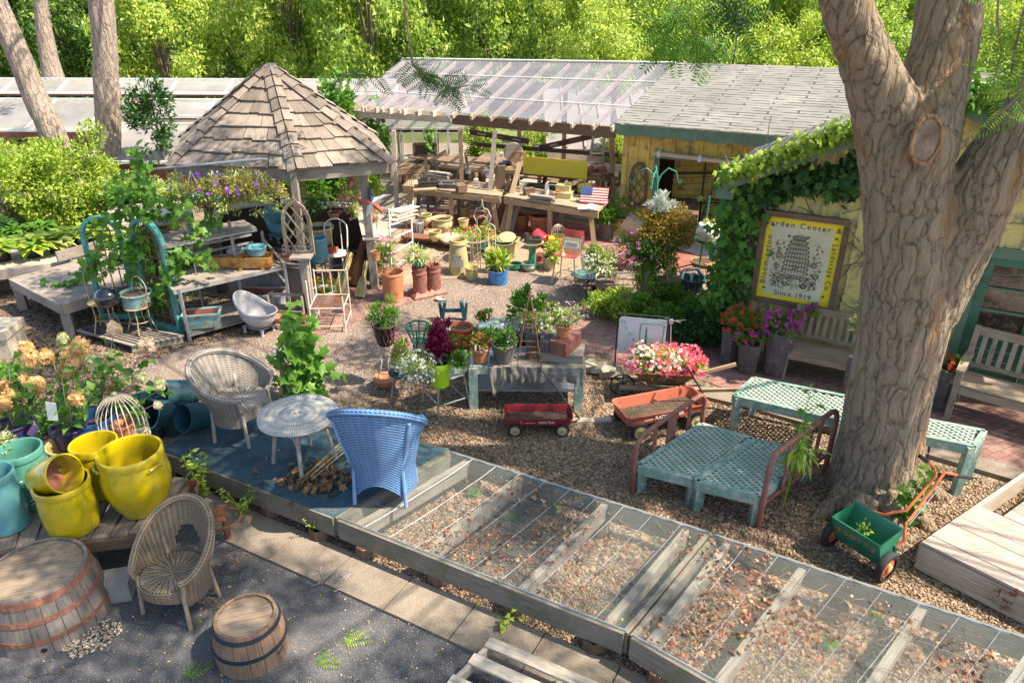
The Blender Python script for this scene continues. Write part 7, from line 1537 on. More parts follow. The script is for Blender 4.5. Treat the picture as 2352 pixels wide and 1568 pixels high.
b.box((0,0,.16),(.3,.04,.05));o=b.build('teal_trestle',DTEAL);o.location=P(1042,735,.0);tag(o,'small dark teal trestle stand behind the plants','stand')
cg=P(1018,940);cg=(P(964,916)+P(1084,949))/2;school_chair('pale green school chair carrying the lime pot',cg,-2.75+pi*.06,SAGE,.44,.8)
lp=P(1012,884,.47);r,h,Rt,Rb=pot('lime green bucket overflowing with white alyssum and burgundy coleus',0,0,0,25,20,LIME,base=lp,rim=.06)if 0 else(None,)*4
m_=mpp(lp);r=thing('potted_plant','lime green bucket overflowing with white alyssum and burgundy coleus','plant',lp);hh=hz(1016,830,lp)-lp.z;b=MB();b.lathe(prof_pot(20*m_,25*m_,hh,rim=.07,lip=.008),32);b.build('bucket',LIME,r);soil_disc(22*m_,hh*.85).build('soil',SOIL,r)
foliage(r,(.02,.03,hh+.2),(.15,.13,.24),700,.075,BURG,clump=24,up=.6,name='burgundy_foliage');foliage(r,(-.18,-.05,hh-.0),(.22,.18,.17),700,.04,GL_P,clump=26,hang=.4);blooms(r,(-.2,-.06,hh-.02),(.25,.2,.2),330,.028,WHITE,'alyssum_bloom',top=-.9);foliage(r,(.2,0,hh+.04),(.15,.14,.1),420,.05,GL,clump=16)
g=P(925,905);r=thing('stool','tall steel stool with a blue seat left of the lime pot','stool',g);zs=hz(925,853,g);b=MB();b.lathe([(0,zs-.02),(.15,zs-.02),(.155,zs),(0,zs+.004)],24);b.build('seat',PALEB if 0 else DTEAL,r)
for a in(.8,2.35,3.9,5.5):b=MB();b.tube([(.11*cos(a),.11*sin(a),zs-.02),(.17*cos(a),.17*sin(a),0)],.01,6);b.build('leg',STEEL,r)
m_=mpp(g);r=thing('potted_plant','pale sage bowl of pink-topped succulents on the blue stool','plant',g+Vector((.02,0,zs+.006)));b=MB();b.lathe([(0,0),(.07,0),(.13,.05),(.155,.12),(.14,.12),(.12,.1),(0,.09)],28);b.build('bowl',SAGE,r);foliage(r,(0,0,.2),(.13,.12,.12),500,.04,GL_P,up=1);foliage(r,(.0,0,.33),(.10,.09,.13),260,.045,GL_Y,up=1);blooms(r,(0,0,.36),(.12,.1,.14),40,.035,PINK)
g=P(965,850);r=thing('metal_basket','empty dark green strap basket on a stand behind the stool','basket',g);zr=hz(961,748,g);R=28*mpp(g+Vector((0,0,zr)));b=MB();b.tube([(R*cos(a),R*sin(a),zr)for a in[2*pi*k/28 for k in range(28)]],.012,6,closed=True,flat=1);b.tube([(R*1.0*cos(a),R*1.0*sin(a),zr-.05)for a in[2*pi*k/28 for k in range(28)]],.006,6,closed=True)
b.build('rim',GREENM,r)
for k in range(8):a=k*pi/4;b=MB();b.beam((R*cos(a),R*sin(a),zr),(R*.6*cos(a),R*.6*sin(a),zr-.2),.02,.006);b.build('strap',GREENM,r)
b=MB();b.lathe([(0,zr-.21),(R*.62,zr-.21),(R*.62,zr-.2),(0,zr-.2)],20);b.build('base',GREENM,r)
for k in range(3):a=2*pi*k/3+.4;b=MB();b.tube([(R*.55*cos(a),R*.55*sin(a),zr-.2),(R*.8*cos(a),R*.8*sin(a),0)],.008,5);b.build('stand_leg',IRON,r)
g=P(885,885);r=thing('wire_plant_stand','tall rusty wire stand with a lattice basket of feathery herbs','plant stand',g);zr=hz(893,742,g);zb=hz(893,790,g);R=30*mpp(g+Vector((0,0,zr)));ox=.05;b=MB()
b.tube([(ox+R*cos(a),R*sin(a),zr)for a in[2*pi*k/24 for k in range(24)]],.007,5,closed=True)
for k in range(14):
 a=2*pi*k/14
 for s in(-1,1):a2=a+s*.5;b.tube([(ox+R*cos(a),R*sin(a),zr),(ox+R*.6*cos(a2),R*.6*sin(a2),zb)],.0035,4)
b.build('basket',RUST,r)
for k in range(4):a=pi/4+k*pi/2;b=MB();b.tube([(ox+R*.6*cos(a),R*.6*sin(a),zb),(ox*.5+R*.35*cos(a),R*.35*sin(a),zb*.6),(R*.95*cos(a),R*.95*sin(a),0)],.006,5);b.build('leg',WIRE_W,r)
b=MB();b.lathe([(0,zb),(R*.55,zb),(R*.85,zr-.04),(0,zr-.03)],20,(ox,0,0));b.build('liner',BLACK_P,r);foliage(r,(ox,0,zr+.1),(R*1.15,R,.17),900,.06,GL,LONG,clump=26,up=.8);foliage(r,(ox+.1,0,zr+.25),(.08,.08,.15),120,.05,GL,LONG,up=1)
b=MB();m_=mpp(g);b.lathe([(0,0),(.12,0),(29*m_,.07),(29*m_,.085),(25*m_,.08),(0,.03)],32);o=b.build('clay_dish',TERRA);o.location=P(886,880,.05);tag(o,'shallow tan dish on the ground under the wire plant stand','dish')
# ========================== WAGONS, WHEELBARROW, MEMBER SIGN
def wagon(label,g,rz,L,W,mat,inner,text,hl,dirt=SOIL):
 r=thing('toy_wagon',label,'wagon',g,rz,'toy wagons on the wood chips');z0,z1=L*.17,L*.17+L*.125;ro=.06*L
 def ring(e,z):
  out=[]
  for cx,cy,a0 in((1,1,0),(-1,1,pi/2),(-1,-1,pi),(1,-1,3*pi/2)):
   for k in range(5):a=a0+pi/2*k/4;out.append((cx*(L/2+e-ro)+ro*cos(a),cy*(W/2+e-ro)+ro*sin(a),z))
  return out
 b=MB();n=20;rings=[ring(-.02*L,z0),ring(0,z1),ring(.012*L,z1+.003),ring(.012*L,z1-.008),ring(-.005*L,z1-.004),ring(-.03*L,z0+.012)];vs=sum(rings,[]);fs=[]
 for k in range(5):
  for i in range(n):j=(i+1)%n;fs.append((k*n+i,k*n+j,(k+1)*n+j,(k+1)*n+i))
 fs.append(tuple(range(n-1,-1,-1)));fs.append(tuple(range(5*n,6*n)));b.add(vs,fs,None,True);b.build('tray',mat,r)
 b=MB();b.add(ring(-.04*L,z0+.02),[tuple(range(n))]);b.build('debris',inner,r);rr=L*.105
 for sx in(-1,1):
  b=MB();b.box((sx*L*.35,0,z0-.03),(.03,W*.8,.03));b.beam((sx*L*.35,0,z0-.02),(sx*L*.22,0,z0),.03,.02);b.build('axle',IRON,r)
  for sy in(-1,1):
   b=MB(T(sx*L*.35,sy*(W/2+.005),rr)@RX(pi/2));b.lathe([(rr*.7,-.018),(rr*.96,-.02),(rr,0),(rr*.96,.02),(rr*.7,.018)],28);t_=b.build('wheel',RUBBER,r);b=MB(T(sx*L*.35,sy*(W/2+.005),rr)@RX(pi/2));b.lathe([(0,-.022),(rr*.2,-.022),(rr*.25,-.012),(rr*.68,-.008),(rr*.72,-.014),(rr*.72,.014),(rr*.68,.008),(rr*.25,.012),(rr*.2,.022),(0,.022)],24);b.build('rim',CREAM_G,t_)
   b=MB(T(sx*L*.35,sy*(W/2+.005),rr)@RX(pi/2));b.lathe([(0,-.03),(rr*.12,-.026),(rr*.12,.026),(0,.03)],12);b.build('hub_cap',RUST,t_)
 b=MB();b.tube([(L*.4,0,z0-.03),(L*.55,0,z0-.04),(L*.62,0,z0)]+[Vector((L*.62,0,z0)).lerp(Vector(hl),k/4)for k in range(1,5)],.011,6);b.tube([Vector(hl)+Vector((-.02,-.05,0)),Vector(hl)+Vector((-.02,.05,0))],.012,6);b.build('handle',IRON,r)
 s,off,size=text;txt('lettering',s,size,T(off,-W/2-.001,(z0+z1)/2+.004)@RX(pi/2),WHT,r,.002)
 b=MB();b.box((off-.25*L if len(s)>8 else 0,-W/2-.0,(z0+z1)/2-.006),(.12 if len(s)>8 else.01,.003,.003));b.build('stripe',WHT,r)
 return r
gA,gB=P(1183,1001),P(1291,1001);g=(gA+gB)/2;L=(gB-gA).length/.70;wd=gB-gA;W=L*.42;nrm=Vector((-wd.y,wd.x,0)).normalized();wagon('small dark red pull wagon with a white name, left of the two',g+nrm*W*.5,atan2(wd.y,wd.x),L,W,RED_M,SOIL,('radio flyer',.12*L,.045),(.05*L,.25,.62))
txt('lettering','9',.05,T(-.26*L,-W/2-.001,L*.235)@RX(pi/2),TANJ,[o for o in COL.objects if o.name.startswith('toy_wagon')][0],.002)
gA,gB=P(1474,1008),P(1592,984);wd=gB-gA;L=wd.length/.64;W=L*.42;nrm=Vector((-wd.y,wd.x,0)).normalized();wagon('faded orange-red wagon full of soil, behind the iron bed end',(gA+gB)/2+nrm*W*.5,atan2(wd.y,wd.x),L,W,RED_F,SOIL,('RADIO FLYER',.0,.06),(.30*L,.0,.68))
wc=P(1446,912);hb=P(1600,905);r=thing('wheelbarrow','old rusty wheelbarrow with long wooden handles, planted with begonias','wheelbarrow',P(1520,912),-.1);r.scale=(.84,.84,.84);g=r.location;b=MB();tz0,tz1=.28,.52
def wb(x,y,z):return(x,y,z)
bt=[(-.22,-.16),(.2,-.16),(.2,.16),(-.22,.16)];tp=[(-.46,-.28),(.42,-.28),(.42,.28),(-.46,.28)];vs=[(x,y,tz0)for x,y in bt]+[(x,y,tz1)for x,y in tp]+[(x*.93,y*.9,tz1)for x,y in tp]+[(x*.93,y*.9,tz0+.02)for x,y in bt];fs=[(3,2,1,0)]
for k in range(3):
 for i in range(4):fs.append((k*4+i,k*4+(i+1)%4,(k+1)*4+(i+1)%4,(k+1)*4+i))
fs.append((12,13,14,15));b.add(vs,fs);b.build('tray',RUSTP if 0 else paint('rusty_tray',(.16,.085,.04),.7,.4,5,(.25,.13,.06),.4),r)
for s in(-1,1):b=MB();b.beam((-.62,s*.08,.18),(.5,s*.24,.28),.05,.05);b.beam((.5,s*.24,.28),(1.05,s*.3,.36 if s<0 else.44),.045,.045);b.build('handle',TAN_W,r)
for s in(-1,1):b=MB();b.beam((.3,s*.2,.27),(.34,s*.22,0),.04,.04);b.build('leg',IRON,r)
b=MB(T(-.58,0,.17)@RX(pi/2));b.tube([(.17*cos(a),.17*sin(a),0)for a in[2*pi*k/28 for k in range(28)]],.014,6,closed=True);
for k in range(8):a=pi*k/4;b.tube([(0,0,0),(.17*cos(a),.17*sin(a),0)],.005,4)
b.lathe([(0,-.05),(.03,-.05),(.03,.05),(0,.05)],10);b.build('wheel',IRON,r);soil_disc(.3,tz1-.05).build('soil',SOIL,r)
r=thing('begonias','mass of red, pink and white begonias filling the wheelbarrow','flowers',g+Vector((0,0,(tz1-.04)*.84)),-.1);r.scale=(.84,.84,.84);foliage(r,(0,0,.1),(.5,.33,.17),1700,.06,GL_Y,clump=40,shell=.2)
for(x,w_,k,m_)in((.18,.42,260,BEG),(-.02,.3,120,leafm('petal_blush',(.85,.35,.4),(.9,.6,.6),.3)),(-.3,.22,110,WHITE),(.12,.2,70,WHITE),(-.2,.4,130,BEG),(.36,.17,130,BEG),(-.4,.14,50,PINK)):blooms(r,(x,0,.12),(w_,.35,.21),k,.05,m_,top=-.4)
q0,q1=P(1410,868),P(1530,908);q1=P(1522,880);sgx=(q1-q0).normalized();W=(q1-q0).length;r=thing('member_sign','white member sign in a thin black stand on the brick path','sign',q0);zt_,zb_=hz(1422,722,q0),hz(1417,812,q0)
def ms(x,z,off=0):n_=Vector((sgx.y,-sgx.x,0));return q0+sgx*x*W+Vector((0,0,z))+n_*off
b=MB();b.tube([ms(0,0),ms(0,zt_+.02),ms(1,zt_+.02),ms(1,0)],.01,6);b.tube([ms(0,.03),ms(1,.03)],.008,5);wpart(b,'stand',IRON,r)
b=MB();
pl_=[];rr=.04
for cx,cz,a0 in((1,1,0),(0,1,pi/2),(0,0,pi),(1,0,3*pi/2)):
 for k in range(5):a=a0+pi/2*k/4;x=.03+cx*.94;pl_.append((x*W-(rr if cx else-rr)+rr*cos(a),(zb_+.02+cz*(zt_-zb_-.04))-(rr if cz else-rr)+rr*sin(a)))
n_=Vector((sgx.y,-sgx.x,0));fr_=[q0+sgx*x+Vector((0,0,z))+n_*.012 for x,z in pl_];bk_=[q0+sgx*x+Vector((0,0,z))-n_*.004 for x,z in pl_];N_=len(pl_)
b.add(fr_+bk_,[tuple(range(N_)),tuple(range(2*N_-1,N_-1,-1))]+[(i,N_+i,N_+(i+1)%N_,(i+1)%N_)for i in range(N_)]);wpart(b,'panel',paint('sign_white',(.62,.64,.68),.4,.1,4,(.5,.5,.5),.15),r)
for k,c_ in enumerate('MEMBER'):f=frame_M(ms(.12+.075*k,zt_-.09-(zt_-zb_)*.14*k,.0135),sgx,(0,0,1));txt('lettering',c_,.075,f,paint('faded_blue',(.22,.36,.52),.6),r,.0015,origin=r.location)
b=MB();x0,x1,za,zb2=.46,.92,zt_-.08,zb_-.0+.02;gm=paint('emblem_green',(.05,.30,.22),.5,.2)
b.tube([ms(x0,zb2,.015),ms(x0,za-.02,.015),ms(x0+.04,za,.015),ms(x1-.04,za,.015),ms(x1,za-.02,.015),ms(x1,zb2,.015)],.007,5)
xm=.58
for k in range(7):w_=.018+.010*(k%2)+.003*k;z=za-.04-.035*k;b.add([ms(xm,z,.016),ms(xm-w_,z-.045,.016),ms(xm+w_,z-.045,.016)],[(0,1,2)])
for s_ in(0,.03):b.tube([ms(xm-.1,za-.37-s_,.016),ms(xm,za-.33-s_,.016),ms(xm+.1,za-.36-s_,.016)],[.002,.014,.002],5)
wpart(b,'emblem',gm,r)
b=MB();p=P(1538,880);b.tube([p,PY(1541,738,p.y)],.008,6);t_=PY(1541,738,p.y);b.box(t_,(.05,.04,.05));b.tube([t_+Vector((-.16,0,.03)),t_,t_+Vector((.18,0,.02))],[.003,.009,.003],5);b.tube([t_+Vector((-.1,.1,.02)),t_+Vector((.1,-.08,.02))],.005,5);o=b.build('sprinkler',STEEL,origin=p);tag(o,'metal garden sprinkler head on a thin pole beside the member sign','sprinkler')
for k,(u,v,rz,lab)in enumerate(((1352,850,.3,'leftmost tan scalloped edging block by the bricks'),(1372,858,-.3,'second tan edging block, standing on end'),(1392,862,.2,'third tan edging block leaning over'),(1412,866,-.1,'cut tan edging block nearest the member sign'))):
 b=MB(RX(.5*(-1)**k));b.prism([(-.08,-.05),(.08,-.05),(.1,.0),(.06,.06),(0,.08),(-.06,.06),(-.1,0)],0,.16);o=b.build('edging_block',STONE_M);o.location=P(u,v,.02);o.rotation_euler=(0,0,rz);tag(o,lab,'edging block','tan edging blocks by the brick path')
b=MB();b.beam((-.3,0,.02),(.3,.05,.02),.08,.035);o=b.build('loose_board',PALE_W);o.location=P(1345,972);tag(o,'short pale board lying behind the red wagon handle','board')
# ========================== GREEN PLASTIC TABLES AND IRON BED ENDS
def lattice_table(label,cs,foot,vf):
 zt=hz(foot[0],foot[2],P(foot[0],foot[1]));q=[P(u,v,zt)for u,v in cs];c=(q[0]+q[2])/2;c.z=0;r=thing('lattice_table',label,'table',c,0,'green plastic lattice tables');fx=(q[1]-q[0]);fy=(q[3]-q[0]);Lx,Ly=fx.length,fy.length
 b=MB()
 for i in range(4):a,e=q[i].copy(),q[(i+1)%4].copy();a.z=e.z=zt-.05;b.beam(a.lerp(c+Vector((0,0,zt-.05)),.015),e.lerp(c+Vector((0,0,zt-.05)),.015),.05,.10)
 wpart(b,'edge',PLAST,r);b=MB();st=.085;ui,vi=.03/Lx,.03/Ly
 def clip(x0,y0,dx,dy):
  t0,t1=-9,9
  for p_,d_,lo,hi in((x0,dx,.03,Lx-.03),(y0,dy,.03,Ly-.03)):
   a_,b_=(lo-p_)/d_,(hi-p_)/d_;t0=max(t0,min(a_,b_));t1=min(t1,max(a_,b_))
  return(t0,t1)if t1>t0+.02 else None
 for s in(-1,1):
  k=-int((Ly+Lx)/st)-4
  while k<int((Lx+Ly)/st)+3:
   o_=k*st;c_=clip(o_,0,.8*s,.6)if 1 else None
   if c_:
    P0=q[0]+fx*((o_+.8*s*c_[0])/Lx)+fy*(.6*c_[0]/Ly);P1=q[0]+fx*((o_+.8*s*c_[1])/Lx)+fy*(.6*c_[1]/Ly);b.beam(P0-Vector((0,0,.006+.003*s)),P1-Vector((0,0,.006+.003*s)),.022,.012)
   k+=1
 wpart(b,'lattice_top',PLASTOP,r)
 for i in range(4):
  p=q[i].lerp(c+Vector((0,0,zt)),.09);b=MB();b.beam((p.x,p.y,0),(p.x,p.y,zt-.02),.03,.1,up=(0,1,0));b.beam((p.x,p.y,0),(p.x,p.y,zt-.02),.1,.03,up=(0,1,0));b.beam((p.x-.03,p.y-.03,0),(p.x-.03,p.y-.03,zt-.02),.03,.05,up=(0,1,0));wpart(b,'leg',PLAST,r)
 return r
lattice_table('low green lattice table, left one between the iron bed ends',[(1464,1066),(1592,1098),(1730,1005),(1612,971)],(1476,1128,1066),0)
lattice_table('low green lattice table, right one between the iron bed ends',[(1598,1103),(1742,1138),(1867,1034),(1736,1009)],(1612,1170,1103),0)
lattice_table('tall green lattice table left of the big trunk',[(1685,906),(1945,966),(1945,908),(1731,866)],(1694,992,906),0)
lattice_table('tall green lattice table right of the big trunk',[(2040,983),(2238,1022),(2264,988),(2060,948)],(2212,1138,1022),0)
def bedend(label,a,c,ht,slats):
 A,B_=P(*a),P(*c);L=(B_-A).length;d=(B_-A).normalized();r=thing('iron_bed_end',label,'bed frame',A,0,'rusty iron bed ends round the green tables');R=.16
 pt=lambda x,z:A+d*x+Vector((0,0,z))
 b=MB();pts=[pt(0,0),pt(0,ht-R)]+[pt(R-R*cos(t),ht-R+R*sin(t))for t in[pi/2*k/5 for k in range(1,6)]]+[pt(L-R+R*sin(t),ht-R+R*cos(t))for t in[pi/2*k/5 for k in range(0,5)]]+[pt(L,ht-R),pt(L,0)];b.tube(pts,.026,12);wpart(b,'tube_frame',RUSTP,r)
 b=MB();b.beam(pt(.02,ht*.32),pt(L-.02,ht*.32),.02,.03);b.beam(pt(.02,ht*.55),pt(L-.02,ht*.55),.012,.015)if ht>.8 else None;wpart(b,'cross_rail',RUSTP,r)
 for x,w_ in slats:b=MB();b.beam(pt(L*x,ht*.32),pt(L*x,ht-.03),w_,.012,up=(0,0,1)if 0 else Vector((-d.y,d.x,0)));wpart(b,'slat',RUSTP,r)
 return r
bedend('rusty iron bed end at the left side of the low green tables',(1452,1128),(1607,1010),.62,[(.26,.06),(.50,.17),(.76,.06)])
bedend('rusty iron bed end at the right side, nearer the big trunk',(1742,1210),(1893,1088),.80,[(.28,.06),(.50,.17),(.74,.07)])
# ========================== SEED SPREADER BY THE TREE
g1,g2=P(2028,1330),P(1906,1250);ax_=(g1-g2).normalized();nb=Vector((-ax_.y,ax_.x,0));c=(g1+g2)/2;L=(g1-g2).length;r=thing('seed_spreader','green push spreader with orange wheels and handle beside the big trunk','spreader',c);hz_=.14
def hp(x,y,z):return c+ax_*x*L*.43+nb*(y+.03)+Vector((0,0,z))
zT,zB=.40,.12;b=MB();o4=[hp(-1,-.17,zT),hp(1,-.17,zT),hp(1,.17,zT+.02),hp(-1,.17,zT+.02)];i4=[hp(-1,-.05,zB),hp(1,-.05,zB),hp(1,.07,zB),hp(-1,.07,zB)];o5=[hp(-.98,-.155,zT),hp(.98,-.155,zT),hp(.98,.155,zT+.02),hp(-.98,.155,zT+.02)];i5=[hp(-.98,-.04,zB+.02),hp(.98,-.04,zB+.02),hp(.98,.06,zB+.02),hp(-.98,.06,zB+.02)]
vs=i4+o4+o5+i5;fs=[(3,2,1,0)]+[(k*4+i,k*4+(i+1)%4,(k+1)*4+(i+1)%4,(k+1)*4+i)for k in range(3)for i in range(4)]+[(12,13,14,15)];b.add(vs,fs);wpart(b,'hopper',GREENM,r)
b=MB();b.tube([o4[0],o4[1],o4[2],o4[3]],.006,5,closed=True);wpart(b,'hopper_rim',GREENM,r)
fu=(o4[0]-i4[0]).normalized();
for k,ch_ in enumerate('SCOTTS'):
 p=o4[0].lerp(o4[1],.14+.145*k).lerp(i4[0].lerp(i4[1],.14+.145*k),.38);nn_=ax_.cross(fu).normalized();txt('lettering',ch_,.078,frame_M(p+nn_*.003*(1 if nn_.y<0 else-1),ax_,fu),ORM,r,.002,origin=r.location)
for(cw,s)in((g1,1),(g2,-1)):
 rw=.14;Mx=T(cw+Vector((0,0,rw)))@Matrix((ax_.to_4d()[:3],nb.to_4d()[:3],(0,0,1))).transposed().to_4x4()@RY(pi/2)
 b=MB(Mx);b.lathe([(rw*.68,-.028),(rw*.93,-.03),(rw,-.012),(rw,.012),(rw*.93,.03),(rw*.68,.028)],32);wh=wpart(b,'wheel',RUBBER,r)
 b=MB(Mx);b.lathe([(0,-.03),(rw*.3,-.034),(rw*.35,-.02),(rw*.7,-.014),(rw*.7,.014),(rw*.35,.02),(rw*.3,.034),(0,.03)],28);o=wpart(b,'rim',ORNG_M,r);o.parent=wh
 b=MB(Mx);b.lathe([(0,-.042),(rw*.22,-.036),(rw*.22,.036),(0,.042)],16);o=wpart(b,'hub_cap',CREAM_G,r);o.parent=wh
b=MB();b.tube([g2+Vector((0,0,.14)),g1+Vector((0,0,.14))],.012,6);b.beam(c+nb*.1+ax_*L*.4+Vector((0,0,.3)),c+nb*.28+ax_*L*.35,.06,.02);wpart(b,'axle',GREENM,r)
hA=hp(-.3,.2,.34);hB=hp(.75,.2,.36);hm=P(2082,1172,.42);he=P(2150,1092,.66)
b=MB();b.tube([hp(-.75,.17,.30),hp(-.5,.24,.36),hp(0,.26,.38),hm.lerp(hp(0,.26,.4),.6),hm,hm.lerp(he,.6),he,he+Vector((.0,.05,.05)),he+Vector((-.07,.06,.11))],.013,7);b.tube([hp(.9,.14,.22),hp(1.0,.24,.26),hp(.75,.3,.38),hm+Vector((.05,-.02,-.05)),hm.lerp(he,.6)+Vector((.06,0,-.02)),he+Vector((.08,.02,.02)),he+Vector((.2,0,.0))],.013,7);wpart(b,'handle',ORNG_M,r)
b=MB();b.tube([he+Vector((-.07,.06,.11)),he+Vector((-.15,.07,.16))],.018,8);b.tube([he+Vector((.19,0,.0)),he+Vector((.31,-.02,-.01))],.018,8);wpart(b,'grip',RUBBER,r);b=MB();b.tube([hm+Vector((.03,-.04,-.12)),he+Vector((.03,-.04,-.1))],.006,5);wpart(b,'control_rod',STEEL,r)
r=thing('seedling','small weed growing inside the green spreader hopper','weed',hp(-.1,0,.2));foliage(r,(0,0,.1),(.06,.05,.11),90,.03,GL_Y);stems(r,(0,0,-.05),[(0,0,.2),(.03,0,.14)],.003)
# ========================== GARDEN BENCHES, TALL PLANTERS
def gbench(label,fl,ax,W,group='slatted garden benches'):
 r=thing('garden_bench',label,'bench',fl,atan2(ax.y,ax.x),group);m=TEAK;ds=.46
 for x in(0,W):
  b=MB();b.beam((x,0,0),(x,0,.60),.065,.065,up=(0,1,0));b.build('front_leg',m,r);b=MB();b.beam((x,ds,0),(x,ds,.43),.06,.06,up=(0,1,0));b.beam((x,ds,.43),(x,ds+.14,.95),.06,.06,up=(0,1,0),ext=.02);b.build('back_post',m,r)
  b=MB();pts=[(x,-.06+.6*k/6,.62+.02*sin(pi*k/6)*2-.0*k)for k in range(7)]
  for a,c in zip(pts,pts[1:]):b.beam(a,c,.085,.04,ext=.01)
  b.build('armrest',m,r)
 b=MB()
 for k in range(5):b.box((W/2,.03+.10*k,.435-.005*k),(W+.02,.088,.024))
 b.build('seat',m,r);b=MB();b.box((W/2,0,.37),(W-.06,.03,.09));b.box((W/2,ds,.37),(W-.06,.03,.08));b.build('seat_rail',m,r)
 b=MB();b.beam((0,ds+.135,.9),(W,ds+.135,.9),.04,.10);b.beam((0,ds+.03,.52),(W,ds+.03,.52),.035,.05);b.build('back_rail',m,r)
 n=max(5,int(W/.105))
 for k in range(n):x=W*(k+1)/(n+1);b=MB();b.beam((x,ds+.03,.53),(x,ds+.125,.86),.05,.018,up=(0,1,0));b.build('back_slat',m,r)
 return r
bx=VD;f1=P(1797,866);gbench('slatted timber bench against the wall under the yellow sign',f1,bx,1.45).scale=(.86,.86,.86);f2=P(2175,957);gbench('slatted timber bench before the green door, at the right edge',f2,(P(2352,1010)-P(2175,957)).normalized(),1.4)
def tallpot(label,u,vb,vt,rt,rb,sq=False,name='tall_planter'):
 g=P(u,vb);m=mpp(g);h=hz(u,vt,g);r=thing(name,label,'planter',g,-.3,'tall dark planters along the wall');b=MB();n=4 if sq else 12;k=1.3 if sq else 1;b.lathe([(0,0),(rb*m*k,0),(rt*m*k,h),(rt*m*k*.86,h),(rt*m*k*.82,h*.93),(0,h*.93)],n,fx=None);o=b.build('body',STONEP,r)
 for p in o.data.polygons:p.use_smooth=False
 return r,h
tallpot('tall dark square planter nearest the ivy corner',1673,838,755,18,15,True);tallpot('tall grey tapered planter in front, with mixed blooms',1714,853,785,27,20);tallpot('wide tall dark planter beside the bench arm',1778,856,757,34,27);tallpot('square grey planter left of the big trunk',1956,932,822,24,20,True);tallpot('grey planter of red flowers right of the big trunk',2155,938,845,25,19)
def mound(label,u,v,vb,w_,h_,fl,z0,n=900):
 g=P(u,vb);g.z=z0;m=mpp(g);r=thing('flower_mound',label,'flowers',g,0,'flower mounds in the tall planters');W,h=w_*m,h_*m*1.1;foliage(r,(0,0,h*.4),(W,W*.8,h*.55),n,.05,GL,clump=30)
 for k,mm in fl:blooms(r,(0,0,h*.42),(W*1.05,W*.85,h*.6),k,.052,mm,top=-.5)
 return r
z1_=hz(1690,758,P(1690,842));mound('red impatiens mound over the tall square planter',1690,735,838,46,46,[(90,RED)],z1_,1300);z2_=hz(1714,785,P(1714,853));mound('mixed magenta and red blooms in the front grey planter',1714,775,853,40,30,[(46,MAG),(16,RED)],z2_,900);z3_=hz(1778,757,P(1778,856));mound('magenta petunia mound in the wide planter by the bench',1776,735,856,44,44,[(120,MAG)],z3_,1200)
mound('small red and orange lantana in the planter behind the trunk',2160,838,938,22,26,[(24,RED)],hz(2155,845,P(2155,938)),400)
mound('purple flowers peeping behind the bench back',1840,760,840,12,24,[(16,MAG)],.75,200)
r=thing('young_shrub','thin-stemmed young shrub growing behind the bench left of the trunk','shrub',P(1950,880));zz=hz(1950,720,r.location);foliage(r,(-.05,-.15,zz),(.17,.15,.26),420,.075,GL_P,clump=20);stems(r,(0,0,0),[(-.05,-.1,zz+.2),(.03,-.1,zz+.3),(0,0,zz)],.008,BARK_F)
# ========================== WEEDS
def weed(label,u,v,vt,n,leaf,spread,mat=GL,tpl=LONG,lean=0,k=5,z0=0,group=None,tip=True):
 g=P(u,v,z0);h=hz(u,vt,g)-g.z;r=thing('weed',label,'weed',g,0,group);b=MB();ps,ds=[],[]
 for j in range(k):
  a=random.random()*6.28;hh=h*random.uniform(.6,1);e=Vector((cos(a)*spread*hh+lean*hh,sin(a)*spread*.6*hh,hh));pts=[Vector((0,0,0)),Vector((e.x*.3,e.y*.3,hh*.5)),e];b.tube(pts,[.006,.004,.0015],5)
  for i in range(n//k):t=random.uniform(.15,1);p=pts[0].lerp(pts[1],t*2)if t<.5 else pts[1].lerp(pts[2],t*2-1);ps.append(tuple(p));q_=random.random()*6.28;ds.append((cos(q_),sin(q_),random.uniform(-.3,.5)))
 b.build('stem',GL_Y,r);nn=rdir(len(ps),1.0);nn[:,1]-=.4;scatter('foliage',ps,ds,nn,np.random.uniform(.5,1.3,len(ps))*leaf,tpl,mat,r);return r
weed('tall ragweed with bright drooping leaves growing before the right iron bed end',1798,1168,820,110,.10,.07,GL,LONG,.06,3);
r=thing('weed','cluster of broad hanging leaves on the tall ragweed','weed',P(1800,1168)+Vector((.05,0,.62)));foliage(r,(0,0,0),(.15,.1,.14),60,.15,GL_Y,LONG,hang=1)
weed('leafy bindweed winding up beside the spreader handle',2068,1215,1040,60,.11,.15,GL,BROAD,0,4)
weed('yellow-green weed spilling over the platform edge, by the cart iron',470,1150,1020,120,.07,.22,GL_Y,LEAF,0,7,z0=.1);weed('trailing weed along the front of the platform boards',560,1190,1110,110,.05,.55,GL_Y,LEAF,0,8,z0=.05);weed('thin yellow weed at the joint of the two frames',720,1235,1160,34,.04,.5,GL_Y,LEAF,0,4)
weed('small leafy weed sprouting from the concrete edging',1160,1450,1400,16,.05,.35,GL_Y,BROAD,0,3);weed('tiny green weed on the edging near the corner',1420,1500,1480,20,.03,.5,GL,LEAF,0,3)
weed('red-leaved creeper at the deck skirt',2295,1395,1330,26,.10,.3,DRYL,LOBE,0,4)
for i,(u,v)in enumerate(((1090,1140),(1180,1200),(1310,1245),(1560,1330),(1700,1470),(1905,1490),(2010,1430),(1270,1170))):weed('green seedlings pushing up under the netting, '+('nearest the blue chair','below the first crossboard','between the first two crossboards','in the middle of the middle frame','left side of the corner frame','centre of the corner frame','right of the corner frame centre','beside the back board')[i],u,v,v-26,26,.07,.5,GL,BROAD,0,4,group='seedlings under the netting')
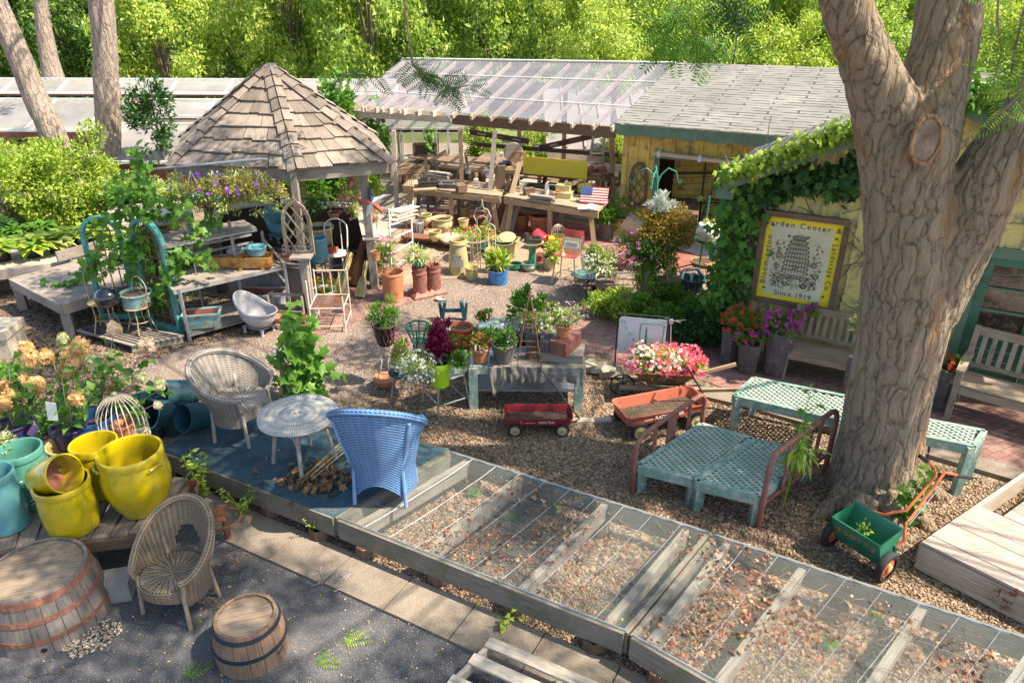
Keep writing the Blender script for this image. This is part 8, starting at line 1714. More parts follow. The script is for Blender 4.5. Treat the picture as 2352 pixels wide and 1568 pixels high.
# ========================== FRONT LEFT: WICKER, GLAZED POTS, CART, BARRELS
def wicker(label,g,rz,wm,cm,s=1.0,back=1.0,arm=.64,flare=.09,roll=.028,full=False,wing=0,hole=False):
 r=thing('wicker_chair',label,'chair',g,rz,'old wicker armchairs');zs=.42*s;R0=.27*s;A=rad(128)
 def top(a):t=abs(a)/A;return(arm+(back-arm)*(cos(min(1,t*1.05)*pi)*.5+.5)**.8)*s
 def shell(u,v):
  a=(u*2-1)*A;zt_=top(a);z0_=(.10+.17*max(0,cos(a*2.0)))*s if full else zs*.55;z=z0_+(zt_-z0_)*v;k=R0+flare*s*max(0,(z-zs*.8)/(back*s-zs*.8))*1.4+(wing*s*max(0,v-.75)*max(0,abs(a)/A-.35)if wing else 0)
  return(k*1.08*sin(a),k*cos(a),z)
 b=MB();b.surf(shell,46,16,th=.014*s,uvs=(1,1))
 if hole:
  keep=[i for i,f in enumerate(b.f)if not(sum(b.v[k].y for k in f)/len(f)>0 and((sum(b.v[k].x for k in f)/len(f)+.05)/.11)**2+((sum(b.v[k].z for k in f)/len(f)-zs-.10)/.13)**2<1)]
  b.f=[b.f[i]for i in keep];b.uv=[b.uv[i]for i in keep];b.mi=[b.mi[i]for i in keep];b.sm=[b.sm[i]for i in keep]
 b.build('woven_back',wm,r)
 b=MB();b.tube([Vector(shell(k/40,1))+Vector((0,0,.0))for k in range(41)],roll*s,8);b.build('rolled_rim',wm,r)
 b=MB();b.lathe([(0,zs-.02),(R0*.98,zs-.025),(R0*1.0,zs),(0,zs-.008)],28);b.build('seat',wm,r)
 b=MB();b.surf(lambda u,v:(R0*1.02*sin((u*2-1)*rad(60)),-R0*1.02*cos((u*2-1)*rad(60))*1.0,zs-.0-(.15*s-.05*s*(1-(2*u-1)**2))*v),14,4,th=.012,uvs=(.35,.2));b.build('woven_apron',wm,r)
 for a in(rad(-50),rad(50),rad(-124),rad(124)):
  x,y=R0*sin(a),R0*cos(a);uu=(a/A+1)/2;b=MB();up_=[Vector(shell(uu,t_))+Vector((sin(a),cos(a),0))*.02*s for t_ in(.93,.6)];b.tube(up_+[(x*1.1,y*1.06,zs),(x*1.2,y*1.24,0)],.019*s,8);b.build('leg',cm,r)
 return r
wz=.345
cA=(P(488,1010,wz)+P(620,985,wz))/2;wicker('grey wicker tub chair on the blue platform, behind the round table',P(566,992,wz),rad(78),WICK_G,CANE_G,.98,.84,.58,.12)
wicker('blue wicker armchair seen from behind, at the platform corner',P(886,1128,wz),pi-.08,WICK_B,CANE_B,.94,1.16,.72,.12,.036,True,.25)
wicker('brown wicker armchair with a torn seat standing on the asphalt',P(418,1392),rad(-20),WICK_N,CANE_N,.88,.95,.52,.09,.034,hole=True)
g=P(700,1060,wz);tz=hz(692,950,g)-wz;r=thing('wicker_table','round whitish wicker table with bowed cane legs, between the wicker chairs','table',g);R=92*mpp(g+Vector((0,0,tz)));b=MB();b.lathe([(0,tz-.03),(R*.96,tz-.03),(R,tz-.01),(R*.98,tz+.004),(0,tz+.008)],48,fx=lambda A,z:1+.015*sin(A*5));b.build('tabletop',weave('pale_wicker',(.56,.54,.50),(.28,.26,.23),su=30,sv=60),r)
LG=[(P(575,1058,wz)),(P(712,1090,wz)),(P(735,1030,wz)),(P(648,1018,wz))]
LG=[(-.30,-.02),(.05,-.30),(.30,.05),(-.02,.30)]
for x,y in LG:b=MB();b.tube([(x*.72,y*.72,tz-.02),(x*.8,y*.8,tz*.6),(x,y,0)],.02,8);b.build('leg',CANE_G,r)
for k in range(4):
 a,c=LG[k],LG[(k+1)%4];b=MB();b.tube([(a[0]*.8,a[1]*.8,tz*.5),((a[0]*.75+c[0]*.1),(a[1]*.75+c[1]*.1),tz*.75),((a[0]+c[0])*.42,(a[1]+c[1])*.42,tz*.92),((c[0]*.75+a[0]*.1),(c[1]*.75+a[1]*.1),tz*.75),(c[0]*.8,c[1]*.8,tz*.5)],.011,6);b.build('bow_brace',CANE_G,r)
b=MB()
for k in range(8):p0=P(700+k*3,1092+k*1,wz+.02);p1=P(786+k*2,1012+k*3,wz+.03);b.tube([p0+Vector((0,0,.012*(k%3))),p1+Vector((0,0,.012*(k%2)))],.005,5)
o=b.build('cane_bundle',STRAW,origin=P(700,1092,wz));tag(o,'bundle of thin split canes lying under the round table','canes')
pp=[]
for _ in range(240):u,v=random.gauss(735,45),random.gauss(1095,18);p=P(u,v,wz+random.random()*.03);pp.append(tuple(p))
tag(scatter('dead_leaves',pp,rdir(240,0,.5),rdir(240,.5),np.random.uniform(.03,.09,240),LOBE,leafm('brown_leaf',(.10,.05,.02),(.32,.19,.09),.1)),kind='stuff',label='heap of curled brown leaves under the round table')
vp=P(690,920);r=thing('wooden_planter_stand','brown wooden stand with a white tub behind the grey wicker chair','planter',vp);b=MB();b.lathe([(0,0),(.13,0),(.15,.3),(.13,.3),(0,.26)],20);b.build('tub',WHITE_P,r)
for x in(-.2,.2):b=MB();b.beam((x,-.1,0),(x*.7,0,.5),.05,.05);b.beam((x*1.1,.1,0),(x*.7,0,.5),.05,.05);b.build('leg',TAN_W,r)
vine('broad-leaved grape vine growing from the white tub behind the grey chair',[[vp+Vector((0,0,.25)),PY(690,820,vp.y),PY(688,770,vp.y),PY(684,715,vp.y)],[vp+Vector((0,0,.25)),PY(720,850,vp.y-.05),PY(745,840,vp.y)],[vp+Vector((0,0,.25)),PY(655,860,vp.y-.05),PY(635,850,vp.y)],[vp+Vector((0,0,.2)),PY(705,880,vp.y-.1),PY(725,905,vp.y-.1)]],260,.15,.09,GL)
b=MB();p=PY(625,800,vp.y+.3);b.tube([P(650,880)+Vector((0,.3,0)),PY(640,810,vp.y+.3)],.006,5)
for s in(-1,1):
 for j in range(2):b.tube([PY(635+s*22*(1-t)*cos(t*6+j)+j*25,805+22*(1-t)*sin(t*6+j),vp.y+.3)for t in[k/14 for k in range(15)]],.006,4)
o=b.build('scroll_ornament',paint('scroll_blue',(.10,.26,.33),.5),origin=P(650,880));tag(o,'curly blue-grey wire ornament left of the grape vine','ornament')
b=MB();b.lathe([(0,0),(.13,0),(.14,.03),(.1,.09),(0,.12)],24);o=b.build('blue_lid',PALEB);o.location=P(512,850,.25);tag(o,'pale blue dome lid behind the grey wicker chair','lid')
g=P(480,935);r=thing('log_bracket','rustic brown wooden bracket left of the grey wicker chair','bracket',g);b=MB();b.tube([(0,0,0),(0,.02,.42)],.035,8);b.build('post',BROWN_W,r);b=MB();b.beam((.0,0,.05),(.17,0,.22),.05,.05);b.beam((.02,0,.38),(.16,0,.26),.04,.04);b.build('brace',TAN_W,r)
def ribbed(label,g,R,h,M=None,rot=None):
 r=thing('ribbed_pot',label,'pot',g,0,'ribbed dark teal pots')
 if rot:r.rotation_euler=rot
 b=MB();b.lathe([(0,0),(R*.86,0),(R*.98,h*.95),(R*1.03,h*.96),(R*1.03,h),(R*.93,h),(R*.8,.04),(0,.03)],96,fx=lambda A,z:1+.012*(1 if int(A*96/(2*pi)+.5)%2 else-1));b.build('body',DTEAL,r)
ribbed('ribbed dark teal pot standing at the front, right one',P(412,985,0),.20,.40);ribbed('ribbed dark teal pot standing at the left, partly behind the birdcage',P(352,995,0),.20,.44)
ribbed('ribbed pot lying on top of the others, right one',P(440,962,.42)+Vector((.12,.1,0)),.15,.30,rot=(0,rad(-70),rad(60)));ribbed('smooth-ribbed pot lying furthest back',P(400,930,.45)+Vector((.12,.3,0)),.15,.34,rot=(0,rad(-75),rad(40)));ribbed('ribbed pot tipped toward the left of the stack',P(372,960,.42)+Vector((0,.1,0)),.16,.30,rot=(0,rad(-62),rad(75)))
# cart --------
ZC=.42;cq=[P(-190,1285,ZC),P(334,1222,ZC),P(440,1100,ZC),P(-120,1010,ZC)];ct=thing('flatbed_cart','old flatbed cart with cracked dark planks holding the glazed pots','cart',(cq[0]+cq[2])/2);ct.location.z=0
b=MB();fx=(cq[1]-cq[0]);n=12;dd=(cq[2]-cq[1])
for k in range(n):t=(k+.5)/n;a_=cq[0].lerp(cq[1],t);e_=cq[3].lerp(cq[2],t);b.beam(a_-Vector((0,0,.018)),e_-Vector((0,0,.018)),fx.length/n-.008,.035+.004*random.random())
wpart(b,'planking',PLANK,ct);b=MB();b.beam(cq[0]-Vector((0,0,.07)),cq[1]-Vector((0,0,.07)),.05,.10);b.beam(cq[1]-Vector((0,0,.07)),cq[2]-Vector((0,0,.07)),.05,.10);wpart(b,'side_rail',BROWN_W,ct)
b=MB();p=cq[1].lerp(cq[2],.35);p2=P(455,1108,ZC);b.beam(cq[1].lerp(cq[2],.9),p2+Vector((.0,0,0)),.012,.08);b.beam(p2,P(452,1180,ZC-.05),.012,.09);b.beam(P(452,1180,ZC-.05),P(520,1170,ZC-.1),.02,.10);b.beam(P(452,1190,ZC-.12),P(520,1185,ZC-.16),.14,.015);c_=P(515,1190,.25);b.tube([c_+Vector((.14*cos(a),.14*sin(a),0))for a in[2*pi*k/24 for k in range(24)]],.014,7,closed=True);b.lathe([(.03,0),(.03,.26)],8,(c_.x,c_.y,0));wpart(b,'iron_hitch',RUST,ct)
for k,(u,v)in enumerate(((300,1240),(60,1290))):
 p=P(u,v);b=MB(T(p.x,p.y+.25,.15)@RX(pi/2));b.tube([(.14*cos(a),.14*sin(a),0)for a in[2*pi*k/24 for k in range(24)]],.02,6,closed=True);b.lathe([(0,-.04),(.04,-.04),(.04,.04),(0,.04)],10)
 for j in range(6):b.tube([(0,0,0),(.14*cos(j),.14*sin(j),0)],.01,4)
 wpart(b,'wheel',RUST,ct)
for cx in(cq[0].lerp(cq[2],.2),cq[0].lerp(cq[2],.8),cq[3].lerp(cq[1],.2)):b=MB();b.beam((cx.x,cx.y,0),(cx.x,cx.y,ZC-.05),.1,.1,up=(0,1,0));wpart(b,'leg',BROWN_W,ct)
zc=ZC+.006
def glaze(label,u,vb,vt,rt,rb,mat,belly=0,z0=None,**k):return pot(label,u,vb,vt,rt,rb,mat,zc if z0 is None else z0,belly=belly,name='glazed_pot',soil=k.pop('soil',.5),group='glazed pots on the cart',n=48,**k)
r,h,Rt,Rb=glaze('biggest glossy yellow pot with small handles, right side of the cart',332,1163,1034,71,48,YEL_G,belly=16,lip=.02)
for s in(-1,1):
 b=MB();a=-pi/2+s*1.15;c0_=Vector((cos(a)*Rt*.97,sin(a)*Rt*.97,h*.80));tx=Vector((-sin(a),cos(a),0));ou=Vector((cos(a),sin(a),0));b.tube([c0_-tx*.07,c0_-tx*.05+ou*.03+Vector((0,0,.03)),c0_+ou*.035+Vector((0,0,.04)),c0_+tx*.05+ou*.03+Vector((0,0,.03)),c0_+tx*.07],.012,7);b.build('handle',YEL_G,r)
b=MB();
for k in range(2):b.tube([(Rb*1.3*cos(a)*1.02,Rb*1.3*sin(a)*1.02,h*.42+.05*sin(t)+0)for t,a in[(t,-pi/2-.75+.16*cos(t))for t in[2*pi*j/20 for j in range(20)]]],.005,5,closed=True)
b.build('relief',YEL_G,r)
glaze('upright yellow pot behind, between the others',246,1125,1015,52,42,YEL_G,belly=4)
glaze('short upright yellow pot at the front of the cart',172,1206,1105,61,54,YEL_G,belly=4)
py=P(160,1207,zc);m_=mpp(py+Vector((0,0,.3)));tl=thing('glazed_pot','yellow pot lying tilted on top of the short yellow one','pot',py+Vector((-.19,.10,.41)),0,'glazed pots on the cart');tl.rotation_euler=(0,rad(68),rad(-18));b=MB(T(0,0,0));b.lathe(prof_pot(.13,.165,.33,.014,.035,.012),48);b.build('body',YEL_G,tl);soil_disc(.13,.1).build('lining',TERRA_D,tl)
r,h,Rt,Rb=glaze('large sea-green glazed pot holding creamy flowers, left back',82,1148,1030,50,44,TEAL_G,belly=6)
b=MB();
for z in(h*.18,h*.24,h*.62):b.lathe([(Rb*1.28,z),(Rb*1.31,z+.006),(Rb*1.28,z+.012)],48)
b.build('relief_band',TEAL_G,r)
glaze('aqua glazed pot cut by the left edge of the picture',24,1205,1085,46,44,AQUA_G,belly=3)
glaze('tan and cream glazed pot holding the hydrangea tub',182,1085,1015,52,42,TANJ,belly=8);glaze('grey-blue glazed pot at the back left',40,1040,985,52,44,paint('grey_blue_glaze',(.22,.30,.32),.25,.3,coat=.5),belly=3)
r,h,Rt,Rb=glaze('dark blue glazed jar behind the birdcage',240,1040,955,44,44,BLUE_G,belly=10)
bz=P(287,1028,.72);cage('cream wire birdcage on a scroll stand, behind the yellow pots',0,0,0,0,WIRE_W)if 0 else None
cb=P(290,1005,.62);m_=mpp(cb);Rc=50*m_;hc_=hz(290,900,cb)-cb.z;r=thing('birdcage','cream domed wire birdcage behind the yellow pots','birdcage',cb)
for k in range(22):b=MB();a=2*pi*k/22;b.tube([(Rc*cos(a),Rc*sin(a),0),(Rc*cos(a),Rc*sin(a),hc_*.42)]+[(Rc*cos(t)*cos(a),Rc*cos(t)*sin(a),hc_*.42+hc_*.5*sin(t))for t in[pi/2*j/7 for j in range(1,8)]],.0045,5);b.build('bar',WIRE_W,r)
for z in(0,hc_*.18):b=MB();b.tube([(Rc*1.01*cos(a),Rc*1.01*sin(a),z)for a in[2*pi*k/36 for k in range(36)]],.007,6,closed=True);b.build('ring',WIRE_W,r)
b=MB();b.lathe([(0,hc_*.91),(.02,hc_*.93),(.012,hc_*.95),(.028,hc_*.975),(.012,hc_*1.0),(0,hc_*1.01)],12);b.build('finial',WIRE_W,r);b=MB();b.lathe([(0,-.003),(Rc,-.003),(Rc,.003),(0,.003)],28);b.build('floor',WIRE_W,r)
for k in range(3):b=MB();a=2*pi*k/3-.6;b.tube([(Rc*.5*cos(a),Rc*.5*sin(a),0),(Rc*.95*cos(a),Rc*.95*sin(a),-.05),(Rc*.8*cos(a),Rc*.8*sin(a),-.09),(Rc*.65*cos(a),Rc*.65*sin(a),-.06)],.006,5);b.build('foot',WIRE_W,r)
b=MB();b.lathe(prof_pot(.075,.105,.16),28);o=b.build('clay_pot',TERRA);o.location=cb+Vector((0,0,.006));tag(o,'plain terracotta pot inside the cream birdcage','pot')
b=MB();b.lathe([(0,0),(.09,0),(.07,.03),(.03,.06),(.03,.15),(0,.16)],16);o=b.build('stand',IRON);o.location=P(290,1010,.43);tag(o,'dark pedestal stand under the cream birdcage','stand')
def hydrangea(label,u,v,z0,potr,tips,heads,pm=NAVY_P):
 g=P(u,v,z0);m=mpp(g);r=thing('hydrangea',label,'plant',g,0,'potted hydrangeas at the left');R=potr*m;b=MB();b.lathe(prof_pot(R*.8,R,.2,.01,.02,0),32);b.build('pot',pm,r);soil_disc(R*.9,.16).build('soil',SOIL,r)
 b=MB();ps=[];ds=[]
 for(tu,tv,dy)in tips:
  e=PY(tu,tv,g.y+dy)-g;b.tube([(0,0,.14),(e.x*.35,e.y*.35,e.z*.4),(e.x*.75,e.y*.8,e.z*.75),e],[.009,.007,.006,.003],6)
  for k in range(14):
   t=random.uniform(.4,1.0);p=e*t+Vector((random.gauss(0,.06),random.gauss(0,.06),random.gauss(0,.05)));ps.append(tuple(p));ds.append((random.uniform(-1,1),random.uniform(-1,.4),random.uniform(-.6,.4)))
 b.build('stem',CANE_N,r);nn=rdir(len(ps),1.2);nn[:,1]-=.5;scatter('foliage',ps,ds,nn,np.random.uniform(.06,.12,len(ps)),BROAD,[GL,GL_V],r,mi=np.random.randint(0,2,len(ps)))
 for(hu,hv,dy,s,mm)in heads:
  e=PY(hu,hv,g.y+dy)-g;s2=s*mpp(g+e);n=260;p,d=blob(n,e,(s2*.75,s2*.75,s2*.9),.75,.3,random.random()*9);scatter('flower_head',p,rdir(n),d+rdir(n)*.3,np.random.uniform(.7,1.2,n)*.036,tpl_flower(4,.1),mm,r)
 return r
T_,C_,B_=HYD_T,HYD_C,HYD_P
hydrangea('tan and cream hydrangea in a purple nursery pot, centre of the group',168,1020,.62,40,[(170,800,0),(190,830,.1),(140,860,-.1),(230,840,.2),(120,820,.1),(200,880,-.1),(255,800,.3),(90,880,0),(160,900,-.2)],[(163,822,0,28,T_),(185,795,0,24,T_),(150,850,0,20,T_),(75,825,.1,25,T_),(108,820,.1,20,T_),(175,915,-.2,20,T_),(85,885,0,24,T_),(215,835,.2,20,C_),(60,800,.2,20,T_)])
hydrangea('cream-headed hydrangea at the back, by the teal pots',225,990,.55,40,[(262,755,.1),(335,793,.0),(250,830,0),(290,870,0),(325,870,-.1),(380,885,-.1),(240,860,.1),(350,930,-.2),(145,780,.3)],[(262,755,.1,19,B_),(337,793,0,22,B_),(258,825,0,23,C_),(236,850,0,20,C_),(292,870,0,21,C_),(322,865,0,17,C_),(366,882,-.1,16,C_),(145,780,.3,16,C_),(362,930,-.2,9,B_),(257,896,0,14,T_),(210,830,.2,18,C_)])
hydrangea('tan hydrangea in a purple pot at the left edge',42,1010,.62,42,[(20,850,0),(60,870,0),(10,920,-.1),(90,900,.1),(-20,800,.1),(40,800,.3)],[(14,890,0,20,T_),(10,925,-.1,20,T_),(30,905,0,16,T_),(-6,945,-.1,18,T_),(60,870,0,18,T_)])
r=thing('price_tag','tall white plant tag hanging in the centre hydrangea','tag',PY(122,965,P(168,1020,.62).y-.2));b=MB(RY(.15));b.prism([(-.045,-.002),(.045,-.002),(.045,.002),(-.045,.002)],0,.19);b.lathe([(0,-.002),(.045,-.002),(.045,.002),(0,.002)],16,(0,0,0))if 0 else None;b.build('card',WHT,r);b=MB(RY(.15));b.tube([(0,0,.19),(.02,0,.26)],.003,4);b.build('tie',IRON,r)
r=thing('price_tag','purple and white care tag in the left nursery pot','tag',PY(68,1000,P(42,1010,.62).y-.2));b=MB(RY(.7));b.box((0,0,.07),(.06,.003,.14));b.build('card',paint('tag_purple',(.3,.18,.4),.4),r)
r=thing('flowering_plant','creamy small-leaved plant spilling from the sea-green pot','plant',P(25,1130,zc)+Vector((0,0,.5)));foliage(r,(0,0,0),(.16,.16,.14),420,.045,GL_P);foliage(r,(0,-.05,.05),(.15,.14,.12),160,.04,leafm('cream_bract',(.6,.55,.35),(.85,.8,.6),.3))
shrub('green leafy undergrowth behind the left hydrangeas',20,960,70,130,GL,1400,.08)
shrub('low greens between the blue jar and the teal pots',150,985,80,60,GL_V,1000,.07)
r=thing('stone_pillar','stacked square stone pillar cap at the left edge','pillar',P(5,810),.1);b=MB();b.box((0,0,.15),(.5,.45,.3));b.build('base',STONE_M,r);b=MB();b.box((-.02,0,.36),(.58,.5,.12));b.build('cap',STONE_M,r)
# barrels ------
def barrel(label,g,r0,r1,h,stave,hoopm,hoops,n=22,head=HEADW,bung=None):
 r=thing('half_barrel',label,'barrel',g,.3,'upturned half barrels');b=MB()
 rad_at=lambda z:r0+(r1-r0)*(z/h)+.02*sin(pi*min(1,z/h))
 for k in range(n):
  a0,a1=2*pi*(k+.02)/n,2*pi*(k+.98)/n;vs=[];zz=[h*j/6 for j in range(7)];o=random.random()*9;fs=[];uv=[]
  for z in zz:
   for a,e in((a0,0),((a0+a1)/2,0),(a1,0),(a1,-.022),(a0,-.022)):vs.append(((rad_at(z)+e)*cos(a),(rad_at(z)+e)*sin(a),z))
  for j in range(6):
   for i in range(5):
    l=(i+1)%5;fs.append((j*5+i,j*5+l,(j+1)*5+l,(j+1)*5+i));uv.append([(zz[j]+o,i*.05),(zz[j]+o,i*.05+.05),(zz[j+1]+o,i*.05+.05),(zz[j+1]+o,i*.05)])
  fs.append((30,31,32,33,34));uv.append([(0,0)]*5);b.add(vs,fs,uv)
 b.build('staves',stave,r);b=MB();nb_=7
 for k in range(nb_):
  x0,x1=-r1*.955+2*r1*.955*k/nb_,-r1*.955+2*r1*.955*(k+1)/nb_-.003;pts=[];R_=r1*.955
  for j in range(7):x=x0+(x1-x0)*j/6;pts.append((x,-sqrt(max(0,R_*R_-x*x))))
  for j in range(6,-1,-1):x=x0+(x1-x0)*j/6;pts.append((x,sqrt(max(0,R_*R_-x*x))))
  b.prism([(p[1],p[0])for i,p in enumerate(pts)if i==0 or(Vector(p)-Vector(pts[i-1])).length>1e-4],h-.035,h-.02)
 b.build('head',head,r)
 for z,hh in hoops:b=MB();b.lathe([(rad_at(z)+.001,z),(rad_at(z)+.007,z+.001),(rad_at(z+hh)+.007,z+hh-.001),(rad_at(z+hh)+.001,z+hh)],56);b.build('hoop',hoopm,r)
 if bung:
  a=bung;z=.06;b=MB(T((rad_at(z)+.002)*cos(a),(rad_at(z)+.002)*sin(a),z)@RZ(a)@RY(pi/2));b.lathe([(0,0),(.022,0),(.02,.003),(0,.003)],16);b.build('bung_hole',BLACK_P,r)
 return r
HOOP=paint('rusty_hoop',(.22,.09,.06),.65,.3,9,(.3,.15,.08),.35,bmp=.3)
bg=P(90,1395);barrel('large upturned whiskey half barrel with three rusty hoops',Vector((-3.66,4.30,0)),.43,.355,.49,BARREL,HOOP,[(.115,.04),(.285,.04),(.425,.055)],24,bung=-1.15-.3)
barrel('small upturned half barrel with two dark hoops',Vector((-1.95,3.95,0)),.258,.222,.37,BARREL2,paint('dark_hoop',(.015,.025,.04),.5,.2),[(.16,.03),(.315,.03)],16)
rb_=[o for o in COL.objects if o.name.startswith('half_barrel')][-1]
a=-.3-.35;txt('lettering','sd',.075,T(.264*cos(a),.264*sin(a),.12)@RZ(a+pi/2)@RX(pi/2),INK,rb_,.002)
scatter('pebble_pile',sprinkle([(130,1490),(170,1515),(235,1495),(285,1450),(270,1425),(225,1430)],330,.012)+np.c_[np.zeros(330),np.zeros(330),np.random.rand(330)*.02],rdir(330,0,.3),rdir(330,2),np.random.uniform(.014,.032,330),STONE,PEBM)
tag(bpy.data.objects['pebble_pile'],kind='stuff',label='pile of cream pebbles beside the large barrel')
pp=sprinkle([(0,1380),(480,1250),(928,1370),(1400,1568),(0,1568)],140,.01);scatter('stray_pebble',pp,rdir(140,0,.3),rdir(140,2),np.random.uniform(.006,.02,140),STONE,PEBM);tag(bpy.data.objects['stray_pebble'],kind='stuff',label='stray pebbles scattered on the asphalt')
pp=sprinkle([(300,1300),(650,1260),(928,1300),(1500,1568),(100,1568)],170,.012);scatter('fallen_leaflets',pp,rdir(170,0,.2),rdir(170,2),np.random.uniform(.012,.028,170),LEAF,LYEL);tag(bpy.data.objects['fallen_leaflets'],kind='stuff',label='tiny yellow leaflets fallen on the asphalt')
for i,(u,v,a,m_,lab)in enumerate(((430,1560,.8,GL_L,'fallen green compound leaf near the small barrel'),(790,1480,.2,GL_Y,'fallen yellow-green compound leaf with a bare twig'),(725,1524,-.1,GL_L,'fallen green leaf spray on the lower asphalt'),(1160,1440,.5,GL_L,'fallen leaf by the concrete edging'))):
 p=P(u,v,.015);n=3;o=scatter('fallen_frond',[tuple(p)]*n,[(cos(a+k*.6),sin(a+k*.6),.1)for k in range(n)],[(0,-.2,1)]*n,[.2,.17,.15],FROND,m_,origin=p);tag(o,lab,'leaf')
b=MB();rs=random.Random(8)
for _ in range(26):u,v=rs.gauss(755,30),rs.gauss(1322,14);p=P(u,v,.035);a=rs.random()*3.1;L=rs.uniform(.03,.08);b.tube([p,p+Vector((cos(a)*L,sin(a)*L,.006))],.0035,4)
tag(b.build('broken_canes',paint('pale_cane',(.36,.35,.38),.7,.3,isl=.5)),kind='stuff',label='scattered bits of pale broken cane on the edging')
b=MB();b.tube([P(50,1545,.01),P(70,1555,.012),P(110,1545,.02),P(145,1547,.01)],[.005,.006,.004,.002],5);tag(b.build('stick',BARK_F,origin=P(90,1550)),'thin grey stick lying below the large barrel','stick')
pp=sprinkle([(440,1400),(520,1400),(500,1350),(620,1240),(560,1200),(480,1320),(400,1420)],260,.008);scatter('leaf_debris',pp,rdir(260,0,.3),rdir(260,1),np.random.uniform(.015,.04,260),LEAF,DRYL);tag(bpy.data.objects['leaf_debris'],kind='stuff',label='brown leaf debris swept around the brown wicker chair')
r=thing('concrete_block','split pale concrete block between the barrel and brown chair','block',P(262,1365),.25);b=MB();b.box((0,0,.09),(.32,.22,.18));b.build('block',BLOCK,r);b=MB();b.prism([(-.16,-.11),(.0,-.11),(-.02,.02),(-.16,.0)],.181,.21);b.build('chip',STONE_M,r)
pz_=.13;r=thing('pallet','pale new wooden pallet at the bottom edge of the asphalt','pallet',P(1130,1550));a0,a1=P(1120,1484,pz_),P(1010,1595,pz_);dr_=(P(1317,1553,pz_)-P(1139,1476,pz_)).normalized();b=MB()
for t in(.0,.36,.80,1.2):s=a0.lerp(a1,t);b.beam(s+Vector((0,0,.05)),s+dr_*1.3+Vector((0,0,.05)),.095,.018)
wpart(b,'slat',PALE_W,r);b=MB()
for off in(.02,.62,1.22):b.beam(a0+dr_*off-(a1-a0)*.1,a1+dr_*off+(a1-a0)*.4,.035,.08)
wpart(b,'bearer',PALE_W,r)
# ------- big clay pots right of the gazebo, and clutter in the shed
pot('large plain terracotta pot standing alone right of the gazebo',905,690,624,27,22,TERRA,rim=.04,lip=.01,soil=0)
for i,(u,v,vt,lab)in enumerate(((966,680,608,'dark clay chimney pot with a crown rim and square base, holding a green pot'),(998,672,603,'second dark clay chimney pot, partly behind the first'))):
 g=P(u,v);m=mpp(g);h=hz(u,vt,g);R=15.5*m;r=thing('chimney_pot',lab,'chimney pot',g,.5,'clay chimney pots');b=MB(RZ(pi/4));b.lathe([(0,0),(R*2.1,0),(R*2.1,h*.07),(R*1.15,h*.2),(0,h*.2)],4);o=b.build('base',TERRA_C if 0 else RUSTP,r)
 for p in o.data.polygons:p.use_smooth=False
 b=MB();b.lathe([(R*1.08,h*.17),(R*1.0,h*.5),(R*1.04,h*.72),(R*1.12,h*.73),(R*1.12,h*.76),(R*1.0,h*.77),(R*1.0,h*.88),(R*1.1,h*.89),(R*1.1,h*.92),(R,h*.92),(R*.85,h*.92),(R*.85,h*.5),(0,h*.5)],28);b.build('shaft',RUSTP,r);b=MB()
 for k in range(10):a0,a1=2*pi*k/10,2*pi*(k+1)/10;am=(a0+a1)/2;b.add([(R*cos(a0),R*sin(a0),h*.915),(R*cos(a1),R*sin(a1),h*.915),(R*1.05*cos(am),R*1.05*sin(am),h),(R*.88*cos(a0),R*.88*sin(a0),h*.915),(R*.88*cos(a1),R*.88*sin(a1),h*.915),(R*.93*cos(am),R*.93*sin(am),h)],[(0,1,2),(3,5,4),(0,2,5,3),(1,4,5,2)])
 b.build('crown_rim',RUSTP,r)
 if i==0:gt=g+Vector((0,0,h*.93))
r=thing('potted_plant','small green pot of wispy grass on top of the chimney pot','plant',gt);b=MB();b.lathe(prof_pot(.07,.12,.13),24);b.build('pot',GREEN_P,r);foliage(r,(-.03,0,.2),(.2,.14,.12),260,.1,GL_P,LONG,hang=.2)
pot('wide low orange-brown clay saucer beside the chimney pots',1012,690,684,12,9,STONE_M,soil=0,name='stone_dish',cat='dish')
rs=random.Random(4)
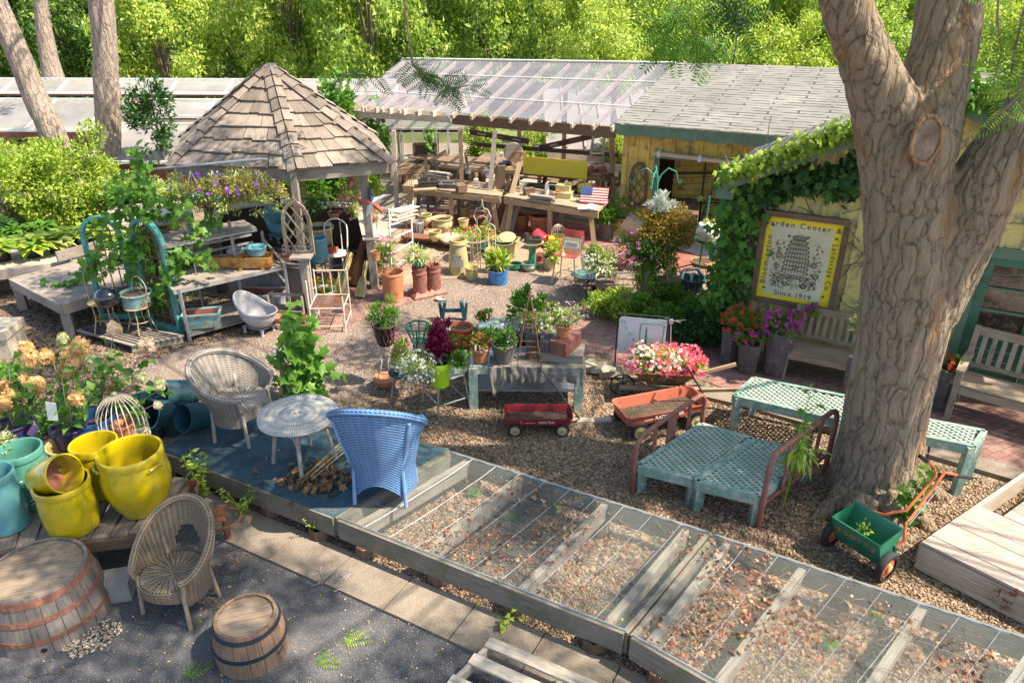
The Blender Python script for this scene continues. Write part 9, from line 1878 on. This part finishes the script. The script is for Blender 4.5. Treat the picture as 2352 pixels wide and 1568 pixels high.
for i,(u,v,z,k,lab)in enumerate(((1010,408,.9,0,'stack of flat boards at the left end of the second row table'),(1075,398,.9,1,'round tin at the middle of the second row table'),(1120,405,.9,1,'short can beside the dark post'),(1225,395,.95,2,'small wooden box on the back table by the wheel'),(1265,398,.95,1,'squat tin in the middle of the back table'),(1395,412,.95,2,'small box at the barn end of the back table'),(1215,447,.8,2,'little wooden block on the right work table'),(1245,462,.8,0,'flat offcuts on the right work table'),(1060,440,.8,2,'wooden box at the middle of the left work table'))):
 g=P(u,v,z);b=MB()
 if k==0:
  for j in range(4):b.box((rs.uniform(-.03,.03),rs.uniform(-.03,.03),.015+.03*j),(.5,.12,.025),RZ(rs.uniform(-.2,.2)))
 elif k==1:b.lathe([(0,0),(.07,0),(.075,.01),(.07,.02),(.07,.12),(.075,.13),(.06,.13),(0,.12)],18)
 else:b.box((0,0,.06),(.2,.14,.12));b.box((0,0,.125),(.21,.15,.012))
 o=b.build(('board_stack','tin_can','small_box')[k],(GREY_W,STEEL,BROWN_W)[k]);o.location=g;o.rotation_euler=(0,0,rs.uniform(-.6,.6));tag(o,lab,('boards','tin','box')[k])
g=on_ridge(1683,158);r=thing('weathervane','thin black weathervane mast on a tripod on the barn ridge','weathervane',g);zt=PV(1683,45,Rr,Rr+D).z-g.z;b=MB();b.tube([(0,0,0),(0,0,zt)],.013,6);wp_=[(.12,0),(-.12,0),(0,.12)]
for x,y in wp_:b.tube([(x,y,.04),(0,0,.3)],.008,5)
b.build('mast',IRON,r);b=MB();b.tube([(-.2,0,zt-.12),(.2,0,zt-.12)],.01,5);b.tube([(0,-.2,zt-.2),(0,.2,zt-.2)],.01,5);b.add([(-.25,0,zt-.04),(.05,0,zt+.02),(.28,0,zt-.06),(.05,0,zt-.1)],[(0,1,2,3),(3,2,1,0)]);b.tube([(-.25,0,zt-.05),(.3,0,zt-.05)],.012,5);b.build('vane',IRON,r)
for i,(u,v,z,L,n,rz,lab)in enumerate(((1060,392,.92,1.1,6,-.4,'stack of long sawn boards on the second row table'),(1235,392,.97,.9,4,-.5,'low stack of old planks on the back table'),(975,440,.8,.5,3,.3,'few short boards at the left end of the front table'),(1020,470,0,1.2,5,-.3,'lumber pile on the floor under the left work table'),(1330,505,0,1.0,4,-.5,'planks lying on the floor under the right work table'))):
 b=MB();rs=random.Random(i)
 for k in range(n):b.box((rs.uniform(-.05,.05),rs.uniform(-.04,.04)+.11*(k%2),.015+.03*(k//2)),(L*rs.uniform(.85,1),.1,.026),RZ(rs.uniform(-.05,.05)))
 o=b.build('lumber_stack',TAN_W);o.location=P(u,v,z);o.rotation_euler=(0,0,rz);tag(o,lab,'lumber','lumber stacked in the open shed')
for lab,a,c in(('slanted plank leaning at the far left shed post',(940,470),(985,345)),('crossed board leaning behind the tall grey board',(1098,500),(1068,350)),('thin slat leaning near the yellow board',(1225,470),(1268,372)),('dark stick leaning by the flag panel',(1385,500),(1372,400))):leanboard(lab,a,c,.05,.03,TAN_W if 'plank'in lab else BROWN_W)
